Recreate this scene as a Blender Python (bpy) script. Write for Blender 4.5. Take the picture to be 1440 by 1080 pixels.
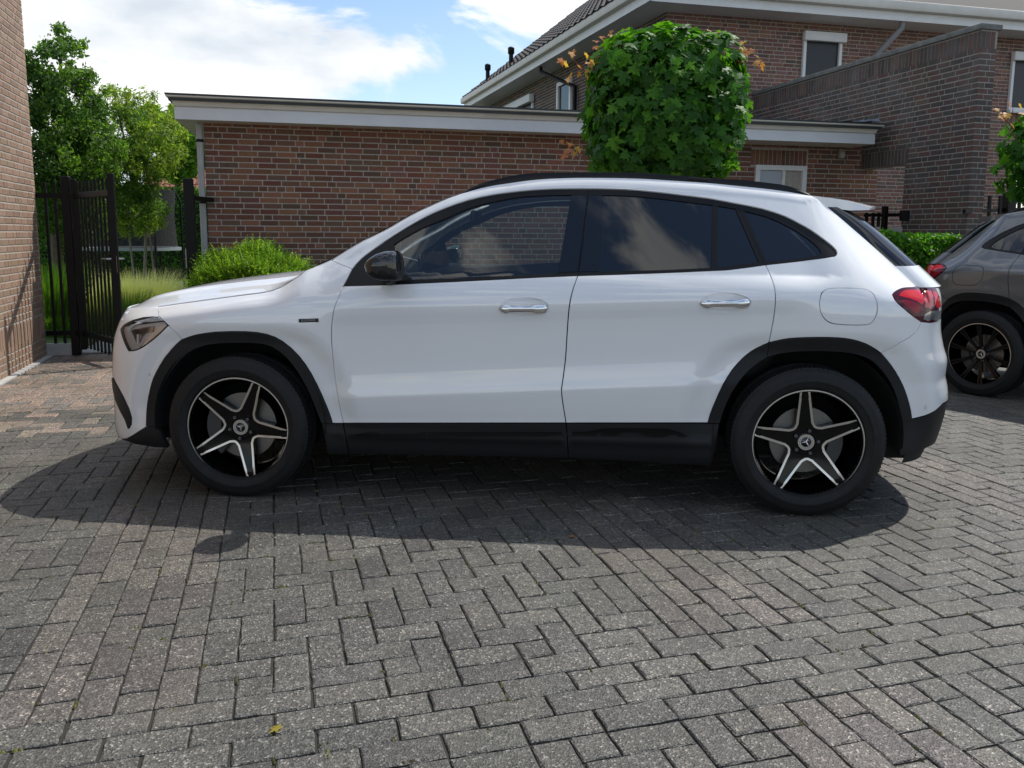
import bpy, math, random
import numpy as np
from mathutils import Matrix, Vector
from mathutils.geometry import delaunay_2d_cdt
rad=math.radians
SC=bpy.context.scene
for o in list(bpy.data.objects): bpy.data.objects.remove(o)
COL=SC.collection
# ------------------------------------------------------------------ camera
CAM_H=1.30233; PITCH=0.1423; ROLL=0.00618; FPX=1175.712; CCY=496.966
cd=bpy.data.cameras.new('camera'); cam=bpy.data.objects.new('camera',cd); COL.objects.link(cam)
cd.sensor_fit='HORIZONTAL'; cd.sensor_width=36; cd.lens=36*FPX/1440; cd.shift_y=-(540-CCY)/1440
cd.clip_start=.05; cd.clip_end=2000
cam.matrix_world=Matrix.Translation((0,0,CAM_H))@Matrix.Rotation(math.pi/2-PITCH,4,'X')@Matrix.Rotation(ROLL,4,'Z')
cd.dof.use_dof=False
SC.camera=cam
SC.render.resolution_x=1024; SC.render.resolution_y=768
# ------------------------------------------------------------------ sky and sun
SUN=Vector((.558,.424,1.0)).normalized()
ELEV=math.asin(SUN.z); AZ=math.atan2(SUN.x,SUN.y)
CLOUD_AT=(5.5,1.1,.3)
w=bpy.data.worlds.new('World'); SC.world=w; w.use_nodes=True
nt=w.node_tree; nt.nodes.clear()
N=lambda t,**k:(lambda n:([setattr(n,a,b) for a,b in k.items()],n)[1])(nt.nodes.new(t))
L=lambda a,b:nt.links.new(a,b)
out=N('ShaderNodeOutputWorld'); bg=N('ShaderNodeBackground'); bg.inputs['Strength'].default_value=.13
sky=N('ShaderNodeTexSky',sky_type='NISHITA',sun_disc=False,sun_elevation=ELEV,sun_rotation=AZ,altitude=10,air_density=1.0,dust_density=.3,ozone_density=1.0)
tc=N('ShaderNodeTexCoord')
fl=N('ShaderNodeMapping'); fl.inputs['Location'].default_value=CLOUD_AT; fl.inputs['Scale'].default_value=(1.0,1.0,2.3); L(tc.outputs['Generated'],fl.inputs['Vector'])
nz=N('ShaderNodeTexNoise'); nz.inputs['Scale'].default_value=3.7; nz.inputs['Detail'].default_value=10; nz.inputs['Roughness'].default_value=.56; nz.inputs['Distortion'].default_value=.35
L(fl.outputs[0],nz.inputs['Vector'])
rp=N('ShaderNodeValToRGB'); rp.color_ramp.elements[0].position=.497; rp.color_ramp.elements[1].position=.578
rp.color_ramp.interpolation='EASE'
# a layer of clouds closes up towards the horizon, all the way round
sp=N('ShaderNodeSeparateXYZ'); L(tc.outputs['Generated'],sp.inputs[0])
hz=N('ShaderNodeMapRange'); hz.inputs['From Min'].default_value=.34; hz.inputs['From Max'].default_value=.05; hz.inputs['To Min'].default_value=0; hz.inputs['To Max'].default_value=.045; L(sp.outputs['Z'],hz.inputs['Value'])
ad=N('ShaderNodeMath',operation='ADD'); L(nz.outputs['Fac'],ad.inputs[0]); L(hz.outputs[0],ad.inputs[1]); L(ad.outputs[0],rp.inputs[0])
nz2=N('ShaderNodeTexNoise'); nz2.inputs['Scale'].default_value=5.5; nz2.inputs['Detail'].default_value=7; L(fl.outputs[0],nz2.inputs['Vector'])
rc=N('ShaderNodeValToRGB'); rc.color_ramp.elements[0].position=.36; rc.color_ramp.elements[1].position=.60
rc.color_ramp.elements[0].color=(4.2,4.6,5.1,1); rc.color_ramp.elements[1].color=(6.8,6.85,6.8,1)
L(nz2.outputs['Fac'],rc.inputs[0])
mx=N('ShaderNodeMixRGB'); L(rp.outputs['Color'],mx.inputs[0]); L(sky.outputs[0],mx.inputs[1]); L(rc.outputs['Color'],mx.inputs[2])
L(mx.outputs[0],bg.inputs['Color']); L(bg.outputs[0],out.inputs[0])
sd=bpy.data.lights.new('sun','SUN'); sd.energy=3.5; sd.angle=rad(.6); sd.color=(1,.955,.88)
so=bpy.data.objects.new('sun',sd); COL.objects.link(so); so.rotation_euler=SUN.to_track_quat('Z','Y').to_euler(); so.location=(6,6,12)
SC.view_settings.view_transform='Standard'; SC.view_settings.look='None'; SC.view_settings.gamma=1; SC.view_settings.exposure=0.42
SC.view_settings.use_curve_mapping=False
# ------------------------------------------------------------------ helpers
def world(o):
    if o.parent is None: return o.matrix_basis.copy()
    return world(o.parent)@o.matrix_parent_inverse@o.matrix_basis
def tag(o,label=None,cat=None,group=None,kind=None):
    if label: o['label']=label
    if cat: o['category']=cat
    if group: o['group']=group
    if kind: o['kind']=kind
    return o
def thing(name,loc,label,cat,group=None,rz=0):
    o=bpy.data.objects.new(name,None); COL.objects.link(o); o.empty_display_size=.2
    o.location=loc; o.rotation_euler=(0,0,rz); tag(o,label,cat,group); return o
def link(name,me,parent=None,M=None,local=False):
    o=bpy.data.objects.new(name,me); COL.objects.link(o)
    if M is not None: o.matrix_basis=M
    if parent is not None:
        o.parent=parent
        if not local: o.matrix_parent_inverse=world(parent).inverted()
    return o
def mesh(name,V,F,m=None,smooth=False,tint=None):
    me=bpy.data.meshes.new(name)
    me.from_pydata([tuple(v) for v in V],[],F)
    if m is not None:
        for x in (m if isinstance(m,(list,tuple)) else [m]): me.materials.append(x)
    if smooth: me.polygons.foreach_set('use_smooth',[True]*len(me.polygons))
    if tint is not None:
        a=me.attributes.new('tint','FLOAT_COLOR','POINT')
        t=np.ones((len(me.vertices),4),np.float32); t[:,:3]=np.asarray(tint,np.float32)
        a.data.foreach_set('color',t.ravel())
    me.update(); return me
class MB:
    def __init__(s): s.V=[];s.F=[];s.T=[];s.MI=[]
    def add(s,V,F,t=None,mi=0):
        b=len(s.V); s.V+= [tuple(v) for v in V]; s.F+=[tuple(i+b for i in f) for f in F]
        s.MI+=[mi]*len(F)
        if t is not None: s.T+=[t]*len(V)
        return s
    def box(s,c,d,M=None,t=None,mi=0):
        x,y,z=d[0]/2,d[1]/2,d[2]/2
        V=[Vector((c[0]+a*x,c[1]+b*y,c[2]+e*z)) for e in (-1,1) for b in (-1,1) for a in (-1,1)]
        if M is not None: V=[M@v for v in V]
        return s.add(V,[(0,2,3,1),(4,5,7,6),(0,1,5,4),(2,6,7,3),(0,4,6,2),(1,3,7,5)],t,mi)
    def tube(s,P,r,n=8,cap=True,t=None,mi=0):
        P=[Vector(p) for p in P]; R=r if isinstance(r,(list,tuple)) else [r]*len(P)
        V=[];F=[];up=Vector((0,0,1)); pu=None
        for i,p in enumerate(P):
            d=(P[min(i+1,len(P)-1)]-P[max(i-1,0)]).normalized()
            if pu is None:
                a=up if abs(d.z)<.9 else Vector((1,0,0)); u=d.cross(a).normalized()
            else: u=(pu-d*pu.dot(d)).normalized()
            v=d.cross(u); pu=u
            for k in range(n):
                an=2*math.pi*k/n; V.append(p+R[i]*(math.cos(an)*u+math.sin(an)*v))
        for i in range(len(P)-1):
            for k in range(n): F.append((i*n+k,i*n+(k+1)%n,(i+1)*n+(k+1)%n,(i+1)*n+k))
        if cap: F.append(tuple(range(n-1,-1,-1))); F.append(tuple((len(P)-1)*n+k for k in range(n)))
        return s.add(V,F,t,mi)
    def lathe(s,prof,n=48,axis='y',t=None,mi=0,closed=False):
        V=[];F=[];m=len(prof)
        for k in range(n):
            a=2*math.pi*k/n
            for (r,h) in prof: V.append((r*math.cos(a),h,r*math.sin(a)))
        for k in range(n):
            for j in range(m if closed else m-1):
                j2=(j+1)%m; F.append((k*m+j,k*m+j2,((k+1)%n)*m+j2,((k+1)%n)*m+j))
        return s.add(V,F,t,mi)
    def mesh(s,name,m=None,smooth=False):
        me=mesh(name,s.V,s.F,m,smooth,s.T if s.T and len(s.T)==len(s.V) else None)
        if any(s.MI): me.polygons.foreach_set('material_index',s.MI)
        return me
def smooth_angle(me,deg=35):
    import bmesh
    bm=bmesh.new(); bm.from_mesh(me)
    bmesh.ops.recalc_face_normals(bm,faces=bm.faces)
    for f in bm.faces: f.smooth=True
    for e in bm.edges:
        if len(e.link_faces)==2 and e.calc_face_angle(0)>rad(deg): e.smooth=False
    bm.to_mesh(me); bm.free(); return me
def bevel_mesh(me,w,seg=2,deg=35):
    import bmesh
    bm=bmesh.new(); bm.from_mesh(me); bmesh.ops.recalc_face_normals(bm,faces=bm.faces)
    ed=[e for e in bm.edges if len(e.link_faces)==2 and e.calc_face_angle(0)>rad(25)]
    bmesh.ops.bevel(bm,geom=ed,offset=w,segments=seg,affect='EDGES',profile=.5,clamp_overlap=True)
    bm.to_mesh(me); bm.free(); return smooth_angle(me,deg)
# ------------------------------------------------------------------ materials
MATS={}
def mat(name,col=(.5,.5,.5),rough=.5,metal=0,coat=0,coat_r=.03,spec=.5,tint=False,noise=0,nscale=6,bump=0,bscale=60,noise2=None,rvar=0):
    m=bpy.data.materials.new(name); m.use_nodes=True; t=m.node_tree; b=t.nodes['Principled BSDF']
    b.inputs['Base Color'].default_value=(*col,1); b.inputs['Roughness'].default_value=rough; b.inputs['Metallic'].default_value=metal
    b.inputs['Coat Weight'].default_value=coat; b.inputs['Coat Roughness'].default_value=coat_r; b.inputs['Specular IOR Level'].default_value=spec
    n=t.nodes.new; l=t.links.new; src=None
    co=n('ShaderNodeTexCoord')
    if tint:
        a=n('ShaderNodeAttribute'); a.attribute_name='tint'; src=a.outputs['Color']
    if noise:
        nn=n('ShaderNodeTexNoise'); nn.inputs['Scale'].default_value=nscale; nn.inputs['Detail'].default_value=7; nn.inputs['Roughness'].default_value=.62
        l(co.outputs['Object'],nn.inputs['Vector'])
        mr=n('ShaderNodeMapRange'); mr.inputs['From Min'].default_value=.3; mr.inputs['From Max'].default_value=.7; mr.inputs['To Min'].default_value=1-noise; mr.inputs['To Max'].default_value=1+noise
        l(nn.outputs['Fac'],mr.inputs['Value'])
        mu=n('ShaderNodeVectorMath'); mu.operation='SCALE'; l(mr.outputs[0],mu.inputs['Scale'])
        if src: l(src,mu.inputs[0])
        else: mu.inputs[0].default_value=col
        src=mu.outputs[0]
        if rvar:
            m2=n('ShaderNodeMapRange'); m2.inputs['To Min'].default_value=rough-rvar; m2.inputs['To Max'].default_value=rough+rvar
            l(nn.outputs['Fac'],m2.inputs['Value']); l(m2.outputs[0],b.inputs['Roughness'])
    if src: l(src,b.inputs['Base Color'])
    if bump:
        nb=n('ShaderNodeTexNoise'); nb.inputs['Scale'].default_value=bscale; nb.inputs['Detail'].default_value=4; l(co.outputs['Object'],nb.inputs['Vector'])
        bp=n('ShaderNodeBump'); bp.inputs['Strength'].default_value=bump; bp.inputs['Distance'].default_value=.01; l(nb.outputs['Fac'],bp.inputs['Height']); l(bp.outputs[0],b.inputs['Normal'])
    MATS[name]=m; return m
def leafmat(name,trans=.45,rough=.4,sat=1.0):
    m=bpy.data.materials.new(name); m.use_nodes=True; t=m.node_tree; b=t.nodes['Principled BSDF']; n=t.nodes.new; l=t.links.new
    a=n('ShaderNodeAttribute'); a.attribute_name='tint'; l(a.outputs['Color'],b.inputs['Base Color']); b.inputs['Roughness'].default_value=rough; b.inputs['Specular IOR Level'].default_value=.22
    tr=n('ShaderNodeBsdfTranslucent'); mu=n('ShaderNodeMixRGB'); mu.blend_type='MULTIPLY'; mu.inputs[0].default_value=1; mu.inputs[2].default_value=(2.2,2.4,.9,1)
    l(a.outputs['Color'],mu.inputs[1]); l(mu.outputs[0],tr.inputs[0])
    mx=n('ShaderNodeMixShader'); mx.inputs[0].default_value=trans; o=t.nodes['Material Output']
    l(b.outputs[0],mx.inputs[1]); l(tr.outputs[0],mx.inputs[2]); l(mx.outputs[0],o.inputs[0]); return m
def glassmat(name,tint,ior=1.5,rough=0.0,boost=1.0):
    m=bpy.data.materials.new(name); m.use_nodes=True; t=m.node_tree; t.nodes.remove(t.nodes['Principled BSDF']); n=t.nodes.new; l=t.links.new
    tr=n('ShaderNodeBsdfTransparent'); tr.inputs[0].default_value=(*tint,1)
    gl=n('ShaderNodeBsdfGlossy'); gl.inputs['Roughness'].default_value=rough
    fr=n('ShaderNodeFresnel'); fr.inputs['IOR'].default_value=ior
    mb=n('ShaderNodeMath'); mb.operation='MULTIPLY'; mb.inputs[1].default_value=boost; mb.use_clamp=True; l(fr.outputs[0],mb.inputs[0])
    mx=n('ShaderNodeMixShader'); l(mb.outputs[0],mx.inputs[0]); l(tr.outputs[0],mx.inputs[1]); l(gl.outputs[0],mx.inputs[2]); l(mx.outputs[0],t.nodes['Material Output'].inputs[0]); return m
def speckmat(name):
    m=bpy.data.materials.new(name); m.use_nodes=True; t=m.node_tree; b=t.nodes['Principled BSDF']; n=t.nodes.new; l=t.links.new
    a=n('ShaderNodeAttribute'); a.attribute_name='tint'
    g=n('ShaderNodeNewGeometry')
    v=n('ShaderNodeTexVoronoi'); v.inputs['Scale'].default_value=190; l(g.outputs['Position'],v.inputs['Vector'])
    s=n('ShaderNodeSeparateColor'); l(v.outputs['Color'],s.inputs[0])
    # stones: random cell value -> pale or dark grains
    r=n('ShaderNodeValToRGB'); e=r.color_ramp.elements; e[0].position=0; e[0].color=(.34,.33,.32,1); e[1].position=1; e[1].color=(3.4,3.3,3.1,1)
    for p,c in ((.25,(.6,.6,.59,1)),(.55,(.88,.88,.88,1)),(.82,(1.15,1.14,1.1,1)),(.92,(1.5,1.47,1.4,1)),(.96,(2.3,2.25,2.1,1))):
        k=e.new(p); k.color=c
    l(s.outputs[0],r.inputs[0])
    n1=n('ShaderNodeTexNoise'); n1.inputs['Scale'].default_value=2.3; n1.inputs['Detail'].default_value=6; l(g.outputs['Position'],n1.inputs['Vector'])
    m1=n('ShaderNodeMapRange'); m1.inputs['From Min'].default_value=.3; m1.inputs['From Max'].default_value=.7; m1.inputs['To Min'].default_value=.78; m1.inputs['To Max'].default_value=1.2; l(n1.outputs['Fac'],m1.inputs[0])
    n3=n('ShaderNodeTexNoise'); n3.inputs['Scale'].default_value=38; n3.inputs['Detail'].default_value=5; l(g.outputs['Position'],n3.inputs['Vector'])
    m3=n('ShaderNodeMapRange'); m3.inputs['From Min'].default_value=.3; m3.inputs['From Max'].default_value=.7; m3.inputs['To Min'].default_value=.72; m3.inputs['To Max'].default_value=1.28; l(n3.outputs['Fac'],m3.inputs[0])
    x=n('ShaderNodeMixRGB'); x.blend_type='MULTIPLY'; x.inputs[0].default_value=1; l(a.outputs['Color'],x.inputs[1]); l(r.outputs[0],x.inputs[2])
    y=n('ShaderNodeVectorMath'); y.operation='SCALE'; l(x.outputs[0],y.inputs[0]); l(m1.outputs[0],y.inputs['Scale'])
    y2=n('ShaderNodeVectorMath'); y2.operation='SCALE'; l(y.outputs[0],y2.inputs[0]); l(m3.outputs[0],y2.inputs['Scale'])
    n4=n('ShaderNodeTexNoise'); n4.inputs['Scale'].default_value=.9; n4.inputs['Detail'].default_value=7; n4.inputs['Roughness'].default_value=.6; l(g.outputs['Position'],n4.inputs['Vector'])
    m4=n('ShaderNodeMapRange'); m4.inputs['From Min'].default_value=.47; m4.inputs['From Max'].default_value=.68; m4.inputs['To Max'].default_value=.42; l(n4.outputs['Fac'],m4.inputs[0])
    st=n('ShaderNodeMixRGB'); st.inputs[2].default_value=(.052,.052,.040,1); l(m4.outputs[0],st.inputs[0]); l(y2.outputs[0],st.inputs[1])
    n5=n('ShaderNodeTexNoise'); n5.inputs['Scale'].default_value=1.7; n5.inputs['Detail'].default_value=5; l(g.outputs['Position'],n5.inputs['Vector'])
    m5=n('ShaderNodeMapRange'); m5.inputs['From Min'].default_value=.52; m5.inputs['From Max'].default_value=.72; m5.inputs['To Max'].default_value=.30; l(n5.outputs['Fac'],m5.inputs[0])
    s5=n('ShaderNodeMixRGB'); s5.inputs[2].default_value=(.150,.128,.100,1); l(m5.outputs[0],s5.inputs[0]); l(st.outputs[0],s5.inputs[1])
    l(s5.outputs[0],b.inputs['Base Color']); b.inputs['Roughness'].default_value=.62; b.inputs['Specular IOR Level'].default_value=.5
    bp=n('ShaderNodeBump'); bp.inputs['Strength'].default_value=.55; bp.inputs['Distance'].default_value=.004
    ad=n('ShaderNodeMath'); ad.operation='ADD'; l(v.outputs['Distance'],ad.inputs[0]); l(n3.outputs['Fac'],ad.inputs[1]); l(ad.outputs[0],bp.inputs['Height']); l(bp.outputs[0],b.inputs['Normal'])
    return m
M_BRICK=mat('brick',tint=True,rough=.85,noise=.28,nscale=45,bump=.35,bscale=120,spec=.25)
def weather(m,col,lo,hi,amt,scale):
    t=m.node_tree; n=t.nodes.new; l=t.links.new; b=t.nodes['Principled BSDF']; src=b.inputs['Base Color'].links[0].from_socket
    g=n('ShaderNodeNewGeometry'); nn=n('ShaderNodeTexNoise'); nn.inputs['Scale'].default_value=scale; nn.inputs['Detail'].default_value=8; nn.inputs['Roughness'].default_value=.65; l(g.outputs['Position'],nn.inputs['Vector'])
    r=n('ShaderNodeMapRange'); r.inputs['From Min'].default_value=lo; r.inputs['From Max'].default_value=hi; r.inputs['To Max'].default_value=amt; l(nn.outputs['Fac'],r.inputs['Value'])
    x=n('ShaderNodeMixRGB'); x.inputs[2].default_value=(*col,1); l(r.outputs[0],x.inputs[0]); l(src,x.inputs[1]); l(x.outputs[0],b.inputs['Base Color'])
M_BRICKW=mat('weathered_brick',tint=True,rough=.9,noise=.28,nscale=45,bump=.35,bscale=120,spec=.2)
weather(M_BRICKW,(.19,.18,.17),.50,.72,.6,1.3); weather(M_BRICK,(.15,.11,.09),.56,.78,.35,.9)
M_MORTAR=mat('mortar',(.40,.37,.325),.95,noise=.15,nscale=20,bump=.3,bscale=150,spec=.1)
M_MORTAR_D=mat('mortar_dark',(.33,.31,.285),.95,noise=.2,nscale=20,bump=.3,bscale=150,spec=.1)
M_WHITE=mat('white_paint',(.70,.71,.70),.45,noise=.05,nscale=5)
M_FASCIA=mat('fascia_paint',(.62,.64,.66),.4,noise=.05,nscale=3)
M_COVE=mat('cove_paint',(.60,.58,.52),.5,noise=.08,nscale=4)
M_DARK=mat('roof_edge',(.03,.035,.035),.6)
M_IRON=mat('black_iron',(.004,.004,.0045),.45,noise=.2,nscale=8,spec=.22)
M_PAVER=speckmat('paver')
M_SAND=mat('joint_sand',(.050,.045,.034),.95,noise=.35,nscale=30,bump=.4,bscale=200,spec=.1)
M_LEAF=leafmat('leaf',.42,.5); M_MAPLE=leafmat('maple_leaf',.36,.52); M_GRASSB=leafmat('grass_blade',.4,.6)
M_BARK=mat('bark',(.12,.10,.075),.9,noise=.3,nscale=20,bump=.5,bscale=40)
M_LAWN=mat('lawn',(.055,.10,.02),.9,noise=.35,nscale=7,bump=.6,bscale=70)
M_WINDOWDARK=mat('dark_screen',(.010,.013,.018),.35)
M_PANE=mat('window_pane',(.012,.014,.016),.06,spec=.5)
M_CONC=mat('concrete',(.42,.42,.40),.85,noise=.15,nscale=9,bump=.2)
M_TILE=mat('roof_tile',tint=True,rough=.6,noise=.2,nscale=9)
M_COPING=mat('coping',(.17,.17,.16),.9,noise=.35,nscale=12,bump=.5,bscale=50)
def rmix(rng,pal,var=.18):
    c=pal[rng.randrange(len(pal))]; f=1+rng.uniform(-var,var); return tuple(x*f*(1+rng.uniform(-.02,.02)) for x in c)
# projection to the photograph (used only to decide which pieces show largest)
def px(p):
    v=cam.matrix_world.inverted()@Vector(p)
    if v.z>-.05: return None
    return (720+FPX*v.x/-v.z, CCY-FPX*v.y/-v.z, -v.z)
def shows(p,mg=25):
    q=px(p)
    return q is not None and -mg<q[0]<1440+mg and -mg<q[1]<1080+mg
def far(p): return (Vector(p)-cam.matrix_world.translation).length
# ------------------------------------------------------------------ directions of the place
TH=.27512; ED=Vector((math.cos(TH),math.sin(TH),0)); ND=Vector((-math.sin(TH),math.cos(TH),0))
UP=.10614; PO=Vector((-1.16874,3.193,0))
rng=random.Random(7)
# ------------------------------------------------------------------ pavement: every paver a slab of its own
def paver_geo(l,w,dx,dy,dz,tilt,seg=(3,2),rr=None):
    """block with a chamfered, slightly chipped rim, centred, l along local x"""
    rr=rr or rng; a,b=l/2,w/2; c=.0036; h=.022; P=[]
    nx,ny=seg if l>w*1.3 else (seg[1],seg[1])
    for k in range(nx): P.append((-a+2*a*k/nx,-b))
    for k in range(ny): P.append((a,-b+2*b*k/ny))
    for k in range(nx): P.append((a-2*a*k/nx,b))
    for k in range(ny): P.append((-a,b-2*b*k/ny))
    P=[(x+rr.gauss(0,.0009),y+rr.gauss(0,.0009)) for x,y in P]; n=len(P)
    def ins(x,y,d): return (x-math.copysign(min(d,abs(x)),x) if abs(x)>a-.01 else x, y-math.copysign(min(d,abs(y)),y) if abs(y)>b-.01 else y)
    top=[(*ins(x,y,c*rr.uniform(.6,1.9)),rr.uniform(-.0008,.0004)) for x,y in P]
    mid=[(x,y,-c*rr.uniform(.7,1.5)) for x,y in P]; bot=[(x,y,-h) for x,y in P]
    V=[(x,y,z+x*tilt[0]+y*tilt[1]+dz) for x,y,z in top+mid+bot]
    F=[tuple(range(n))]+[(n+i,n+(i+1)%n,(i+1)%n,i) for i in range(n)]+[(2*n+i,2*n+(i+1)%n,n+(i+1)%n,n+i) for i in range(n)]
    return V,F
HERR=[(0.0918, 0.0881, 0.0799), (0.0851, 0.0821, 0.0755), (0.0984, 0.0947, 0.0851), (0.0799, 0.077, 0.071), (0.0947, 0.0903, 0.0814)]
BAND=[(0.1155, 0.1034, 0.0927), (0.1079, 0.0973, 0.0882), (0.1231, 0.1094, 0.0973), (0.1003, 0.0912, 0.0836)]
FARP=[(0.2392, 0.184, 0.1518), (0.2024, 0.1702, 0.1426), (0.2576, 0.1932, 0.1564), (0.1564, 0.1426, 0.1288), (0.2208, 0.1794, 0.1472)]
cells={}
def put(i,j,di,dj,pal): cells[(i,j)]=(di,dj,pal)
I0,I1,J0,J1=-62,84,-22,66
def zone(i,j):
    if -14<=j<-10: return 'T'
    m=(i+5)%19
    if m<5: return 'L'
    return 'H'
def vis(i,j,di=1,dj=1):
    g=PO+UP*((i+di/2)*ED+(j+dj/2)*ND)
    if (g-Vector((-4.905,8.72,0))).dot(ED)<.075 and g.y<8.9: return False
    q=px(g)
    if q is None: return False
    return -260<q[0]<1700 and q[1]<1250 and g.y<11.2
used=set(); P=[]
def lay(i,j,di,dj,pal):
    c=[(i+a,j+b) for a in range(di) for b in range(dj)]
    if any(k in used for k in c): return False
    used.update(c)
    if vis(i,j,di,dj): P.append((i,j,di,dj,pal))
    return True
for j in range(-14,-10):                 # cross band
    off=(j%2)
    for i in range(I0+off,I1,2): lay(i,j,2,1,HERR)
def pal_at(i,j,base):
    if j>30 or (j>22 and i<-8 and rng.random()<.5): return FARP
    return base
for i in range(I0,I1):
    for j in range(J0,J1):
        z=zone(i,j)
        if z=='L' and (j+((i+1)%2))%2==0 and zone(i,j+1)=='L':
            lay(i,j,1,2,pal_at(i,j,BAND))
# herringbone: period 4 along the diagonal
for i in range(I0,I1):
    for j in range(J0,J1):
        if zone(i,j)!='H' or (i,j) in used: continue
        k=(j-i)%4          # anchored on the real lattice
        if k==0:
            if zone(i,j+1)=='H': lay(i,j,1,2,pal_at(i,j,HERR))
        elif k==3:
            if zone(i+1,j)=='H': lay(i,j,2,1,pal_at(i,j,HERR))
for i in range(I0,I1):                   # cut pieces along the band edges
    for j in range(J0,J1):
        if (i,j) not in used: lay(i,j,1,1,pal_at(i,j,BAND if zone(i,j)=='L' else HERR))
base=MB(); S_=60
base.add([(-S_,-S_,-.009),(S_,-S_,-.009),(S_,S_,-.009),(-S_,S_,-.009)],[(0,1,2,3)])
def pavebase():
    m=bpy.data.materials.new('pavement_base'); m.use_nodes=True; t=m.node_tree; b=t.nodes['Principled BSDF']; n=t.nodes.new; l=t.links.new
    g=n('ShaderNodeNewGeometry'); mp=n('ShaderNodeMapping'); mp.inputs['Rotation'].default_value=(0,0,-TH); l(g.outputs['Position'],mp.inputs[0])
    br=n('ShaderNodeTexBrick'); br.inputs['Scale'].default_value=1; br.inputs['Brick Width'].default_value=.212; br.inputs['Row Height'].default_value=.106; br.inputs['Mortar Size'].default_value=.004
    br.inputs['Color1'].default_value=(.105,.104,.098,1); br.inputs['Color2'].default_value=(.125,.118,.11,1); br.inputs['Mortar'].default_value=(.03,.028,.022,1); l(mp.outputs[0],br.inputs[0])
    # inside the laid area the base is the sand between the pavers
    s=n('ShaderNodeSeparateXYZ'); l(g.outputs['Position'],s.inputs[0])
    a=n('ShaderNodeMath'); a.operation='GREATER_THAN'; a.inputs[1].default_value=1.15; l(s.outputs['Y'],a.inputs[0])
    x=n('ShaderNodeMixRGB'); x.inputs[2].default_value=(.026,.025,.020,1); l(a.outputs[0],x.inputs[0]); l(br.outputs[0],x.inputs[1])
    l(x.outputs[0],b.inputs['Base Color']); b.inputs['Roughness'].default_value=.9; return m
pav=link('pavement',base.mesh('pavement',pavebase())); tag(pav,kind='structure')
scored=[]
for (i,j,di,dj,pal) in P:
    g=PO+UP*((i+di/2)*ED+(j+dj/2)*ND)
    scored.append((far(g) if shows(g,-4) else 1e3+far(g),i,j,di,dj,pal,g))
scored.sort(key=lambda t:t[0])
rest=MB(); pm={}
def pv(pal,di,dj,k):
    key=(id(pal),di,dj,k)
    if key not in pm:
        r=random.Random(hash((di,dj,k))%9999+k*13); l,w_=(.2050,.1008) if di!=dj else (.1008,.1008)
        V,F=paver_geo(l+r.uniform(-.002,.001),w_+r.uniform(-.0015,.001),0,0,0,(r.uniform(-.006,.006),r.uniform(-.008,.008)),(7,4),r)
        pm[key]=mesh('paver',V,F,M_PAVER,tint=[rmix(r,pal,.11)]*len(V))
    return pm[key]
for n_,(d,i,j,di,dj,pal,g) in enumerate(scored):
    rz=TH+(0 if di>=dj else math.pi/2)+rng.gauss(0,.008)
    loc=Vector((g.x+rng.gauss(0,.0012),g.y+rng.gauss(0,.0012),rng.uniform(-.0022,.0012)))
    M=Matrix.Translation(loc)@Matrix.Rotation(rz,4,'Z')
    if n_<300:
        link('paver',pv(pal,di,dj,rng.randrange(8)),pav,M)
    else:
        l,w_=(.2050,.1008) if di!=dj else (.1008,.1008)
        V,F=paver_geo(l+rng.uniform(-.002,.001),w_+rng.uniform(-.0015,.001),0,0,0,(rng.uniform(-.006,.006),rng.uniform(-.008,.008)),(4,2) if d<6 else (2,1))
        rest.add([M@Vector(v) for v in V],F,rmix(rng,pal,.11))
tag(link('paver_field',rest.mesh('paver_field',M_PAVER),pav),kind='stuff')
# moss in the joints: flat cushions
ms=MB(); r2=random.Random(5)
for k in range(1100):
    t_=r2.choice(P); g=PO+UP*((t_[0])*ED+(t_[1]+r2.uniform(0,1.6))*ND)
    if g.y>6.5: continue
    if r2.random()<.45: g=PO+UP*((t_[0]+r2.uniform(0,2))*ED+t_[1]*ND)
    L_=r2.uniform(.006,.045); dr=ND if r2.random()<.55 else ED; W_=Vector((-dr.y,dr.x,0))
    c=rmix(r2,[(.10,.10,.02),(.06,.068,.016),(.085,.075,.03),(.05,.055,.02)],.3); n0=5
    for q in range(4):
        cc=g+dr*r2.uniform(-L_,L_)+W_*r2.uniform(-.003,.003); a=r2.uniform(.003,.0075)
        V=[cc+dr*(a*1.6*math.cos(2*math.pi*z/7))+W_*(a*math.sin(2*math.pi*z/7))+Vector((0,0,-.006)) for z in range(7)]+[cc+Vector((0,0,.004))]
        ms.add(V,[(z,(z+1)%7,7) for z in range(7)],c)
tag(link('moss',ms.mesh('moss',mat('moss',tint=True,rough=.95,noise=.3,nscale=200)),None),'yellow green moss growing in the joints between the pavers','moss',kind='stuff')
# ------------------------------------------------------------------ brick walls
RED=[(0.2146, 0.0893, 0.0605), (0.1886, 0.0812, 0.0569), (0.1713, 0.078, 0.0569), (0.2146, 0.1069, 0.0627), (0.1583, 0.0845, 0.0584), (0.1929, 0.0908, 0.0714), (0.1384, 0.0869, 0.0605), (0.2321, 0.1109, 0.0678)]
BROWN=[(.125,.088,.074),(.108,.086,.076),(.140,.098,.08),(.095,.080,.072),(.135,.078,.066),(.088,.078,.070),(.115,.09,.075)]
WARM=[(0.2984, 0.203, 0.1434), (0.2843, 0.1936, 0.1387), (0.3126, 0.2125, 0.1505), (0.2748, 0.1912, 0.1411), (0.2937, 0.1936, 0.1387)]
HRED=[(x[0]*1.05,x[1]*1.22,x[2]*1.4) for x in RED]
BV={}
def unit_brick(pal,k,ax='x'):
    key=(id(pal),k)
    if key not in BV:
        r=random.Random(k*77+1); c=.0035
        V,F=brick_geo(1,1,.05,c)
        BV[key]=mesh('brick',V,F,M_BRICKW if pal is BROWN else M_BRICK,tint=[rmix(r,pal)]*len(V))
    return BV[key]
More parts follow.
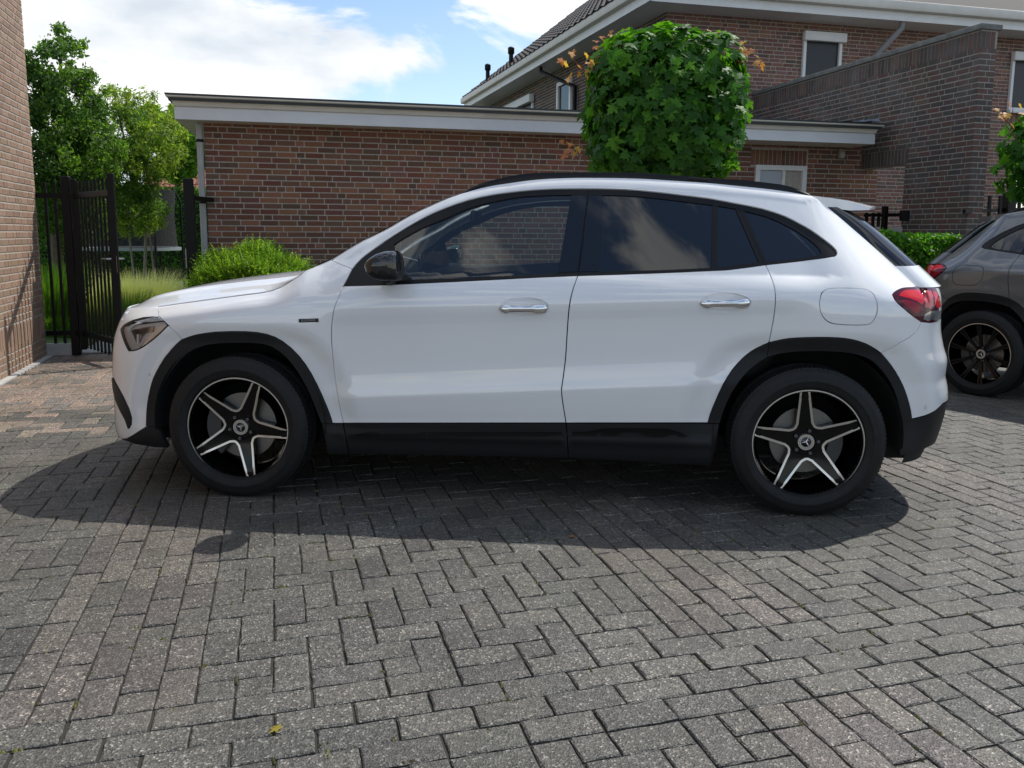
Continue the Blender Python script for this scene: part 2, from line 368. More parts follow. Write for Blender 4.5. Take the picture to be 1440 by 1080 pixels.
def brick_geo(l,h,cf=.0,c=.003,d=.0045):
    """x along the wall, y outward, z up; centred"""
    a,b=l/2,h/2; cx=c if l<.9 else .02; cz=c if l<.9 else .06
    f=[(-a+cx,d,-b+cz),(a-cx,d,-b+cz),(a-cx,d,b-cz),(-a+cx,d,b-cz)]
    m=[(-a,d-c*.8,-b),(a,d-c*.8,-b),(a,d-c*.8,b),(-a,d-c*.8,b)]
    k=[(-a,-.004,-b),(a,-.004,-b),(a,-.004,b),(-a,-.004,b)]
    V=f+m+k
    F=[(3,2,1,0)]+[(i,(i+1)%4,4+(i+1)%4,4+i) for i in range(4)]+[(4+i,4+(i+1)%4,8+(i+1)%4,8+i) for i in range(4)]
    return V,F
def bricks(parent,org,ud,nd,length,z0,z1,pal,seed,budget,holes=(),course=.065,joint=.0125,soldiers=(),name='brick',hdr=.17,start_half=True):
    """lay wild-bond bricks on the plane through org (ground), u along ud, outward nd"""
    r=random.Random(seed); R=Matrix(((ud.x,nd.x,0,0),(ud.y,nd.y,0,0),(0,0,1,0),(0,0,0,1)))
    items=[]
    def add(u,z,l,h):
        if l<.03: return
        items.append((u+l/2,z+h/2,l,h))
    n=int(round((z1-z0)/course))
    for k in range(n):
        zb=z0+k*course; h=course-joint; zm=zb+h/2
        if any(s[2]<zm<s[3] and s[0]<=0.001 and s[1]>=length-.001 for s in soldiers): continue
        blocks=sorted([(a,b) for (a,b,c,d) in list(holes)+list(soldiers) if c<zm<d])
        spans=[];u=0
        for a,b in blocks:
            if a>u: spans.append((u,a))
            u=max(u,b)
        if u<length: spans.append((u,length))
        for (a,b) in spans:
            u=a; first=True; run=0
            while u<b-.02:
                if first: l=.10 if k%2==0 else .155; l=l if start_half else r.uniform(.06,.21)
                elif r.random()<hdr or run>=4: l=.10; run=0
                else: l=.211; run+=1
                first=False
                l*=1+r.uniform(-.015,.015)
                if u+l>b-.05: l=b-u-.0005
                add(u,zb+r.uniform(-.001,.001),l if u+l>=b-.002 else l-joint+.001,h); u+=l
    for (a,b,c,d) in soldiers:
        u=a; 
        while u<b-.03:
            add(u+.002,c,min(.057,b-u-.003),d-c-joint); u+=.0655
    sc=[]
    for (u,z,l,h) in items:
        p=org+ud*u+Vector((0,0,z)); sc.append((far(p) if shows(p,4) else 1e3+far(p),p,l,h))
    sc.sort(key=lambda t:t[0]); rest=MB()
    for n_,(d,p,l,h) in enumerate(sc):
        if n_<budget and d<1e3:
            o=link(name,unit_brick(pal,r.randrange(14)),parent,Matrix.Translation(p)@R@Matrix.Diagonal((l,1,h,1)))
        elif d<1e3+16:
            V,F=brick_geo(l,h); M=Matrix.Translation(p)@R; rest.add([M@Vector(v) for v in V],F,rmix(r,pal))
    if rest.V: tag(link('brickwork',rest.mesh('brickwork',M_BRICKW if pal is BROWN else M_BRICK),parent),kind='stuff')
def slab(parent,name,org,ud,nd,u0,u1,d0,d1,z0,z1,m,holes=()):
    """solid between u0..u1, depth d0..d1 (outward positive); rectangular holes cut right through"""
    R=Matrix.Translation(org)@Matrix(((ud.x,nd.x,0,0),(ud.y,nd.y,0,0),(0,0,1,0),(0,0,0,1)))
    us=sorted({u0,u1,*[h[0] for h in holes],*[h[1] for h in holes]}); zs=sorted({z0,z1,*[h[2] for h in holes],*[h[3] for h in holes]})
    us=[u for u in us if u0<=u<=u1]; zs=[z for z in zs if z0<=z<=z1]
    solid=lambda i,j: 0<=i<len(us)-1 and 0<=j<len(zs)-1 and not any(h[0]<(us[i]+us[i+1])/2<h[1] and h[2]<(zs[j]+zs[j+1])/2<h[3] for h in holes)
    b=MB()
    for i in range(len(us)-1):
        for j in range(len(zs)-1):
            if not solid(i,j): continue
            a0,a1,c0,c1=us[i],us[i+1],zs[j],zs[j+1]
            V=[R@Vector(v) for v in ((a0,d0,c0),(a1,d0,c0),(a1,d0,c1),(a0,d0,c1),(a0,d1,c0),(a1,d1,c0),(a1,d1,c1),(a0,d1,c1))]
            F=[(0,1,2,3),(7,6,5,4)]
            if not solid(i,j-1): F.append((0,4,5,1))
            if not solid(i,j+1): F.append((3,2,6,7))
            if not solid(i-1,j): F.append((0,3,7,4))
            if not solid(i+1,j): F.append((1,5,6,2))
            b.add(V,F)
    return link(name,b.mesh(name,m),parent)
def boxat(parent,name,org,ud,nd,u0,u1,d0,d1,z0,z1,m,bev=0):
    b=MB(); R=Matrix.Translation(org)@Matrix(((ud.x,nd.x,0,0),(ud.y,nd.y,0,0),(0,0,1,0),(0,0,0,1)))
    b.box(((u0+u1)/2,(d0+d1)/2,(z0+z1)/2),(u1-u0,d1-d0,z1-z0),R)
    me=b.mesh(name,m)
    if bev: bevel_mesh(me,bev,2)
    return link(name,me,parent)
def window(parent,org,ud,nd,u0,u1,z0,z1,fw=.06,dep=-.06,pane=None,mull=(),frame=None):
    f=MB(); R=Matrix.Translation(org)@Matrix(((ud.x,nd.x,0,0),(ud.y,nd.y,0,0),(0,0,1,0),(0,0,0,1)))
    def bx(a,b,c,d,e,g): f.box(((a+b)/2,(c+d)/2,(e+g)/2),(b-a,d-c,g-e),R)
    bx(u0,u0+fw,dep-.05,dep+.03,z0,z1); bx(u1-fw,u1,dep-.05,dep+.03,z0,z1); bx(u0+fw,u1-fw,dep-.05,dep+.03,z1-fw,z1); bx(u0+fw,u1-fw,dep-.05,dep+.03,z0,z0+fw)
    for m_ in mull: bx(m_-.02,m_+.02,dep-.045,dep+.025,z0+fw,z1-fw)
    w_=link('window',f.mesh('window',frame or M_WHITE),parent)
    p=MB(); p.box(((u0+u1)/2,dep-.02,(z0+z1)/2),(u1-u0-fw,.012,z1-z0-fw),R)
    link('pane',p.mesh('pane',pane or M_PANE),w_); return w_
# ---- garage: low brick building with a pale cornice
GT=.24186; GE=Vector((math.cos(GT),math.sin(GT),0)); GO=Vector((-.97*math.sin(GT)*-1,math.cos(GT)*-1,0)); GO=Vector((math.sin(GT),-math.cos(GT),0))
GP=Vector((-3.487,9.673,0))
gar=thing('garage',GP,'low red brown brick garage with a pale moulded cornice, behind the white car','garage')
LW=4.985; CZ=.065; ZB=2.484-38*CZ
slab(gar,'wall',GP,GE,GO,0,LW,-5.0,0,0,2.60,M_MORTAR)
bricks(gar,GP,GE,GO,LW,ZB,2.484+CZ,RED,11,300)
# side reveal of the left block
bricks(gar,GP+GE*LW,-GO,GE,.22,ZB,2.549,RED,12,60)
RP=GP-GO*.235; U2=8.945
wh=(7.02,7.80,1.30,2.245)
slab(gar,'wall',RP,GE,GO,LW+.001,U2,-4.7,0,0,2.60,M_MORTAR,[])
bricks(gar,RP+GE*LW,GE,GO,U2-LW,ZB,2.549,RED,13,240,holes=[(wh[0]-LW,wh[1]-LW,wh[2],wh[3])],soldiers=[(wh[0]-LW-.06,wh[1]-LW+.03,wh[3],wh[3]+.215)])
gw=window(gar,RP,GE,GO,wh[0],wh[1],wh[2],wh[3],.065,.012,mull=(7.45,))
boxat(gw,'pale_panel',RP,GE,GO,wh[0]+.07,7.43,.0,.006,wh[2]+.07,wh[3]-.07,mat('pale_panel_blue',(.42,.46,.50),.5))  # plain pale blue-grey sheet over the left pane
PROFC=[(.30,2.51),(.30,2.635),(.285,2.638),(.285,2.646),(.305,2.650),(.31,2.664),(.318,2.69),(.338,2.715),(.362,2.731),(.375,2.737),(.375,2.752)]
def extrude(prof,uv0,uv1,org,m,name,parent,mit=0):
    b=MB();V=[];F=[];n=len(prof)
    for (uu,s) in ((uv0,-1),(uv1,1)):
        for d,z in prof: V.append(org+GE*(uu+s*mit*(d-.30))+GO*d+Vector((0,0,z)))
    for k in range(n-1): F.append((k,n+k,n+k+1,k+1))
    b.add(V,F); me=b.mesh(name,m); return link(name,me,parent)
UL,UR=-.26,8.47
extrude(PROFC[:3],UL,UR,GP,M_FASCIA,'fascia',gar,1)
extrude(PROFC[2:],UL,UR,GP,M_COVE,'cornice',gar,1)
extrude([(.375,2.752),(.382,2.753),(.382,2.772),(.0,2.775)],UL,UR,GP,M_DARK,'roof_edge',gar,1)
# return of the cornice along the left end, and soffit
rt=MB();V=[];F=[];n=len(PROFC)
for (dd) in (0,5.2):
    for d,z in PROFC: V.append(GP+GE*(UL-(d-.30))+GO*(d if dd==0 else -dd)+Vector((0,0,z)))
for k in range(n-1): F.append((n+k,k,k+1,n+k+1))
rt.add(V,F); link('cornice',rt.mesh('cornice',M_COVE),gar)
V=[];F=[]
rt=MB()
for (dd) in (0,4.6):
    for d,z in PROFC: V.append(GP+GE*(UR+(d-.30))+GO*(d if dd==0 else -.24)+Vector((0,0,z)))
for k in range(n-1): F.append((k,n+k,n+k+1,k+1))
rt.add(V,F); link('cornice',rt.mesh('cornice',M_COVE),gar)
boxat(gar,'soffit',GP,GE,GO,UL+.002,UR-.002,-5.2,.298,2.512,2.53,M_COVE)
boxat(gar,'roof',GP,GE,GO,UL-.05,UR+.05,-5.2,.36,2.70,2.765,M_DARK)
# downpipe on the left corner, lamp under the cornice, folded roofing sheet
dp=MB(); q0=GP-GE*.045+GO*.02
dp.tube([q0+Vector((0,0,0)),q0+Vector((0,0,2.50))],.036,12); me=smooth_angle(dp.mesh('downpipe',mat('zinc',(.36,.37,.37),.5,noise=.1)),50); pipe=link('downpipe',me,gar)
for zc in (.9,1.62,2.3):
    k=MB(); k.tube([q0+Vector((0,0,zc)),q0+Vector((0,0,zc+.03))],.042,12); link('bracket',k.mesh('bracket',M_IRON),pipe)
lm=boxat(gar,'wall_lamp',RP,GE,GO,8.28,8.37,.008,.06,2.36,2.49,mat('lamp_beige',(.33,.31,.27),.6),.012)
boxat(lm,'lamp_glass',RP,GE,GO,8.295,8.355,.06,.068,2.375,2.44,mat('lamp_pane',(.5,.5,.47),.2))
sh=MB();V=[];F=[];r3=random.Random(4); nu,nv=14,5
for a in range(nu+1):
    for b_ in range(nv+1):
        u=7.9+.62*a/nu; d=.36-.3*b_/nv
        z=2.775+.085*(a/nu)**1.5*(.6+.4*math.sin(b_*1.9+a*.7))*(1 if b_ not in(0,) else .25)+r3.uniform(0,.012)
        V.append(GP+GE*(u+r3.uniform(-.01,.01))+GO*(d+r3.uniform(-.01,.02))+Vector((0,0,z)))
for a in range(nu):
    for b_ in range(nv): q=a*(nv+1)+b_; F.append((q,q+nv+1,q+nv+2,q+1))
sh.add(V,F); link('roofing_sheet',sh.mesh('roofing_sheet',mat('sheet_blue',(.16,.19,.24),.5,noise=.2),True),gar)
# ---- tall brick wall with coping, running back from the pier
WP=Vector((5.385,10.05,0)); WT=.2619; WN=Vector((-math.sin(WT),math.cos(WT),0)); WO=Vector((-math.cos(WT),-math.sin(WT),0)) # outward = left
gwall=thing('brick_wall',WP,'tall brick wall with a grey coping and a doorway, right of the garage','wall')
dw=(1.10,2.14,0,2.23)
slab(gwall,'wall',WP,WN,WO,0,4.9,-.22,0,0,3.66,M_MORTAR_D,[dw])
bricks(gwall,WP,WN,WO,4.9,.026,3.45,BROWN,21,300,holes=[dw,(2.1,4.9,0,2.5)],soldiers=[(0,4.9,3.451,3.655),(1.06,2.10,2.23,2.44)],hdr=.2)
# end face of the pier (faces the camera)
EO=Vector((math.sin(WT),-math.cos(WT),0)); EU=Vector((math.cos(WT),math.sin(WT),0))
bricks(gwall,WP+EU*.0,EU,EO,.22,.026,3.45,BROWN,22,120,soldiers=[(0,.22,3.451,3.655)],hdr=.3)
b=boxat(gwall,'coping',WP,WN,WO,-.03,4.95,-.26,.04,3.66,3.725,M_COPING,.01)
# ---- house behind
HC=Vector((2.5,14.38,0)); HE=Vector((math.cos(.25),math.sin(.25),0)); HO=Vector((math.sin(.25),-math.cos(.25),0)); HN=-HO
HL=7.27
house=thing('house',HC,'large brown brick house with white eaves and dark tiled roof behind the garage','house')
def hu(px_,py_=60):   # u on the front wall where the ray of that column meets it
    d=(px_-720)/FPX; # X = d*Y
    return (d*HC.y-HC.x)/(HE.x-d*HE.y)
wA=(hu(1109),hu(1161),3.62,4.71); wB=(hu(1392),hu(1424),3.63,4.62); wC=(5.2,6.3,1.0,2.3)
slab(house,'wall',HC,HE,HO,0,HL,-9,0,0,5.0,M_MORTAR)
bricks(house,HC,HE,HO,HL,.4,4.98,HRED,31,300,holes=[wA,wB],soldiers=[(wB[0]-.05,HL,wB[2]-.24,wB[2]-.02)],start_half=False)
for wv in (wA,wB):
    ww=window(house,HC,HE,HO,wv[0],wv[1],wv[2],wv[3],.055,.02,pane=M_WINDOWDARK)
    boxat(ww,'shutter_box',HC,HE,HO,wv[0]-.03,wv[1]+.03,.03,.13,wv[3]-.10,wv[3]+.05,M_WHITE,.006)
    boxat(ww,'sill',HC,HE,HO,wv[0]-.03,wv[1]+.03,.03,.12,wv[2]-.05,wv[2]+.012,M_WHITE,.004)
# left side wall
SN=Vector((-math.sin(.297),math.cos(.297),0)); SO=Vector((-SN.y,SN.x,0))
slab(house,'wall',HC,SN,SO,0,11.6,-.3,-.001,2.5,5.0,M_MORTAR)
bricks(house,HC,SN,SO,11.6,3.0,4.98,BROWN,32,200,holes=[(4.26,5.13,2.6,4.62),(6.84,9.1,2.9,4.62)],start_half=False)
window(house,HC,SN,SO,4.26,5.13,2.6,4.62,.09,.02)
ws=window(house,HC,SN,SO,6.84,9.1,2.9,4.55,.07,.02,pane=M_WINDOWDARK)
boxat(ws,'shutter_box',HC,SN,SO,6.75,9.2,.03,.16,4.46,4.64,M_WHITE,.006)
# eaves, gutter, hip roof
OV=.55; EZ=4.92
boxat(house,'soffit',HC,HE,HO,-OV,HL+OV,-9.5,OV,EZ,EZ+.03,M_WHITE); boxat(house,'soffit',HC,SN,SO,-OV+.02,11.6,-.3,OV,EZ-.004,EZ+.02,M_WHITE)
for (nm,u0,u1,d0,d1,ud,od) in (('fascia',-OV,HL+OV,OV,OV+.03,HE,HO),('fascia',-OV-.03,11.6,OV,OV+.03,SN,SO)):
    boxat(house,nm,HC,ud,od,u0,u1,d0,d1,EZ-.01,EZ+.13,M_WHITE)
    boxat(house,'gutter',HC,ud,od,u0-.02,u1+.02,d0,d1+.11,EZ+.131,EZ+.29,M_COVE,.03)
rb=MB(); c=[HC+HE*(-OV-.1)+HO*(OV+.1),HC+HE*(HL+OV+.1)+HO*(OV+.1),HC+HE*(HL+OV+.1)-HO*11.6,HC+SO*(OV+.1)+SN*11.65]
k=4.0
ra=HC+HE*(HL/2)-HO*(k-OV); rbk=HC+HE*(HL/2)-HO*(11.1-k+.1)
Z=lambda p,z:p+Vector((0,0,z))
rb.add([Z(p,EZ+.27) for p in c]+[Z(ra,EZ+3.6),Z(rbk,EZ+3.6)],[(0,1,4),(1,2,5,4),(2,3,5),(3,0,4,5)])
roof=link('roof',rb.mesh('roof',mat('roof_under',(.03,.03,.03),.8)),house)
# tiles on the left slope
A0=Z(c[3],EZ+.27); A1=Z(c[0],EZ+.27); slope=(Z(ra,EZ+3.6)-Z(c[0],EZ+.27)); upv=(HE*(HL/2+OV+.1)+Vector((0,0,3.33))).normalized()
alongv=(A1-A0).normalized(); nrm=alongv.cross(upv).normalized(); nrm=nrm if nrm.z>0 else -nrm
tl=[]; r4=random.Random(9); LN=(A1-A0).length
for row in range(14):
    for cl in range(int(LN/.30)):
        p=A1-alongv*(cl*.30+.15)+upv*(row*.33+.17)
        tl.append((0 if shows(p,4) else 1,far(p),p,row))
tl.sort(key=lambda t:(t[0],t[1])); trest=MB(); TV=[]
def tile_geo():
    V=[];F=[];n=6
    for y,zz in ((-.19,.045),(-.19,.02),(.19,.012)):
        for i in range(n+1):
            x=-.15+.30*i/n; V.append((x,y,zz+.018*math.sin(i/n*2*math.pi)))
    for j in range(2):
        for i in range(n): q=j*(n+1)+i; F.append((q,q+1,q+n+2,q+n+1))
    V+= [(v[0],v[1],v[2]+.024) for v in V[n+1:2*n+2]]
    b0=len(V)-(n+1)
    for i in range(n): F.append((i,i+1,b0+i+1,b0+i)); F.append((b0+i,b0+i+1,2*(n+1)+i+1,2*(n+1)+i))
    return V,F
TR=Matrix(((alongv.x,upv.x,nrm.x,0),(alongv.y,upv.y,nrm.y,0),(alongv.z,upv.z,nrm.z,0),(0,0,0,1)))
for k_ in range(6):
    V,F=tile_geo(); TV.append(mesh('roof_tile',V,F,M_TILE,True,tint=[rmix(r4,[(.055,.048,.045),(.045,.042,.042),(.07,.058,.05)],.2)]*len(V)))
for n_,(a,d,p,row) in enumerate(tl):
    M=Matrix.Translation(p)@TR
    if n_<300 and a==0: link('roof_tile',TV[r4.randrange(6)],roof,M)
    else:
        V,F=tile_geo(); trest.add([M@Vector(v) for v in V],F,rmix(r4,[(.055,.048,.045),(.045,.042,.042)],.2))
tag(link('roof_tiling',trest.mesh('roof_tiling',M_TILE,True),roof),kind='stuff')
# vent pipes on the roof, seen against the sky
for t_ in (10.35,8.15):
    p=A1-alongv*t_+upv*.35; v=MB(); v.tube([p,p+Vector((0,0,.34))],[.06,.055],10); v.tube([p+Vector((0,0,.26)),p+Vector((0,0,.30)),p+Vector((0,0,.42)),p+Vector((0,0,.45))],[.05,.085,.085,.05],10)
    link('vent_pipe',smooth_angle(v.mesh('vent_pipe',M_IRON),40),roof)
# rain pipe crossing the front wall and the one on the side
gp=MB(); a=HC+HE*hu(1216)+HO*.5+Vector((0,0,EZ+.02)); 
gp.tube([a,a+Vector((0,0,-.12)),HC+HE*(hu(1216)-.55)+HO*.08+Vector((0,0,4.05)),HC+HE*(hu(1216)-.55)+HO*.08+Vector((0,0,2.8))],.05,10); link('rain_pipe',smooth_angle(gp.mesh('rain_pipe',mat('pipe_grey',(.20,.20,.20),.5)),50),house)
gp=MB(); a=HC+SN*4.9+SO*.5+Vector((0,0,EZ-.02))
gp.tube([a,a+Vector((0,0,-.1)),HC+SN*3.9+SO*.08+Vector((0,0,4.35)),HC+SN*3.9+SO*.08+Vector((0,0,2.8))],.045,10); link('rain_pipe',smooth_angle(gp.mesh('rain_pipe',M_IRON),50),house)
# ---- brick building on the left edge
BP=Vector((-4.905,8.72,0)); BN=-ND; BO=ED
lb=thing('brick_building',BP,'sunlit brown brick building cut off by the left edge','building')
slab(lb,'wall',BP,BN,BO,0,7,-3,0,0,4.6,M_MORTAR)
bricks(lb,BP,BN,BO,7,0.0,4.55,WARM,41,300,soldiers=[(0,7,.234,.45)],hdr=.2)
boxat(lb,'plinth_edge',BP,BN,BO,0,7,.004,.07,-.03,.006,M_CONC)
# ------------------------------------------------------------------ gate, fence, garden
def bar(b,p0,p1,w,d,t=None):
    """rectangular bar from p0 to p1, section w x d"""
    p0=Vector(p0);p1=Vector(p1);a=(p1-p0).normalized(); s=a.cross(Vector((0,0,1))) if abs(a.z)<.9 else Vector(ED); s.normalize(); u=s.cross(a)
    V=[p+s*(x*w/2)+u*(y*d/2) for p in (p0,p1) for x,y in ((-1,-1),(1,-1),(1,1),(-1,1))]
    b.add(V,[(0,1,2,3),(7,6,5,4)]+[(i,i+4,(i+1)%4+4,(i+1)%4) for i in range(4)],t); return b
def one(name,fn,m,parent,bev=0):
    b=MB(); fn(b); me=b.mesh(name,m)
    if bev: bevel_mesh(me,bev,1)
    return link(name,me,parent)
UZ=Vector((0,0,1))
F0=Vector((-4.905,8.74,0)); PL=Vector((-4.62,8.79,0)); PRt=Vector((-3.46,9.07,0))
# fixed piece left of the gate
fl_=thing('fence',F0,'short black metal fence panel between the left brick building and the gate','fence')
one('rail',lambda b:bar(b,F0+UZ*1.66,PL+UZ*1.66,.04,.05),M_IRON,fl_); one('rail',lambda b:bar(b,F0+UZ*.235,PL+UZ*.235,.04,.05),M_IRON,fl_)
for f in (.3,.62):
    p=F0.lerp(PL,f); one('picket',lambda b:bar(b,p+UZ*.10,p+UZ*1.80,.025,.03),M_IRON,fl_)
one('post',lambda b:bar(b,PL+UZ*0,PL+UZ*1.86,.085,.085),M_IRON,fl_,.006)
one('kerb_board',lambda b:bar(b,F0+UZ*.06,PL+UZ*.06,.05,.13),M_CONC,fl_)
# the gate leaf stands open towards the camera
gate=thing('gate',PL,'black metal garden gate with upright bars standing open beside the white car','gate')
g0=PL+Vector((.09,-.02,0)); g1=Vector((-3.79,8.02,0))
one('stile',lambda b:bar(b,g0+UZ*.06,g0+UZ*1.83,.055,.055),M_IRON,gate,.004); one('stile',lambda b:bar(b,g1+UZ*.10,g1+UZ*1.84,.06,.06),M_IRON,gate,.004)
one('rail',lambda b:bar(b,g0+UZ*1.66,g1+UZ*1.66,.035,.06),M_IRON,gate,.004); one('rail',lambda b:bar(b,g0+UZ*.235,g1+UZ*.235,.035,.06),M_IRON,gate,.004)
for k in range(9):
    p=g0.lerp(g1,(k+1)/10); one('picket',lambda b:bar(b,p+UZ*.085,p+UZ*1.80,.020,.022),M_IRON,gate)
for z in (1.66,.235):
    h=MB(); q=PL.lerp(g0,.5)+UZ*z; h.lathe([(.001,-.03),(.032,-.03),(.032,.03),(.001,.03)],12); me=h.mesh('hinge',M_IRON); smooth_angle(me); link('hinge',me,gate,Matrix.Translation(q))
hd=MB(); q=g1+UZ*.99; a=(g0-g1).normalized(); s=Vector((a.y,-a.x,0))
hd.box((0,0,0),(.05,.05,.16),Matrix.Translation(q+a*.0+s*.0)); 
hd.tube([q+s*.02+UZ*.05,q+s*.075+UZ*.05,q+s*.08+a*.12+UZ*.05],.010,8); hd.tube([q-s*.02+UZ*.05,q-s*.075+UZ*.05,q-s*.08+a*.12+UZ*.05],.010,8)
link('handle',smooth_angle(hd.mesh('handle',mat('handle_steel',(.35,.35,.35),.3,1.0)),40),gate)
# right post and panel up to the garage
fr_=thing('fence',PRt,'black fence post and narrow panel fixed to the garage corner','fence')
one('post',lambda b:bar(b,PRt,PRt+UZ*1.86,.10,.10),M_IRON,fr_,.006)
PE=PRt+Vector((.13,.5,0)); PE=GP+GO*.02-GE*.10
one('rail',lambda b:bar(b,PRt+UZ*1.66,PE+UZ*1.66+GE*.16,.04,.05),M_IRON,fr_); one('rail',lambda b:bar(b,PRt+UZ*.235,PE+UZ*.235,.04,.05),M_IRON,fr_)
p=PRt.lerp(PE,.55); one('picket',lambda b:bar(b,p+UZ*.1,p+UZ*1.80,.025,.03),M_IRON,fr_)
one('strike_plate',lambda b:bar(b,PRt+UZ*.92-ED*.055,PRt+UZ*1.12-ED*.055,.012,.04),mat('galvanised',(.4,.4,.4),.4,.8),fr_)
# lawn and garden path behind the fence
lw=MB(); q=[Vector((-12,8.95,.006)),F0+ND*.1+UZ*.006,PRt+ND*.1+UZ*.006,GP+GO*-.2-GE*.15+UZ*.006,GP-GO*40-GE*3+UZ*.006,Vector((-40,52,.006)),Vector((-40,8.95,.006))]
lw.add(q,[tuple(range(7))]); lawn=link('lawn',lw.mesh('lawn',M_LAWN)); tag(lawn,kind='structure')
pth=MB(); path=link('path',None) if False else None
pa=PL.lerp(PRt,.5)
pb=MB(); e0=pa-ED*.62; 
pb.add([e0+ND*.02+UZ*.012,e0+ED*1.25+ND*.02+UZ*.012,e0+ED*1.6+ND*6.2+UZ*.012,e0-ED*.1+ND*6.2+UZ*.012],[(0,1,2,3)])
path=link('path',pb.mesh('path',M_SAND)); tag(path,kind='structure')
r5=random.Random(3); tm=[]
for k in range(4):
    b=MB(); b.box((0,0,-.02),(.585,.585,.05)); me=b.mesh('flagstone',mat('flagstone%d'%k,(.30+.03*k,.30+.03*k,.29+.03*k),.85,noise=.12,nscale=6)); bevel_mesh(me,.008,1); tm.append(me)
for a in range(2):
    for c_ in range(10):
        link('flagstone',tm[r5.randrange(4)],path,Matrix.Translation(e0+ED*(.32+.6*a+.022*c_)+ND*(.33+.6*c_)+UZ*.02)@Matrix.Rotation(TH+r5.gauss(0,.01),4,'Z'))
cross=MB(); c0=e0+ND*2.6
# ---- foliage helpers
def leaf_quads(P,Nn,L_,W_,rng_,cols,droop=.35):
    """numpy: many folded diamond leaves. P positions, Nn outward normals"""
    n=len(P); rs=np.random.RandomState(rng_)
    d=rs.normal(size=(n,3)); d=d-(d*Nn).sum(1,keepdims=True)*Nn*.6; d[:,2]-=droop; d/=np.linalg.norm(d,axis=1,keepdims=True)+1e-9
    up=Nn*.7+rs.normal(size=(n,3))*.55; s=np.cross(d,up); s/=np.linalg.norm(s,axis=1,keepdims=True)+1e-9
    nn=np.cross(s,d); l=(L_*(.65+.7*rs.rand(n)))[:,None]; w_=(W_*(.7+.6*rs.rand(n)))[:,None]
    base=P; tip=P+d*l; m=P+d*l*.45
    a=m+s*w_*.5+nn*w_*.18; b=m-s*w_*.5+nn*w_*.18
    V=np.stack([base,a,tip,b],1).reshape(-1,3); i=np.arange(n)[:,None]*4
    F=np.concatenate([np.stack([i[:,0],i[:,0]+1,i[:,0]+2],1),np.stack([i[:,0],i[:,0]+2,i[:,0]+3],1)])
    c=np.array(cols)[rs.randint(0,len(cols),n)]*(.75+.5*rs.rand(n,1)); T=np.repeat(c,4,0)
    return V,F,T
def fast_mesh(name,V,F,m,T=None):
    me=bpy.data.meshes.new(name); nv,nf=len(V),len(F); k=F.shape[1]
    me.vertices.add(nv); me.vertices.foreach_set('co',np.asarray(V,np.float32).ravel())
    me.loops.add(nf*k); me.loops.foreach_set('vertex_index',np.asarray(F,np.int32).ravel())
    me.polygons.add(nf); me.polygons.foreach_set('loop_start',np.arange(0,nf*k,k,dtype=np.int32)); 
    me.materials.append(m)
    if T is not None:
        a=me.attributes.new('tint','FLOAT_COLOR','POINT'); t=np.ones((nv,4),np.float32); t[:,:3]=T; a.data.foreach_set('color',t.ravel())
    me.update(calc_edges=True); me.validate(); return me
def clumps(C,R,n,k,seed,shell=.55,fl=(1,1,1)):
    """n leaf positions gathered in k clumps spread over an ellipsoid C,R -> positions, normals"""
    rs=np.random.RandomState(seed); u=rs.normal(size=(k,3)); u/=np.linalg.norm(u,axis=1,keepdims=True)
    rr=(shell+(1-shell)*rs.rand(k,1)**.6); cc=u*rr*np.array(R); cr=(.16+.16*rs.rand(k,1))
    i=rs.randint(0,k,n); v=rs.normal(size=(n,3)); v/=np.linalg.norm(v,axis=1,keepdims=True)
    P=cc[i]+v*(rs.rand(n,1)**.5)*cr[i]*np.array(R).mean()
    Nn=v*.5+u[i]; Nn/=np.linalg.norm(Nn,axis=1,keepdims=True)
    return P+np.array(C),Nn
def tree(name,label,base,trunkpts,blobs,leafL,leafW,cols,seed,group=None,limbs=(),trunk_r=(.09,.03),tm_=None):
    t=thing(name,base,label,'tree',group)
    b=MB(); n=len(trunkpts); b.tube(trunkpts,[trunk_r[0]+(trunk_r[1]-trunk_r[0])*k/(n-1) for k in range(n)],8)
    for l_ in limbs: b.tube(l_,[trunk_r[1]*1.3*(1-.8*k/(len(l_)-1)) for k in range(len(l_))],6)
    link('trunk',smooth_angle(b.mesh('trunk',tm_ or M_BARK),60),t)
    Vs=[];Fs=[];Ts=[];o=0
    for q,(C,R,nl,k,cset) in enumerate(blobs):
        P,Nn=clumps(C,R,int(nl*1.35),int(k*1.25),seed+q*17); V,F,T=leaf_quads(P,Nn,leafL,leafW,seed+q,cols[cset]); Vs.append(V);Fs.append(F+o);Ts.append(T);o+=len(V)
    link('crown',fast_mesh('crown',np.concatenate(Vs),np.concatenate(Fs),M_LEAF,np.concatenate(Ts)),t)
    return t
def at(px_,py_,Y):
    """point of the place at distance Y along the line of sight of a column and row of the photograph"""
    x2=(px_-720)/FPX; y2=(py_-CCY)/FPX; X=x2*math.cos(ROLL)+y2*math.sin(ROLL); yc=-x2*math.sin(ROLL)+y2*math.cos(ROLL)
    d=Vector((X,math.cos(PITCH)-yc*math.sin(PITCH),-math.sin(PITCH)-yc*math.cos(PITCH))); return Vector((0,0,CAM_H))+d*(Y/d.y)
DK=[(.035,.080,.016),(.048,.105,.020),(.028,.066,.016),(.068,.135,.024),(.052,.115,.02)]
MD=[(.075,.15,.024),(.10,.185,.03),(.06,.12,.022),(.12,.205,.036)]
LT=[(.15,.23,.035),(.20,.27,.05),(.12,.20,.035),(.23,.29,.06),(.17,.21,.06)]
BR=[(.10,.22,.02),(.14,.27,.025),(.08,.18,.02),(.17,.30,.035)]
def E3(px_,py_,Y,rx,ry,rz): return (tuple(at(px_,py_,Y)),(rx,ry,rz))
Y=11.6
bl=[]
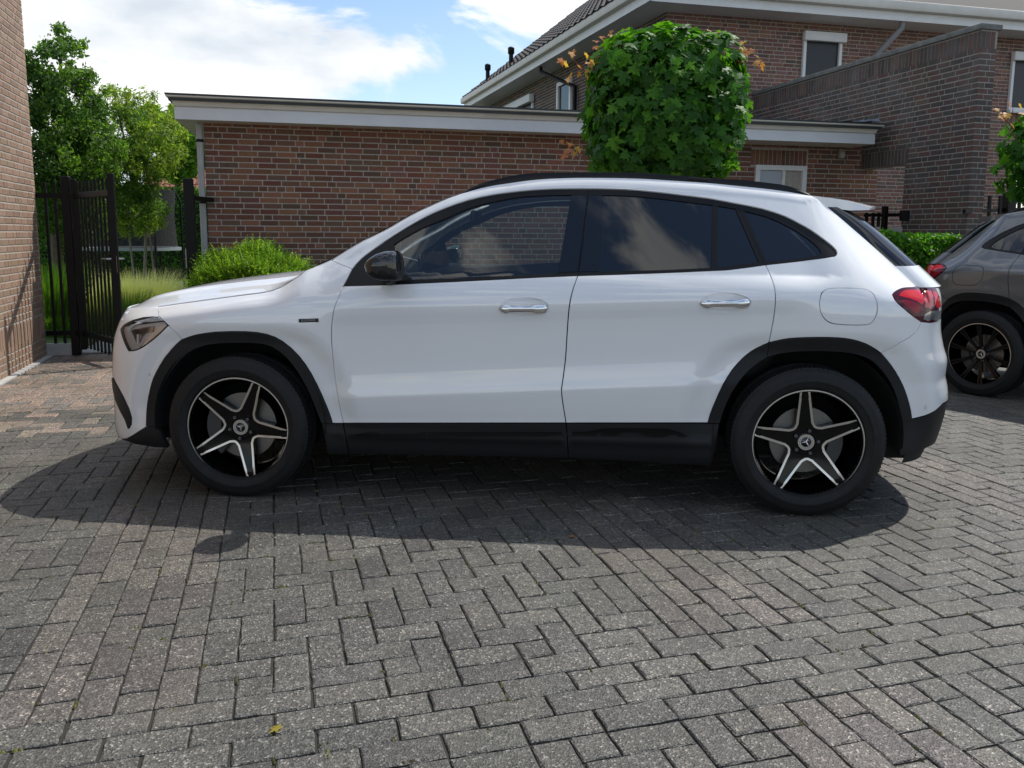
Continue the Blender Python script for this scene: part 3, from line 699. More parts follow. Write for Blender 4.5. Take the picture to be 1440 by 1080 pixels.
for (cx,cy,rx,rz,nl,k,cs) in ((80,270,.62,.75,7500,60,0),(75,200,.50,.6,5200,50,0),(95,150,.42,.55,3600,40,0),(48,130,.30,.45,1800,24,0),(88,95,.22,.42,1300,16,0),(50,85,.13,.22,350,7,1),(86,62,.16,.24,520,8,1),(120,112,.16,.14,330,7,1),(120,215,.5,.5,3600,40,1)):
    C,R=E3(cx,cy,Y,rx,.7,rz); bl.append((C,R,nl,k,cs))
bs=at(85,420,Y); bs.z=0
tree('holly_tree','tall dark green dense tree with small glossy leaves, left behind the gate',bs,[bs,bs+UZ*1.2,at(84,180,Y),at(86,50,Y)],bl,.055,.032,[DK,MD],101,limbs=[[at(84,180,Y),at(50,80,Y)],[at(84,220,Y),at(122,108,Y)]],trunk_r=(.10,.012))
Y=13.2; bl=[]
for (cx,cy,rx,rz,nl,k,cs) in ((165,190,.62,.5,3600,45,0),(165,250,.68,.55,5200,50,0),(185,290,.5,.35,2600,36,0),(150,150,.42,.3,1500,26,1),(215,160,.50,.36,1500,26,1),(232,200,.35,.3,900,18,1),(205,225,.45,.4,1900,30,1),(190,312,.36,.2,900,16,1),(120,250,.45,.5,2600,36,0)):
    C,R=E3(cx,cy,Y,rx,.6,rz); bl.append((C,R,nl,k,cs))
bs=at(200,400,Y); bs.z=0; M_PALE=mat('pale_bark',(.30,.27,.22),.8,noise=.2)
tree('birch_tree','airy yellow green tree with thin pale stems in front of the trampoline',bs,[bs,at(205,330,Y),at(185,240,Y),at(160,130,Y)],bl,.075,.022,[MD,LT],202,limbs=[[at(190,400,Y),at(178,300,Y),at(160,220,Y)],[at(218,395,Y),at(208,310,Y),at(215,170,Y)]],trunk_r=(.03,.014),tm_=M_PALE)
Y=24; bl=[]
for (cx,cy,rx,rz,nl,k) in ((250,205,1.0,.9,3600,40),(268,195,.8,.7,2200,26),(232,180,.7,.7,1600,20)):
    C,R=E3(cx,cy,Y,rx,.9,rz); bl.append((C,R,nl,k,0))
bs=at(250,340,Y); bs.z=0
tree('garden_tree','bright green tree rising behind the red tiled roof',bs,[bs,at(250,260,Y),at(252,170,Y)],bl,.16,.09,[BR],303,trunk_r=(.14,.04))
# ---- neighbour house with red roof
nb=thing('neighbour_house',at(255,330,31),'far house with a red tiled roof seen beside the garage corner','house')
o_=at(205,330,31); o_.z=0; ue=Vector((1,0.12,0)).normalized(); oo=Vector((.12,-1,0)).normalized()
boxat(nb,'wall',o_,ue,oo,0,9,-6,0,0,2.75,mat('far_brick',(.16,.09,.07),.9,noise=.2,nscale=12))
tb=MB(); r6=random.Random(2)
zt0,zt1=3.0,4.0
for row in range(5):
    for c_ in range(40):
        f=row/5; u=c_*.225; zb=2.72+row*.27; yb=.3-row*.36
        V=[]
        for i in range(5):
            x=u+.225*i/4; s_=.03*math.sin(i/4*math.pi)
            V.append(o_+ue*x+oo*(yb)+UZ*(zb+.03+s_)); 
        for i in range(5):
            x=u+.225*i/4; s_=.03*math.sin(i/4*math.pi); V.append(o_+ue*x+oo*(yb-.40)+UZ*(zb+.30+s_))
        tb.add(V,[(i,i+1,6+i,5+i) for i in range(4)],rmix(r6,[(.25,.085,.045),(.22,.075,.045),(.28,.10,.055)],.12))
rf=boxat(nb,'roof',o_,ue,oo,-.1,9.1,-4,-1.6,2.6,4.02,mat('far_ridge',(.17,.07,.05),.8))
tag(link('roof_tiling',tb.mesh('roof_tiling',M_TILE,True),rf),kind='stuff')
# ---- hedges
def hedge(name,label,org,ud,nd,length,h,dep,nl,leafL,leafW,cols,seed,top=.5,rough=.08,core=True):
    t=thing(name,org,label,'hedge'); rs=np.random.RandomState(seed)
    f=rs.rand(nl); P=np.zeros((nl,3)); Nn=np.zeros((nl,3)); u_=rs.rand(nl)*length
    bump=.5*np.sin(u_*4.1+seed)+.5*np.sin(u_*9.7+1.3*seed)
    tp=f<top; zz=np.where(tp,h+rough*bump*.5-rs.rand(nl)**2*.12,h*rs.rand(nl)**.8); dd=np.where(tp,-rs.rand(nl)*dep,rough*.6*np.sin(u_*6+zz*7)-rs.rand(nl)**2*.15)
    ends=rs.rand(nl)<.10; e0=rs.rand(nl)<.5; u_=np.where(ends,np.where(e0,-.03,length+.03)*1.0,u_); dd=np.where(ends,-rs.rand(nl)*dep,dd); zz=np.where(ends,h*rs.rand(nl),zz); tp=tp&~ends
    un=np.array(ud);nn=np.array(nd); P=np.array(org)+u_[:,None]*un+dd[:,None]*nn; P[:,2]=zz
    Nn=np.where(tp[:,None],np.array([0,0,1.])+.3*nn,nn+np.array([0,0,.3])); Nn=np.where(ends[:,None],un*np.where(e0,-1,1)[:,None]+np.array([0,0,.3]),Nn); Nn/=np.linalg.norm(Nn,axis=1,keepdims=True)
    V,F,T=leaf_quads(P,Nn,leafL,leafW,seed,cols,.1)
    link('foliage',fast_mesh('foliage',V,F,M_LEAF,T),t)
    if core: boxat(t,'branches',Vector(org),Vector(ud),Vector(nd),.04,length-.04,-dep+.05,-.13,0.0,h-.10,mat('hedge_core',(.018,.022,.010),.95))
    return t
h0=at(25,330,22.5); h0.z=0
hedge('hedge','long clipped green hedge at the back of the garden behind the trampoline',h0,Vector((1,.12,0)).normalized(),Vector((.12,-1,0)).normalized(),8.6,2.5,.8,18000,.075,.05,[(.055,.15,.015),(.075,.19,.02),(.04,.11,.014),(.09,.22,.02)],401,.15)
h1=at(1180,330,8.9); h1.z=0
hedge('hedge','low bright green leafy hedge between the two cars and the brick pier',h1,EU,EO,1.62,1.31,.8,15000,.052,.03,[(.06,.17,.015),(.09,.24,.02),(.045,.12,.013),(.12,.28,.025)],402,.5,.11)
h2=at(1290,330,20); h2.z=0
hedge('hedge','distant dark hedge beyond the right end of the house',h2+Vector((4,0,0)),Vector((1,.12,0)).normalized(),Vector((.12,-1,0)).normalized(),9,2.7,.8,9000,.10,.07,DK,403,.2)
# ---- yew bush in front of the garage, feathery shoots
def yew(label,C,R,n,seed,ax=1):
    t=thing('yew_bush',(C[0],C[1],0),label,'bush'); rs=np.random.RandomState(seed); V=[];F=[];T=[]
    b=MB()
    for k in range(7): a=k*.9; b.tube([(C[0],C[1],0),(C[0]+.3*R[0]*math.cos(a),C[1]+.3*R[1]*math.sin(a),C[2]*.8),(C[0]+.7*R[0]*math.cos(a),C[1]+.7*R[1]*math.sin(a),C[2]+.4*R[2])],[.02,.014,.006],6)
    link('stems',b.mesh('stems',M_BARK),t)
    u=rs.normal(size=(n,3)); u[:,2]=np.abs(u[:,2])*1.1-.25; u/=np.linalg.norm(u,axis=1,keepdims=True)
    rr=(.62+.40*rs.rand(n,1)); lump=1+.13*np.sin(u[:,:1]*7+seed)+.10*np.sin(u[:,1:2]*9+u[:,2:]*5)
    P0=np.array(C)+u*rr*lump*np.array(R); d=u*.7+np.array([0,0,.55])+rs.normal(size=(n,3))*.45; d/=np.linalg.norm(d,axis=1,keepdims=True)
    Ln=.07+.10*rs.rand(n,1); cols=np.array([(.10,.19,.015),(.16,.28,.02),(.07,.13,.012),(.24,.36,.03),(.13,.22,.02)])
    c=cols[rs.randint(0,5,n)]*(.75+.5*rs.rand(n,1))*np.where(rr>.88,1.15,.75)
    s=np.cross(d,rs.normal(size=(n,3))); s/=np.linalg.norm(s,axis=1,keepdims=True)
    Vs=[];Fs=[];Ts=[];o=0
    for k in range(7):        # needles along each shoot, alternate sides
        f=(k+.5)/7; p=P0+d*Ln*f; sd=(1 if k%2 else -1)
        tip=p+(s*sd*.9+d*.8)*.030*(1.15-f*.6); w=np.cross(s,d)*.005
        Vv=np.stack([p-w,p+w+d*.004,tip],1).reshape(-1,3); i=np.arange(n)*3
        Vs.append(Vv);Fs.append(np.stack([i,i+1,i+2],1)+o);o+=len(Vv);Ts.append(np.repeat(c*(.85+.4*f),3,0))
    w=np.cross(s,d)*.004; Vv=np.stack([P0-w-d*.1,P0+w-d*.1,P0+d*Ln],1).reshape(-1,3); i=np.arange(n)*3
    Vs.append(Vv);Fs.append(np.stack([i,i+1,i+2],1)+o);Ts.append(np.repeat(c*.8,3,0))
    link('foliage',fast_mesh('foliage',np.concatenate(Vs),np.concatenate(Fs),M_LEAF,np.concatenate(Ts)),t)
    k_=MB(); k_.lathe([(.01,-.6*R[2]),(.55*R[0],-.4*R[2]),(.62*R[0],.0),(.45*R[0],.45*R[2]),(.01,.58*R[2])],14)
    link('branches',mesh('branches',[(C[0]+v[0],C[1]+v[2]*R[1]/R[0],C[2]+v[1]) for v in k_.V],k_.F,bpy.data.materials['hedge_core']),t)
    return t
c=at(358,392,9.0); yew('bushy bright yellow green yew shrub against the garage wall left',(c.x,c.y,.74),(.53,.48,.36),9000,51)
c=at(480,420,9.1); yew('lower dark yew shrub behind the bonnet of the white car',(c.x,c.y,.45),(.55,.42,.36),4500,52)
# ---- ornamental grasses
def blades(P,H,lean,width,cols,seed,tipc=None):
    rs=np.random.RandomState(seed); n=len(P); a=rs.rand(n)*2*np.pi; dr=np.stack([np.cos(a),np.sin(a),np.zeros(n)],1); h=H*(.6+.5*rs.rand(n)); ln=lean*(.3+rs.rand(n))
    sd=np.stack([-np.sin(a),np.cos(a),np.zeros(n)],1)*width; Vs=[];K=4
    col=np.array(cols)[rs.randint(0,len(cols),n)]*(.8+.4*rs.rand(n,1)); Ts=[]
    for k in range(K):
        f=k/(K-1); p=P+dr*(ln*f**2)[:,None]+np.array([0,0,1.])*(h*(f-.25*f*f*ln/H))[:,None]; w=sd*(1-f*.9)
        Vs+= [p-w,p+w]; cc=col if tipc is None else col*(1-f)+np.array(tipc)*f; Ts+=[cc,cc]
    V=np.stack(Vs,1).reshape(-1,3); T=np.stack(Ts,1).reshape(-1,3); i=np.arange(n)[:,None]*2*K
    F=np.concatenate([np.stack([i[:,0]+2*k,i[:,0]+2*k+1,i[:,0]+2*k+3,i[:,0]+2*k+2],1) for k in range(K-1)])
    return V,F,T
def clump(name,label,px_,Y_,R,H,lean,n,cols,seed,tipc=None,cat='grass',w=.0035,py_=420):
    c=at(px_,py_,Y_); rs=np.random.RandomState(seed); a=rs.rand(n)*6.283; r=R*np.sqrt(rs.rand(n)); P=np.stack([c.x+r*np.cos(a),c.y+r*np.sin(a),np.zeros(n)],1)
    t=thing(name,(c.x,c.y,0),label,cat); V,F,T=blades(P,H,lean,w,cols,seed,tipc); link('blades',fast_mesh('blades',V,F,M_GRASSB,T),t)
GG=[(.13,.19,.05),(.17,.24,.06),(.2,.27,.08)]; ST=(.95,.88,.60)
clump('feather_grass','pale feathery ornamental grass clump right behind the gate leaf',197,11.4,.38,.80,.34,3000,GG,61,ST)
clump('feather_grass','straw coloured grass clump seen through the bars of the gate',140,11.8,.45,.70,.35,2600,GG,62,ST)
clump('feather_grass','dark green grass tuft at the foot of the gate end',178,10.3,.22,.62,.2,1500,[(.05,.11,.015),(.07,.14,.02)],63,(.12,.2,.04))
clump('orange_sedge','low clump with orange brown blades beside the garden path',236,12.4,.40,.42,.2,1800,[(.26,.13,.03),(.2,.16,.03),(.1,.17,.03)],64,(.2,.22,.05))
clump('orange_sedge','green and rusty plant clump left of the fence post',256,12.9,.34,.52,.2,1400,[(.10,.18,.03),(.2,.14,.03),(.12,.2,.03)],65,(.26,.2,.08))
clump('garden_plant','bright green leafy clump in front of the orange sedge',218,11.6,.22,.30,.14,900,[(.10,.24,.02),(.13,.28,.03)],66,None,'plant',.008)
clump('garden_plant','green border plants low along the left side of the path',122,10.6,.5,.30,.15,1500,[(.06,.14,.02),(.09,.18,.02)],67,None,'plant',.007)
clump('garden_plant','leafy plants against the brick building by the fence panel',62,10.6,.45,.9,.25,1900,[(.05,.12,.015),(.08,.17,.02),(.12,.22,.03)],68,None,'plant',.012)
clump('dry_grass','few dry yellow stalks rising behind the bonnet in front of the garage',548,8.7,.14,1.42,.30,26,[(.30,.26,.10),(.22,.22,.08)],69,(.42,.36,.16),'grass',.003)
# ---- trampoline
NETM=bpy.data.materials.new('safety_net'); NETM.use_nodes=True; _t=NETM.node_tree; _b=_t.nodes['Principled BSDF']; _b.inputs['Base Color'].default_value=(.02,.02,.021,1); _b.inputs['Roughness'].default_value=.9; _b.inputs['Alpha'].default_value=.62
tc_=at(186,345,19.5); tr=thing('trampoline',(tc_.x,tc_.y,0),'round trampoline with black safety net in the garden','trampoline')
R=1.02; nm=MB(); nseg=40
V=[];F=[]
for k in range(nseg):
    a=2*math.pi*k/nseg
    for z,rr in ((.95,R*.97),(1.6,R*.92),(2.25,R*.97)): V.append((tc_.x+rr*math.cos(a),tc_.y+rr*math.sin(a),z))
for k in range(nseg):
    for j in range(2): F.append((k*3+j,k*3+j+1,((k+1)%nseg)*3+j+1,((k+1)%nseg)*3+j))
nm.add(V,F); link('net',nm.mesh('net',NETM,True),tr)
b=MB(); b.lathe([(R*.8,.93),(R*1.04,.94),(R*1.04,.87),(R*.8,.89)],nseg,closed=True); link('edge_pad',mesh('edge_pad',[(tc_.x+v[0],tc_.y+v[2],v[1]) for v in b.V],b.F,mat('pad_grey',(.22,.25,.26),.6)),tr)
b=MB(); b.lathe([(.01,.925),(R*.82,.925)],nseg); link('jumping_mat',mesh('jumping_mat',[(tc_.x+v[0],tc_.y+v[2],v[1]) for v in b.V],b.F,mat('mat_black',(.02,.02,.02),.8)),tr)
for k in range(6):
    a=2*math.pi*k/6+.35; p=Vector((tc_.x+R*1.06*math.cos(a),tc_.y+R*1.06*math.sin(a),0)); q=Vector((math.cos(a),math.sin(a),0)); b=MB()
    b.tube([p,p+UZ*1.95,p-q*.05+UZ*2.1,p-q*.16+UZ*2.3],.025,8); link('pole',smooth_angle(b.mesh('pole',M_IRON),50),tr)
# ---- fence and railing beside the pier
yr=11.0; f1=thing('fence',at(1245,330,yr),'small black fence panel in the doorway of the brick wall','fence')
def vz(px_,py_,Y_): return at(px_,py_,Y_)
one('rail',lambda b:bar(b,vz(1216,303,11.5),vz(1268,302,10.9),.03,.04),M_IRON,f1)
for pxx in (1219,1228,1236): one('picket',lambda b:bar(b,vz(pxx,330,11.3)-UZ*.6,vz(pxx,299,11.3),.03,.03),M_IRON,f1)
one('post',lambda b:bar(b,vz(1245,322,11.05)-UZ*1.3,vz(1245,290,11.05),.06,.06),M_IRON,f1,.003)
one('lock_box',lambda b:b.box(tuple(vz(1272,303.5,10.75)),(.10,.08,.13)),M_IRON,f1,.006)
one('kerb_board',lambda b:bar(b,vz(1220,319,11.4)-UZ*.10,vz(1270,319,11.1)-UZ*.10,.06,.20),M_CONC,f1)
f2=thing('fence',at(1390,330,10.4),'black railing with three upright bars right of the brick pier','fence')
one('rail',lambda b:bar(b,vz(1356,297.5,10.0),vz(1420,295,10.6),.035,.045),M_IRON,f2)
for pxx,pyy in ((1376,277),(1392,275),(1407,275)): one('picket',lambda b:bar(b,vz(pxx,330,10.3)-UZ*1.0,vz(pxx,pyy,10.3),.03,.03),M_IRON,f2)
one('post',lambda b:bar(b,vz(1420,330,10.5)-UZ*1.2,vz(1420,270,10.5),.13,.10),M_IRON,f2,.005)
one('rail',lambda b:bar(b,vz(1424,295,10.5),vz(1560,292,11.2),.035,.045),M_IRON,f2); 
for k in range(6):
    one('picket',lambda b:bar(b,vz(1434+k*22,330,10.6)-UZ*1.0,vz(1434+k*22,275,10.6),.03,.03),M_IRON,f2)
# ---- clipped maple: every large leaf a leaf
def maple_mesh(seed,col,size=1.0):
    r=random.Random(seed)
    H=[(0,0),(.2,-.08),(.43,-.05),(.36,.09),(.30,.15),(.52,.2),(.74,.44),(.52,.45),(.25,.43),(.31,.62),(.27,.75),(.14,.74),(0,1.02)]
    pts=[(x*r.uniform(.92,1.08),y+r.uniform(-.02,.02)) for x,y in H]+[(-x*r.uniform(.92,1.08),y+r.uniform(-.02,.02)) for x,y in H[1:-1]][::-1]
    cx_,cy_=0,.33; f=r.uniform(.12,.32); dp=r.uniform(.12,.40)
    V=[(0,.33-.5,.0)]+[(x,y-.5,abs(x)*f-dp*(max(0,y-.33)**2)*1.1-.25*x*x) for x,y in pts]
    V=[(a*size,b*size,c*size) for a,b,c in V]; n=len(pts)
    F=[(0,1+i,1+(i+1)%n) for i in range(n)]
    me=mesh('leaf',V,F,M_MAPLE,tint=[col]*len(V)); return me
MPG=[(0.0297, 0.1013, 0.0108), (0.0405, 0.1283, 0.0135), (0.0243, 0.081, 0.0121), (0.0567, 0.1688, 0.0149), (0.0351, 0.1107, 0.0149), (0.081, 0.2093, 0.0162)]
ORG=[(.42,.17,.06),(.48,.24,.09),(.36,.14,.06),(.45,.28,.08)]
LV=[maple_mesh(k,tuple(c*random.Random(k).uniform(.85,1.15) for c in MPG[k%6])) for k in range(24)]
LO=[maple_mesh(100+k,ORG[k%4]) for k in range(8)]
def leafM(p,n,rr,s,droop=.7):
    n=Vector(n).normalized(); down=Vector((0,0,-1)); t=(down-n*down.dot(n)); 
    if t.length<.1: t=Vector((rr.gauss(0,1),rr.gauss(0,1),0))
    t=(t.normalized()*droop+n*.30+Vector((rr.gauss(0,.42),rr.gauss(0,.42),rr.gauss(0,.22)))).normalized()
    z=(n+Vector((rr.gauss(0,.28),rr.gauss(0,.28),.35+rr.gauss(0,.25)))); z=(z-t*z.dot(t)).normalized(); x=t.cross(z)
    return Matrix(((x.x*s,t.x*s,z.x*s,p[0]),(x.y*s,t.y*s,z.y*s,p[1]),(x.z*s,t.z*s,z.z*s,p[2]),(0,0,0,1)))
def maple(label,C,R,n,seed,shoots,budget,group,expo=3.2):
    rr=random.Random(seed); t=thing('maple_tree',(C[0],C[1],0),label,'tree',group)
    b=MB(); b.tube([(C[0],C[1],0),(C[0]+.02,C[1],C[2]-R[2]),(C[0],C[1],C[2]+.4*R[2])],[.06,.05,.03],10)
    for k in range(16):
        a=rr.uniform(0,6.28); z=rr.uniform(-.8,.7); e=(C[0]+.8*R[0]*math.cos(a),C[1]+.8*R[1]*math.sin(a),C[2]+R[2]*(z+.15)); b.tube([(C[0],C[1],C[2]+R[2]*z*.6),tuple((e[i]+(C[0],C[1],C[2]+R[2]*z)[i])/2 for i in range(3)),e],[.018,.012,.004],5)
    link('trunk',smooth_angle(b.mesh('trunk',M_BARK),60),t)
    items=[]
    for k in range(n):
        while 1:
            u=Vector((rr.gauss(0,1),rr.gauss(0,1),rr.gauss(0,1))).normalized()
            q=(abs(u.x)**expo+abs(u.y)**expo+abs(u.z)**expo)**(-1/expo)
            if u.z*q>-.98: break
        dep=rr.random()**1.4*.42; lump=1+.03*math.sin(9*u.x*q+seed)+.03*math.sin(10*u.z*q+4*u.x*q+2*u.y*q)
        p=Vector((C[0]+R[0]*u.x*q*(1-dep)*lump,C[1]+R[1]*u.y*q*(1-dep)*lump,C[2]+R[2]*u.z*q*(1-dep*.8)*lump))
        g=Vector((math.copysign(abs(u.x*q)**(expo-1),u.x),math.copysign(abs(u.y*q)**(expo-1),u.y),math.copysign(abs(u.z*q)**(expo-1),u.z)))
        s=rr.uniform(.075,.135) if dep<.12 else rr.uniform(.065,.115)
        items.append((dep,p,leafM(p,g,rr,s),rr.randrange(24)))
    for k in range(int(n*.7)):               # the shaded inside of the crown
        u=Vector((rr.gauss(0,1),rr.gauss(0,1),rr.gauss(0,1))).normalized(); q=(abs(u.x)**expo+abs(u.y)**expo+abs(u.z)**expo)**(-1/expo)*rr.uniform(.35,.66)
        p=Vector((C[0]+R[0]*u.x*q,C[1]+R[1]*u.y*q,C[2]+R[2]*u.z*q)); items.append((3.0,p,leafM(p,u,rr,rr.uniform(.13,.2)),rr.randrange(24)))
    items.sort(key=lambda i:(0 if shows(i[1],6) else 1, far(i[1])+i[0]*1.0))
    rest=MB()
    for k,(dep,p,M,v) in enumerate(items):
        if k<budget and dep<1 and shows(p,6): link('leaf',LV[v],t,M)
        else:
            me=LV[v]; cv=me.attributes['tint'].data[0].color[:3]
            rest.add([M@x.co for x in me.vertices],[tuple(f.vertices) for f in me.polygons],cv)
    tag(link('foliage',rest.mesh('foliage',M_MAPLE),t),kind='stuff')
    for (p,k) in shoots:
        st=MB(); st.tube([Vector(p)-Vector(((p[0]-C[0])*.18,(p[1]-C[1])*.18,.12)),Vector(p),Vector(p)+UZ*.07],[.005,.004,.002],5); sh_=link('young_shoot',st.mesh('young_shoot',mat('red_twig',(.16,.06,.03),.6)),t)
        for j in range(k):
            q=Vector(p)+Vector((rr.gauss(0,.055),rr.gauss(0,.055),rr.uniform(-.07,.08))); link('leaf',LO[rr.randrange(8)],sh_,leafM(q,(rr.gauss(0,1),-.6,.5),rr,rr.uniform(.05,.085),1.2))
    return t
MY=7.85; mc=at(933,146,MY)
top_=at(933,44,MY).z; bot_=at(933,250,MY).z-.1
mc.z=(top_+bot_)/2; RX=(at(1056,150,MY).x-at(812,150,MY).x)/2*.90
sh_=[(at(px_,py_,MY-dy),k) for px_,py_,dy,k in ((806,84,.3,6),(812,106,.3,5),(829,90,.3,6),(857,58,.2,7),(872,64,.2,6),(866,52,.1,5),(948,52,.3,5),(1003,50,0,4),(1047,72,.2,8),(1050,84,.2,7),(1044,98,.2,3),(803,203,.5,5),(808,212,.5,4))]
maple('large clipped maple with big green leaves behind the roof of the white car',tuple(mc),(RX,.72,(top_-bot_)/2*.97),3500,71,sh_,300,'clipped maples',3.3)
MY=8.4; mc=at(1506,222,MY)
sh_=[(at(px_,py_,MY-dy),k) for px_,py_,dy,k in ((1409,163,.2,6),(1414,176,.2,4),(1424,158,.1,3))]
maple('clipped maple with a small orange shoot cut off by the right edge',tuple(mc),(.56,.6,.48),1200,72,sh_,220,'clipped maples',3.0)
# ---- fallen leaves
fm=maple_mesh(301,(.30,.24,.04))
for p_,lab in (((386,1026),'small yellow fallen leaf on the pavers at the bottom edge left of centre'),((803,756),'tiny orange leaf on the pavers below the door gap of the white car')):
    d=at(*p_,5)-Vector((0,0,CAM_H)); g=Vector((0,0,CAM_H))+d*(-CAM_H/d.z)
    o=link('fallen_leaf',fm if p_[0]<500 else maple_mesh(302,(.36,.16,.04)),None,Matrix.Translation(g+UZ*.006)@Matrix.Rotation(1.1,4,'Z')@Matrix.Scale(.032 if p_[0]<500 else .022,4)); tag(o,lab,'leaf')
# ---- car tables (metres)
E_TAB=[[-2.0364, 0.6169, 0.9053], [-1.9783, 0.6532, 0.9112], [-1.9201, 0.6876, 0.917], [-1.8619, 0.7156, 0.9233], [-1.8038, 0.7352, 0.9308], [-1.7456, 0.7521, 0.9396], [-1.6874, 0.766, 0.9487], [-1.6293, 0.7763, 0.9574], [-1.5711, 0.783, 0.9658], [-1.5129, 0.7887, 0.9742], [-1.4548, 0.7936, 0.9829], [-1.3966, 0.7974, 0.9915], [-1.3384, 0.7996, 0.9995], [-1.2803, 0.7998, 1.0069], [-1.2221, 0.797, 1.0169], [-1.1639, 0.7919, 1.0373], [-1.1058, 0.7856, 1.0732], [-1.0476, 0.7764, 1.1138], [-0.9894, 0.7635, 1.1375], [-0.9313, 0.7513, 1.162], [-0.8731, 0.7399, 1.1964], [-0.8149, 0.7284, 1.2341], [-0.7568, 0.7171, 1.2668], [-0.6986, 0.7058, 1.2941], [-0.6404, 0.6949, 1.3249], [-0.5822, 0.6842, 1.3604], [-0.5241, 0.6741, 1.3936], [-0.4659, 0.6642, 1.423], [-0.4077, 0.654, 1.4498], [-0.3496, 0.6439, 1.4756], [-0.2914, 0.6341, 1.4968], [-0.2332, 0.6251, 1.515], [-0.1751, 0.6174, 1.5302], [-0.1169, 0.6114, 1.5416], [-0.0587, 0.6069, 1.5502], [-0.0006, 0.6028, 1.5591], [0.0576, 0.599, 1.5662], [0.1158, 0.5955, 1.5711], [0.1739, 0.5924, 1.5741], [0.2321, 0.5898, 1.5762], [0.2903, 0.5876, 1.5774], [0.3484, 0.586, 1.5776], [0.4066, 0.5849, 1.5772], [0.4648, 0.5841, 1.5766], [0.5229, 0.5833, 1.5756], [0.5811, 0.5826, 1.5737], [0.6393, 0.582, 1.5706], [0.6974, 0.5814, 1.567], [0.7556, 0.581, 1.5632], [0.8138, 0.5806, 1.5597], [0.8719, 0.5803, 1.556], [0.9301, 0.5801, 1.5515], [0.9883, 0.58, 1.546], [1.0464, 0.5801, 1.5402], [1.1046, 0.5804, 1.5345], [1.1628, 0.5809, 1.5285], [1.2209, 0.5816, 1.5215], [1.2791, 0.5825, 1.5134], [1.3373, 0.5836, 1.5036], [1.3954, 0.5849, 1.4924], [1.4273, 0.5859, 1.4767], [1.4579, 0.5873, 1.4529], [1.4884, 0.5892, 1.4286], [1.519, 0.5916, 1.4036], [1.5495, 0.5945, 1.378], [1.5801, 0.5977, 1.3518], [1.6106, 0.6014, 1.325], [1.6412, 0.6074, 1.2977], [1.6717, 0.6155, 1.2696], [1.7023, 0.6251, 1.241], [1.7328, 0.6358, 1.212], [1.7633, 0.6469, 1.1828], [1.7939, 0.6579, 1.1534], [1.8244, 0.669, 1.1239], [1.855, 0.6812, 1.094], [1.8855, 0.6941, 1.0636]]
ZN,XNV=[0.15, 0.25, 0.35, 0.45, 0.55, 0.65, 0.75, 0.85, 0.95, 1.1],[-2.2359, -2.2559, -2.2507, -2.2432, -2.2401, -2.231, -2.211, -2.1731, -2.1352, -2.0126]
ZT,XTV=[0.15, 0.25, 0.35, 0.45, 0.52, 0.58, 0.64, 0.7, 0.78, 0.86, 0.92, 0.97, 1.05],[2.0743, 2.1093, 2.1399, 2.1611, 2.1669, 2.1578, 2.1422, 2.1441, 2.1162, 2.0948, 2.0895, 2.09, 2.1159]
HOODC=[[-2.3935, 0.12, 0.8647], [-2.3318, 0.12, 0.8873], [-2.2495, 0.12, 0.9175], [-2.1625, 0.12, 0.9498], [-2.0613, 0.12, 0.9799], [-1.9613, 0.12, 1.003], [-1.861, 0.12, 1.0226], [-1.7416, 0.12, 1.0452], [-1.5641, 0.12, 1.0703], [-1.399, 0.12, 1.0904], [-1.2897, 0.12, 1.0995]]
RAIL=[[-0.2977, -0.6231, 1.4972], [-0.2387, -0.6139, 1.5288], [-0.1736, -0.6052, 1.5549], [-0.1082, -0.5986, 1.5703], [-0.0296, -0.5928, 1.5879], [0.1014, -0.5843, 1.5997], [0.2323, -0.5778, 1.6019], [0.5103, -0.5715, 1.6023], [0.7174, -0.5693, 1.5906], [0.9129, -0.5681, 1.5758], [1.0423, -0.5681, 1.5688], [1.1695, -0.569, 1.5561], [1.275, -0.5705, 1.5415], [1.3386, -0.5717, 1.5224], [1.3914, -0.5728, 1.5004]]
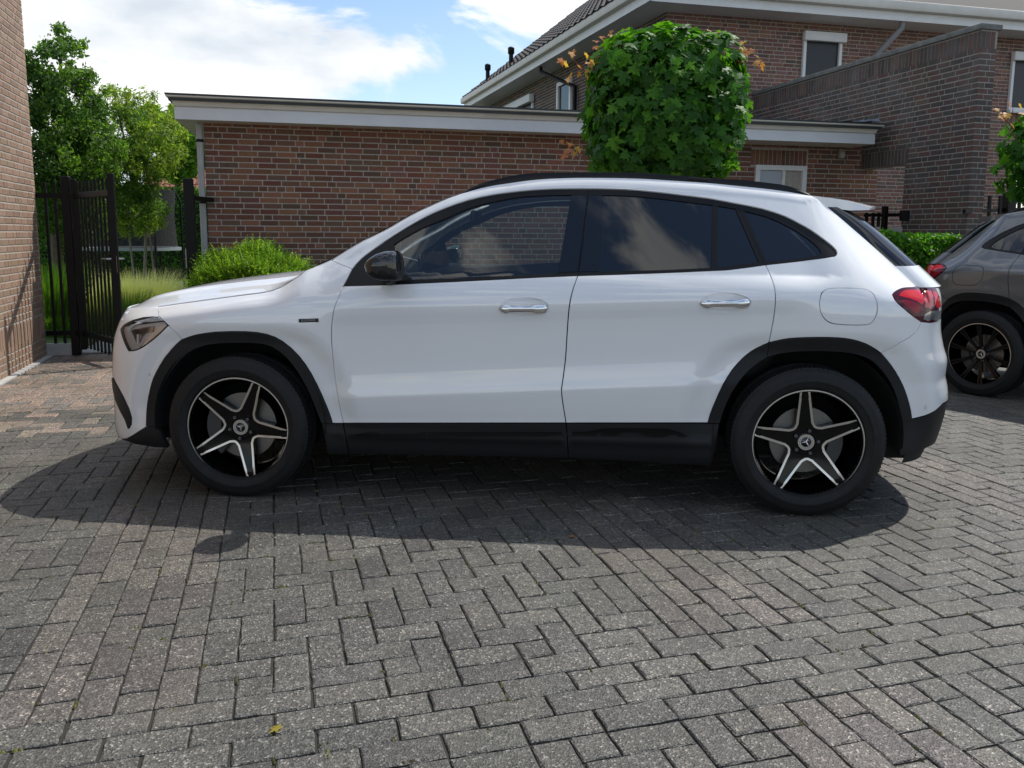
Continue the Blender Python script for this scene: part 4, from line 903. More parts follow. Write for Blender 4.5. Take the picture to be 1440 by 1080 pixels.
SQ={
 'C1':[(-0.8313,1.1898),(-0.8365,1.1513),(-0.8434,1.1023),(-0.8505,1.0617),(-0.8572,1.022),(-0.862,0.9836),(-0.8663,0.9504),(-0.8704,0.9326),(-0.8741,0.9136),(-0.8778,0.8937),(-0.8806,0.8732),(-0.8821,0.853),(-0.8829,0.8326),(-0.8831,0.8132),(-0.8826,0.7918),(-0.8815,0.7671),(-0.8804,0.7356),(-0.8797,0.6912),(-0.8771,0.6413),(-0.8707,0.5913),(-0.8616,0.541),(-0.8552,0.4723),(-0.8488,0.4167),(-0.8441,0.3942),(-0.8418,0.3867)],
 'C1b':[(-0.8418,0.3867),(-0.832,0.3365),(-0.8276,0.2876),(-0.8222,0.2216)],
 'C2':[(0.2873,1.0888),(0.2858,1.0871),(0.2825,1.0794),(0.2753,1.0581),(0.2671,1.0306),(0.2601,1.0023),(0.2542,0.9714),(0.25,0.9382),(0.2469,0.9041),(0.2447,0.8709),(0.2429,0.8367),(0.2411,0.7987),(0.2394,0.7608),(0.2381,0.7275),(0.2361,0.6932),(0.2317,0.6508),(0.2268,0.6096),(0.2226,0.5749),(0.2196,0.5504),(0.221,0.5349),(0.2234,0.5133),(0.2275,0.4883),(0.2325,0.4611),(0.2385,0.4298),(0.2433,0.4053)],
 'C2b':[(0.2433,0.4053),(0.2509,0.3333),(0.254,0.2852),(0.2572,0.2378)],
 'C2u':[(0.3281,1.5241),(0.3233,1.4603),(0.3186,1.3973),(0.3145,1.354),(0.3103,1.311),(0.3062,1.2683),(0.3014,1.2228),(0.2966,1.1777),(0.2919,1.133),(0.2873,1.0888)],
 'C3':[(1.1517,1.1404),(1.1601,1.1143),(1.1696,1.0822),(1.1741,1.0575),(1.1775,1.0347),(1.1799,1.0133),(1.1812,0.9917),(1.1813,0.9685),(1.1814,0.9447),(1.1819,0.9202),(1.1815,0.8928),(1.1792,0.8611),(1.1758,0.8279),(1.1717,0.7925),(1.1689,0.762),(1.1671,0.7474),(1.1658,0.7413)],
 'AR_a':[(0.9098,0.4071),(0.9129,0.4209),(0.9184,0.4409),(0.9276,0.4633),(0.9393,0.488),(0.9522,0.5146),(0.9675,0.5418),(0.987,0.5776),(1.0094,0.613),(1.0349,0.6458),(1.0616,0.6744),(1.0873,0.6961),(1.1128,0.7139),(1.1425,0.7301),(1.1658,0.7413)],
 'AR_b':[(1.1658,0.7413),(1.1916,0.7482),(1.2249,0.7566),(1.2532,0.7617),(1.2866,0.7654),(1.3357,0.7684),(1.3867,0.7704),(1.4282,0.7711),(1.4649,0.7705),(1.4955,0.7688),(1.5037,0.7648),(1.5147,0.757),(1.53,0.7463),(1.546,0.732),(1.5605,0.7177),(1.5704,0.7072),(1.5761,0.7003)],
 'AR_c':[(1.5761,0.7003),(1.5844,0.6877),(1.5959,0.6682),(1.6101,0.6418),(1.628,0.6107),(1.6469,0.5774),(1.6646,0.5435),(1.6751,0.5221),(1.6846,0.5005),(1.6941,0.4779),(1.7043,0.4568),(1.7124,0.4384),(1.7177,0.4256)],
 'ARi_a':[(0.962,0.4074),(0.9669,0.4247),(0.9749,0.4496),(0.9871,0.4784),(1.0026,0.5079),(1.0206,0.5331),(1.0422,0.5609),(1.0673,0.592),(1.0952,0.6214),(1.1326,0.65),(1.1632,0.671)],
 'ARi_b':[(1.1632,0.671),(1.1863,0.6777),(1.2192,0.6861),(1.2558,0.6932),(1.2975,0.6989),(1.3454,0.7023),(1.3958,0.7038),(1.4475,0.7036),(1.4949,0.7017),(1.5044,0.6978),(1.5133,0.6916),(1.5255,0.683),(1.5386,0.672),(1.5498,0.6597),(1.561,0.6429),(1.5766,0.6171),(1.5943,0.5864),(1.6107,0.5536),(1.6233,0.5284),(1.6333,0.5053),(1.6422,0.4816),(1.6514,0.4558),(1.6596,0.4343),(1.6637,0.4253),(1.6652,0.4223)],
 'AF_a':[(-1.6836,0.3289),(-1.6835,0.3662),(-1.6817,0.4234),(-1.6761,0.4743),(-1.6663,0.5248),(-1.655,0.5711),(-1.643,0.6112),(-1.6325,0.6411),(-1.6192,0.6717),(-1.5999,0.714),(-1.578,0.7576),(-1.5529,0.7985),(-1.5323,0.8303),(-1.5219,0.8434),(-1.5167,0.8477)],
 'AF_b':[(-1.5167,0.8477),(-1.501,0.8572),(-1.4805,0.8673),(-1.4615,0.8723),(-1.45,0.8747),(-1.3807,0.8729),(-1.3092,0.8689),(-1.2526,0.8621),(-1.2046,0.8512),(-1.1651,0.836),(-1.1296,0.8143),(-1.0905,0.783),(-1.0536,0.7461),(-1.0229,0.7059),(-0.9958,0.6612),(-0.9702,0.6105),(-0.9466,0.5591),(-0.9262,0.4967),(-0.9108,0.4397),(-0.9025,0.405),(-0.8986,0.3856)],
 'AFi':[(-1.6285,0.3344),(-1.626,0.3828),(-1.6196,0.455),(-1.6057,0.5286),(-1.5881,0.5935),(-1.5679,0.6471),(-1.546,0.6948),(-1.5231,0.7393),(-1.5,0.7756),(-1.4783,0.799),(-1.4593,0.8127),(-1.4366,0.8174),(-1.3622,0.8166),(-1.2911,0.8141),(-1.2284,0.8067),(-1.1851,0.7933),(-1.1499,0.7726),(-1.1148,0.7422),(-1.0824,0.7045),(-1.0519,0.6598),(-1.025,0.6118),(-1.0035,0.5647),(-0.9853,0.5079),(-0.9661,0.4369),(-0.9509,0.3832)],
 'DLOtop':[(-0.8335,1.191),(-0.8272,1.2174),(-0.8186,1.2549),(-0.8107,1.2995),(-0.8003,1.3449),(-0.784,1.3828),(-0.7638,1.4143),(-0.7413,1.4381),(-0.7163,1.4584),(-0.6911,1.4744),(-0.6588,1.4885),(-0.6087,1.5023),(-0.5536,1.5122),(-0.5035,1.5202),(-0.4549,1.5269),(-0.4085,1.5301),(-0.3609,1.5297),(-0.3082,1.5313),(-0.2538,1.5326),(-0.1997,1.5319),(-0.146,1.5313),(-0.0938,1.5314),(-0.0421,1.5309),(0.0109,1.5292),(0.0618,1.5281),(0.1061,1.5273),(0.1482,1.5268),(0.191,1.5262),(0.2346,1.5254),(0.2868,1.5246),(0.3281,1.5245)],
 'DLOtop2':[(0.3281,1.5245),(0.4095,1.5236),(0.5098,1.5218),(0.5896,1.518),(0.6618,1.5141),(0.7236,1.5102),(0.7823,1.5054),(0.8447,1.501),(0.9088,1.4955),(0.9837,1.4861),(1.0427,1.4779)],
 'DLOtop3':[(1.0427,1.4779),(1.0944,1.471),(1.1587,1.4603),(1.213,1.4457),(1.2604,1.4292),(1.2941,1.4129),(1.3216,1.3964),(1.3486,1.3808),(1.3745,1.3632),(1.4018,1.3423),(1.4273,1.3261),(1.4484,1.3156),(1.4648,1.3056),(1.4753,1.2955),(1.4811,1.2851),(1.4833,1.2734),(1.4817,1.261),(1.4751,1.2465),(1.4685,1.2354)],
 'DLObot3':[(1.4685,1.2354),(1.4154,1.1982),(1.2932,1.1644),(1.1502,1.1384)],
 'DLObot2':[(1.1502,1.1384),(1.0619,1.1246),(0.9737,1.1112),(0.8722,1.1052),(0.7705,1.1002),(0.6951,1.0973),(0.6196,1.0947),(0.5439,1.0925),(0.4679,1.0908),(0.3777,1.0897),(0.2873,1.0888)],
 'DLObot1':[(0.2873,1.0888),(0.2,1.0877),(0.1125,1.0869),(0.0393,1.0859),(-0.0341,1.0855),(-0.1077,1.0851),(-0.1816,1.0854),(-0.2556,1.087),(-0.3316,1.0904),(-0.4078,1.0961),(-0.4843,1.1035),(-0.5611,1.1144),(-0.6384,1.1301),(-0.7351,1.1535),(-0.8334,1.1895)],
 'gap3':[(1.0427,1.4779),(1.0586,1.4291),(1.0743,1.3803),(1.0898,1.3317),(1.1052,1.2832),(1.1203,1.2348),(1.1354,1.1866),(1.1502,1.1384)],
 'DLOtopA':[(-0.8003,1.3449),(-0.784,1.3828),(-0.7638,1.4143),(-0.7413,1.4381),(-0.7163,1.4584),(-0.6911,1.4744),(-0.6588,1.4885),(-0.6087,1.5023),(-0.5536,1.5122),(-0.5035,1.5202),(-0.4549,1.5269),(-0.4085,1.5301),(-0.3609,1.5297),(-0.3082,1.5313),(-0.2538,1.5326),(-0.1997,1.5319),(-0.146,1.5313),(-0.0938,1.5314),(-0.0421,1.5309),(0.0109,1.5292),(0.0618,1.5281),(0.1061,1.5273),(0.1482,1.5268),(0.191,1.5262),(0.2346,1.5254),(0.2868,1.5246),(0.3281,1.5245)],
 'DLOtop0':[(-0.8335,1.191),(-0.8272,1.2174),(-0.8186,1.2549),(-0.8107,1.2995),(-0.8003,1.3449)],
 'seamA':[(-0.9189,1.5779),(-0.8774,1.4851),(-0.8382,1.4076),(-0.8003,1.3449)],
 'sill':[(-0.8986,0.3856),(-0.8417,0.3876)],
 'sill1':[(-0.8417,0.3876),(-0.7723,0.3929),(-0.7067,0.3947),(-0.642,0.3957),(-0.5776,0.3967),(-0.5133,0.3976),(-0.4493,0.3985),(-0.3854,0.3993),(-0.3217,0.4001),(-0.2582,0.4009),(-0.1949,0.4016),(-0.1318,0.4023),(-0.0688,0.4029),(-0.006,0.4036),(0.0566,0.4042),(0.119,0.4048),(0.1812,0.4054),(0.2433,0.4059)],
 'sill2':[(0.2433,0.4059),(0.3044,0.4065),(0.3654,0.407),(0.4261,0.4075),(0.4867,0.408),(0.5472,0.4084),(0.6074,0.4089),(0.6675,0.4093),(0.7274,0.4098),(0.7879,0.4091),(0.8498,0.4069),(0.9098,0.4071)],
 'E_hood':[(-1.706,1.585),(-1.6196,1.585),(-1.5511,1.585),(-1.4983,1.585),(-1.4626,1.585),(-1.4346,1.585),(-1.3604,1.585),(-1.304,1.585),(-1.2479,1.585),(-1.2021,1.585),(-1.1627,1.585),(-1.1188,1.585),(-1.0848,1.585),(-1.0598,1.585)],
 'E_fen':[(-1.0598,1.585),(-1.0362,1.585),(-1.0017,1.585),(-0.9573,1.585),(-0.9189,1.585)],
 'E_roof':[(-0.9192,1.585),(-0.8793,1.585),(-0.8387,1.585),(-0.767,1.585),(-0.7173,1.585),(-0.6672,1.585),(-0.6249,1.585),(-0.5819,1.585),(-0.5386,1.585),(-0.4959,1.585),(-0.4096,1.585),(-0.3581,1.585),(-0.2977,1.585),(-0.2457,1.585),(-0.1939,1.585),(-0.1331,1.585),(-0.0458,1.585),(0.0152,1.585),(0.0807,1.585),(0.1459,1.585),(0.204,1.585),(0.262,1.585),(0.3199,1.585),(0.3835,1.585),(0.447,1.585),(0.5104,1.585),(0.5656,1.585),(0.6207,1.585),(0.6757,1.585),(0.7307,1.585),(0.7856,1.585),(0.8498,1.585),(0.9138,1.585),(0.9777,1.585),(1.0414,1.585),(1.105,1.585),(1.1684,1.585),(1.2315,1.585),(1.2948,1.585),(1.345,1.585),(1.3954,1.585),(1.4275,1.585),(1.4764,1.585),(1.5047,1.585),(1.5262,1.585),(1.5509,1.585),(1.5777,1.585),(1.6298,1.585),(1.6922,1.585),(1.7629,1.585),(1.8167,1.585)],
 'hl_top':[(-1.8818,0.9963),(-1.8114,1.1351),(-1.7295,1.2166),(-1.663,1.2072),(-1.6267,1.1545),(-1.6013,1.0152),(-1.6504,1.0775),(-1.717,1.1276),(-1.778,1.071),(-1.8559,0.9504)],
 'hl_rear':[(-1.63,1.2089),(-1.5913,0.9969),(-1.5655,0.9321)],
 'hl_bot':[(-1.5655,0.9321),(-1.5761,0.9182),(-1.5908,0.9),(-1.6055,0.8836),(-1.6218,0.8673),(-1.64,0.851),(-1.6587,0.8363),(-1.6752,0.8248),(-1.6917,0.8157),(-1.7099,0.808),(-1.7303,0.8025),(-1.7577,0.7997),(-1.7819,0.7985)],
 'hl_front':[(-1.7819,0.7985),(-1.7917,0.8073),(-1.8063,0.8215),(-1.8247,0.8414),(-1.8465,0.8642),(-1.8718,0.8876),(-1.9011,0.9101),(-1.9279,0.9314),(-1.9502,0.9469)],
 'seamH':[(-1.7026,1.5771),(-1.6582,1.393),(-1.63,1.2089)],
 'seamB':[(-1.5655,0.9321),(-1.5459,0.904),(-1.5306,0.8757),(-1.5167,0.8477)],
 'tl_top':[(1.6146,1.046),(1.6191,1.0638),(1.6276,1.0902),(1.6428,1.1256),(1.6614,1.1658),(1.6769,1.1962),(1.6974,1.2314),(1.7431,1.3177),(1.8167,1.5638)],
 'tl_top2':[(1.8167,1.5638),(1.8226,1.585),(1.8406,1.585),(1.8907,1.5831),(1.9536,1.5535)],
 'tl_bot':[(1.7668,0.8655),(1.7395,0.8781),(1.7078,0.895),(1.6815,0.9129),(1.6585,0.9307),(1.6393,0.9462),(1.6251,0.9705),(1.6178,1.0133),(1.6146,1.046)],
 'tl_bot2':[(1.9231,0.8597),(1.8478,0.858),(1.8039,0.862),(1.7668,0.8655)],
 'seamR':[(1.7668,0.8655),(1.763,0.854),(1.7552,0.8389),(1.7425,0.8242),(1.7264,0.8093),(1.7074,0.795),(1.6869,0.7815),(1.6659,0.7699),(1.6464,0.7583),(1.6313,0.7454),(1.616,0.7313),(1.5938,0.714),(1.5761,0.7003)],
 'bumpR':[(1.7177,0.4256),(1.7504,0.429),(1.7917,0.4349),(1.827,0.4415),(1.8642,0.4488),(1.9074,0.4591),(1.9461,0.4673)],
 'lipF':[(-2.0497,0.23),(-1.9867,0.231),(-1.933,0.2299),(-1.8915,0.2335),(-1.8476,0.2435),(-1.7981,0.2635),(-1.7536,0.2865),(-1.7119,0.3106),(-1.6836,0.3289)],
 'lipFbot':[(-1.5901,0.216),(-1.6576,0.212),(-1.7941,0.2143),(-1.92,0.2206)],
 'flap':[(1.3789,0.9218),(1.3781,0.9299),(1.3784,0.9427),(1.3815,0.9634),(1.3877,0.9865),(1.3959,0.9994),(1.4064,1.0079),(1.4192,1.0147),(1.4357,1.0198),(1.4583,1.0246),(1.4832,1.0293),(1.5005,1.0348),(1.5054,1.0403),(1.5144,1.0461),(1.5251,1.0493),(1.5339,1.045),(1.5409,1.0349),(1.5457,1.0199),(1.549,0.9996),(1.552,0.9732),(1.5543,0.9484),(1.5552,0.9304),(1.5549,0.912),(1.5533,0.8952),(1.5506,0.8796),(1.5467,0.8652),(1.5417,0.8534),(1.5368,0.8458),(1.5291,0.8409),(1.5166,0.8375),(1.5052,0.8357),(1.4936,0.8351),(1.4595,0.8365),(1.4368,0.84),(1.4199,0.8465),(1.4059,0.8579),(1.3952,0.8714),(1.3871,0.8864),(1.3821,0.8983)],
 'gF':[(-0.6081,1.4344),(-0.5839,1.4405),(-0.5492,1.4482),(-0.5098,1.4556),(-0.4645,1.4624),(-0.4121,1.4654),(-0.357,1.4677),(-0.3041,1.4771),(-0.2512,1.4865),(-0.1975,1.4911),(-0.1441,1.4948),(-0.0895,1.4986),(-0.0408,1.5012),(-0.0122,1.5023),(0.0196,1.5018),(0.0821,1.4994),(0.1491,1.498),(0.2064,1.4962),(0.2474,1.4946),(0.2386,1.4329),(0.2298,1.3719),(0.2236,1.3265),(0.2174,1.2815),(0.2113,1.2368),(0.2053,1.1925),(0.1993,1.1486),(0.1933,1.105),(0.1187,1.1035),(0.044,1.1027),(-0.0309,1.1028),(-0.106,1.1029),(-0.1814,1.1038),(-0.257,1.1063),(-0.3386,1.112),(-0.4206,1.1208),(-0.5029,1.1325),(-0.5856,1.1496),(-0.5913,1.2179),(-0.5967,1.2881),(-0.6023,1.3602)],
 'gR':[(0.3985,1.493),(0.4456,1.4927),(0.5097,1.4914),(0.5763,1.4882),(0.646,1.4846),(0.7134,1.4797),(0.7814,1.4739),(0.8605,1.4669),(0.9226,1.462),(0.9197,1.4124),(0.9169,1.3632),(0.9141,1.3147),(0.9114,1.2666),(0.9087,1.219),(0.906,1.1719),(0.9033,1.1253),(0.8046,1.1196),(0.7057,1.1143),(0.6265,1.112),(0.5472,1.1101),(0.4676,1.1089),(0.3878,1.1078),(0.3891,1.1544),(0.3904,1.2015),(0.3917,1.2489),(0.3931,1.2968),(0.3944,1.3452),(0.3958,1.394),(0.3972,1.4433)],
 'gQ':[(0.9493,1.4594),(0.9903,1.4555),(1.0312,1.4516),(1.0467,1.4023),(1.062,1.3531),(1.0772,1.3039),(1.0922,1.255),(1.107,1.2061),(1.1217,1.1574),(1.0738,1.1499),(1.026,1.1426),(0.9782,1.1353),(0.9304,1.1282),(0.933,1.174),(0.9357,1.2203),(0.9384,1.2671),(0.9411,1.3144),(0.9438,1.3622),(0.9465,1.4106)],
 'gC':[(1.074,1.441),(1.1191,1.4326),(1.1767,1.4184),(1.2302,1.3951),(1.2767,1.3707),(1.3035,1.3541),(1.3235,1.3385),(1.3471,1.3196),(1.3689,1.2992),(1.3877,1.2785),(1.4021,1.2595),(1.4091,1.2424),(1.412,1.2298),(1.3604,1.1996),(1.3101,1.1881),(1.2593,1.1778),(1.2086,1.1686),(1.1582,1.1602),(1.1445,1.2067),(1.1307,1.2533),(1.1168,1.3),(1.1027,1.3468),(1.0884,1.3938)],
 'intake':[(-2.0642,0.5992),(-2.0117,0.6084),(-1.9133,0.5635),(-1.8485,0.5047),(-1.8001,0.4295),(-1.7826,0.3711),(-1.7884,0.3293),(-1.8148,0.3015),(-1.8402,0.3451),(-1.8927,0.3986),(-1.972,0.4615),(-2.0642,0.5304)],
 'badge':[(-1.0387,0.9165),(-0.9423,0.9155),(-0.9418,0.8994),(-1.0379,0.9005)],
 'pilF':[(0.2475,1.4918),(0.2386,1.4315),(0.2298,1.3719),(0.2239,1.3272),(0.218,1.2829),(0.2121,1.2389),(0.2063,1.1952),(0.2006,1.152),(0.1948,1.109),(0.2845,1.11),(0.2902,1.1565),(0.3035,1.2684),(0.3161,1.3974),(0.3228,1.4907),(0.2836,1.4914)],
 'pilR':[(0.3324,1.4903),(0.3236,1.3973),(0.3112,1.2683),(0.2963,1.1494),(0.2924,1.1098),(0.3375,1.1092),(0.3871,1.1096),(0.3907,1.2176),(0.3947,1.3606),(0.3979,1.4889)],
 'groove1':[(-0.7864,0.3269),(-0.7255,0.3433),(-0.6379,0.348),(-0.5333,0.3503),(-0.4287,0.353),(-0.3129,0.3562),(-0.1977,0.3592),(-0.083,0.3619),(0.0197,0.364),(0.1218,0.366),(0.2236,0.3679),(0.2479,0.3681),(0.2497,0.347),(0.224,0.3454),(0.1223,0.3432),(0.0202,0.341),(-0.0825,0.3387),(-0.1971,0.336),(-0.3122,0.3333),(-0.4279,0.3306),(-0.5326,0.3279),(-0.6379,0.3251),(-0.7904,0.3212)],
 'groove2':[(0.2506,0.3688),(0.3449,0.3721),(0.4231,0.3869),(0.5751,0.389),(0.7206,0.3897),(0.7728,0.3777),(0.8197,0.3595),(0.7928,0.3554),(0.6599,0.3535),(0.5266,0.3504),(0.3902,0.3483),(0.2531,0.3462)],
 'cupF':[(0.1572,0.9434),(0.1544,0.9333),(0.1459,0.9239),(0.1322,0.9156),(0.1139,0.9088),(0.0919,0.9039),(0.0673,0.9011),(0.0415,0.9006),(0.0156,0.9024),(-0.0091,0.9063),(-0.0311,0.9122),(-0.0495,0.9198),(-0.0634,0.9287),(-0.072,0.9384),(-0.0749,0.9485),(-0.072,0.9587),(-0.0636,0.9688),(-0.0499,0.9776),(-0.0317,0.9847),(-0.0097,0.9897),(0.0147,0.9925),(0.0406,0.9929),(0.0664,0.991),(0.091,0.9868),(0.1131,0.9807),(0.1316,0.9728),(0.1455,0.9636),(0.1542,0.9535)],
 'cupR':[(1.0736,0.9419),(1.0714,0.9316),(1.0636,0.9219),(1.0506,0.9133),(1.0331,0.9063),(1.0118,0.9012),(0.9878,0.8983),(0.9624,0.8977),(0.9368,0.8995),(0.9122,0.9035),(0.8901,0.9095),(0.8714,0.9173),(0.8572,0.9264),(0.8482,0.9364),(0.8449,0.9468),(0.8474,0.9571),(0.8558,0.9674),(0.8695,0.9765),(0.8878,0.9839),(0.9096,0.9895),(0.934,0.9928),(0.9595,0.9937),(0.9849,0.9921),(1.0089,0.988),(1.0304,0.9816),(1.0482,0.9732),(1.0617,0.9631),(1.0703,0.9523)],
 'tl_bar':[(1.6404,1.0519),(1.6549,1.1018),(1.6822,1.1634),(1.7798,1.3365),(1.7833,1.2737),(1.7937,1.2092),(1.7808,1.0173),(1.7703,0.9471),(1.7313,1.0066),(1.6939,1.0385),(1.6638,1.043)],
 'tl_bar2':[(1.6459,0.9859),(1.6758,1.0008),(1.708,0.992),(1.7442,0.9507),(1.7674,0.9361),(1.7703,0.9286),(1.7546,0.9175),(1.7257,0.9027),(1.6897,0.928),(1.6623,0.9452)],
 'tl_ring':[(1.8767,1.4277),(1.9064,1.4347),(1.9403,1.3207),(1.9569,1.0737),(1.9904,0.9336),(1.911,0.9314),(1.8859,0.9492),(1.885,1.155)],
 'tl_pink':[(1.8104,1.3737),(1.8352,1.4968),(1.8628,1.4608),(1.8735,1.2788),(1.8639,0.9498),(1.8402,0.9315),(1.7873,0.936),(1.7862,1.0644)],
 'tl_rev':[(1.7889,0.9024),(1.8337,0.9166),(1.8916,0.9188),(2.0021,0.9135),(2.0049,0.8702),(1.9103,0.8662),(1.8181,0.8679),(1.7826,0.8762)],
 'hl_drl':[(-1.8857,0.942),(-1.8595,0.9453),(-1.7915,0.9939),(-1.7525,1.0744),(-1.7256,1.0409),(-1.7855,0.9502),(-1.8116,0.9341),(-1.8024,0.915)],
 'hl_dark':[(-1.8018,0.9201),(-1.7756,0.9297),(-1.7366,0.9297),(-1.7399,0.8979),(-1.7324,0.8634),(-1.7336,0.8391),(-1.7581,0.8778)],
 'hl_proj':[(-1.7372,0.9314),(-1.6893,0.9384),(-1.64,0.939),(-1.6397,0.9052),(-1.68,0.9016),(-1.6987,0.8826),(-1.7136,0.8491),(-1.7287,0.8667),(-1.7329,0.9044)],
 'hl_low':[(-1.6391,0.9019),(-1.6192,0.929),(-1.5781,0.9322),(-1.6039,0.8984),(-1.6302,0.8713),(-1.6716,0.8372),(-1.7148,0.818),(-1.6932,0.8416),(-1.669,0.881)],
 'valL':[(1.6652,0.4223),(1.6713,0.3928),(1.6778,0.3636),(1.6849,0.3268),(1.6953,0.2836)],
 'valB':[(1.6953,0.2836),(1.7256,0.2877),(1.7681,0.2924),(1.8068,0.2967),(1.8472,0.301),(1.8946,0.3058),(1.9413,0.3076)],
 'hl_w1':[(-1.8851,0.9413),(-1.8585,0.9439),(-1.8026,0.9219),(-1.8016,0.9133),(-1.8219,0.9178)],
 'hl_w2':[(-1.739,0.8979),(-1.7267,0.8981),(-1.7159,0.8405),(-1.7294,0.8408)],
}
SENS=(-1.6558,.6574); GREYPOS=(5.332,6.15)
# ------------------------------------------------------------------ car body surface: metres, car frame (x rearward, y to the right side, z up)
def pchip(xs,ys):
    xs=np.array(xs,float);ys=np.array(ys,float);h=np.diff(xs);d=np.diff(ys)/h
    m=np.zeros(len(xs));m[0]=d[0];m[-1]=d[-1]
    for i in range(1,len(xs)-1):
        if d[i-1]*d[i]>0:
            w1=2*h[i]+h[i-1];w2=h[i]+2*h[i-1];m[i]=(w1+w2)/(w1/d[i-1]+w2/d[i])
    def f(x):
        x=np.clip(np.asarray(x,float),xs[0],xs[-1]);i=np.clip(np.searchsorted(xs,x)-1,0,len(xs)-2)
        t=(x-xs[i])/h[i];return (1+2*t)*(1-t)**2*ys[i]+t*(1-t)**2*h[i]*m[i]+t*t*(3-2*t)*ys[i+1]+t*t*(t-1)*h[i]*m[i+1]
    return f
def sstep(a,b,x):
    t=np.clip((np.asarray(x,float)-a)/(b-a),0,1);return t*t*(3-2*t)
_E=np.array(E_TAB); ZE0=pchip(_E[:,0],_E[:,2]); XE_MIN,XE_MAX=_E[0,0],_E[-1,0]
XN=pchip(ZN,XNV);XT=pchip(ZT,XTV)
XF,XR=-1.45,1.50   # corner starts
NF,NR=3.3,3.2
YE=pchip([-2.2,-2.0,-1.85,-1.6,-1.3,-1.1,-.95,-.5,-.1,.4,1.0,1.4,1.6,1.8,1.95,2.1],
         [.50,.64,.72,.78,.80,.785,.755,.67,.61,.585,.58,.585,.60,.66,.72,.77])
ZAf=pchip([-2.3,-1.9,-1.4,-1.0,-.7,0,.95,1.4,1.8,2.3],[.80,.845,.905,.935,.95,.973,1.008,1.02,1.0,.985])
def q2z(x,q,zA):
    zc=np.clip(.56+.058*x,.50,.63)
    return np.where(q<.352,q,np.where(q<.545,.352+(q-.352)/(.545-.352)*(zc-.352),zc+(q-.545)/(QA-.545)*(zA-zc)))
def z2q(x,z,zA):
    zc=np.clip(.56+.058*x,.50,.63)
    return np.where(z<.352,z,np.where(z<zc,.352+(z-.352)/(zc-.352)*(.545-.352),.545+(z-zc)/(zA-zc)*(QA-.545)))
YAf=pchip([-2.3,-1.9,-1.4,-1.0,-.6,0,.8,1.36,1.6,2.3],[.895,.90,.905,.909,.911,.912,.914,.916,.914,.905])
YB=pchip([-1.2,-.9,-.5,0,.8,1.2,1.5,1.8,2.1],[.80,.828,.85,.858,.86,.852,.828,.775,.70])
PROF=pchip([0,.18,.22,.26,.30,.318,.328,.345,.352,.40,.41,.46,.50,.53,.545,.56,.60,.70,.80,.88,.925,.945,.955],
           [-.30,-.09,-.062,-.046,-.036,-.024,-.022,-.022,-.027,-.020,-.019,-.010,-.004,.0005,.002,.0005,-.0075,-.0150,-.0135,-.0085,-.002,-.0002,0])
PROFB=pchip([0,.18,.22,.30,.35,.41,.50,.60,.70,.80,.88,.925,.945,.955],
           [-.30,-.09,-.055,-.035,-.03,-.024,-.018,-.012,-.006,-.0015,-.0010,-.0048,-.0082,-.0108])
SFL,SRL=1.05,.95    # parameter length of the corners
def corner(s,z):
    """s -> x, roundness factor"""
    s=np.asarray(s,float)
    x=np.array(s*1.0);k=np.ones_like(x)
    f=s<XF
    ph=np.clip((XF-s)/SFL,0,1)*np.pi/2
    c=np.clip(np.cos(ph),0,1)**(2/NF); sn=np.clip(np.sin(ph),0,1)**(2/NF)
    xf=XF+(XN(z)-XF)*sn
    x=np.where(f,xf,x);k=np.where(f,c,k)
    r=s>XR
    ph=np.clip((s-XR)/SRL,0,1)*np.pi/2
    c=np.clip(np.cos(ph),0,1)**(2/NR); sn=np.clip(np.sin(ph),0,1)**(2/NR)
    xr=XR+(XT(z)-XR)*sn
    x=np.where(r,xr,x);k=np.where(r,c,k)
    return x,k
QA=.955;QB=.63
def flare(x,z,y):
    for xc,zc in ((-1.3645,.37),(1.3645,.37)):
        r=np.hypot(x-xc,(z-zc))
        w=sstep(.62,.50,r)*(z>.2)
        y=y-.024*w*sstep(.25,.45,z)*sstep(.875,.76,z)
    return y
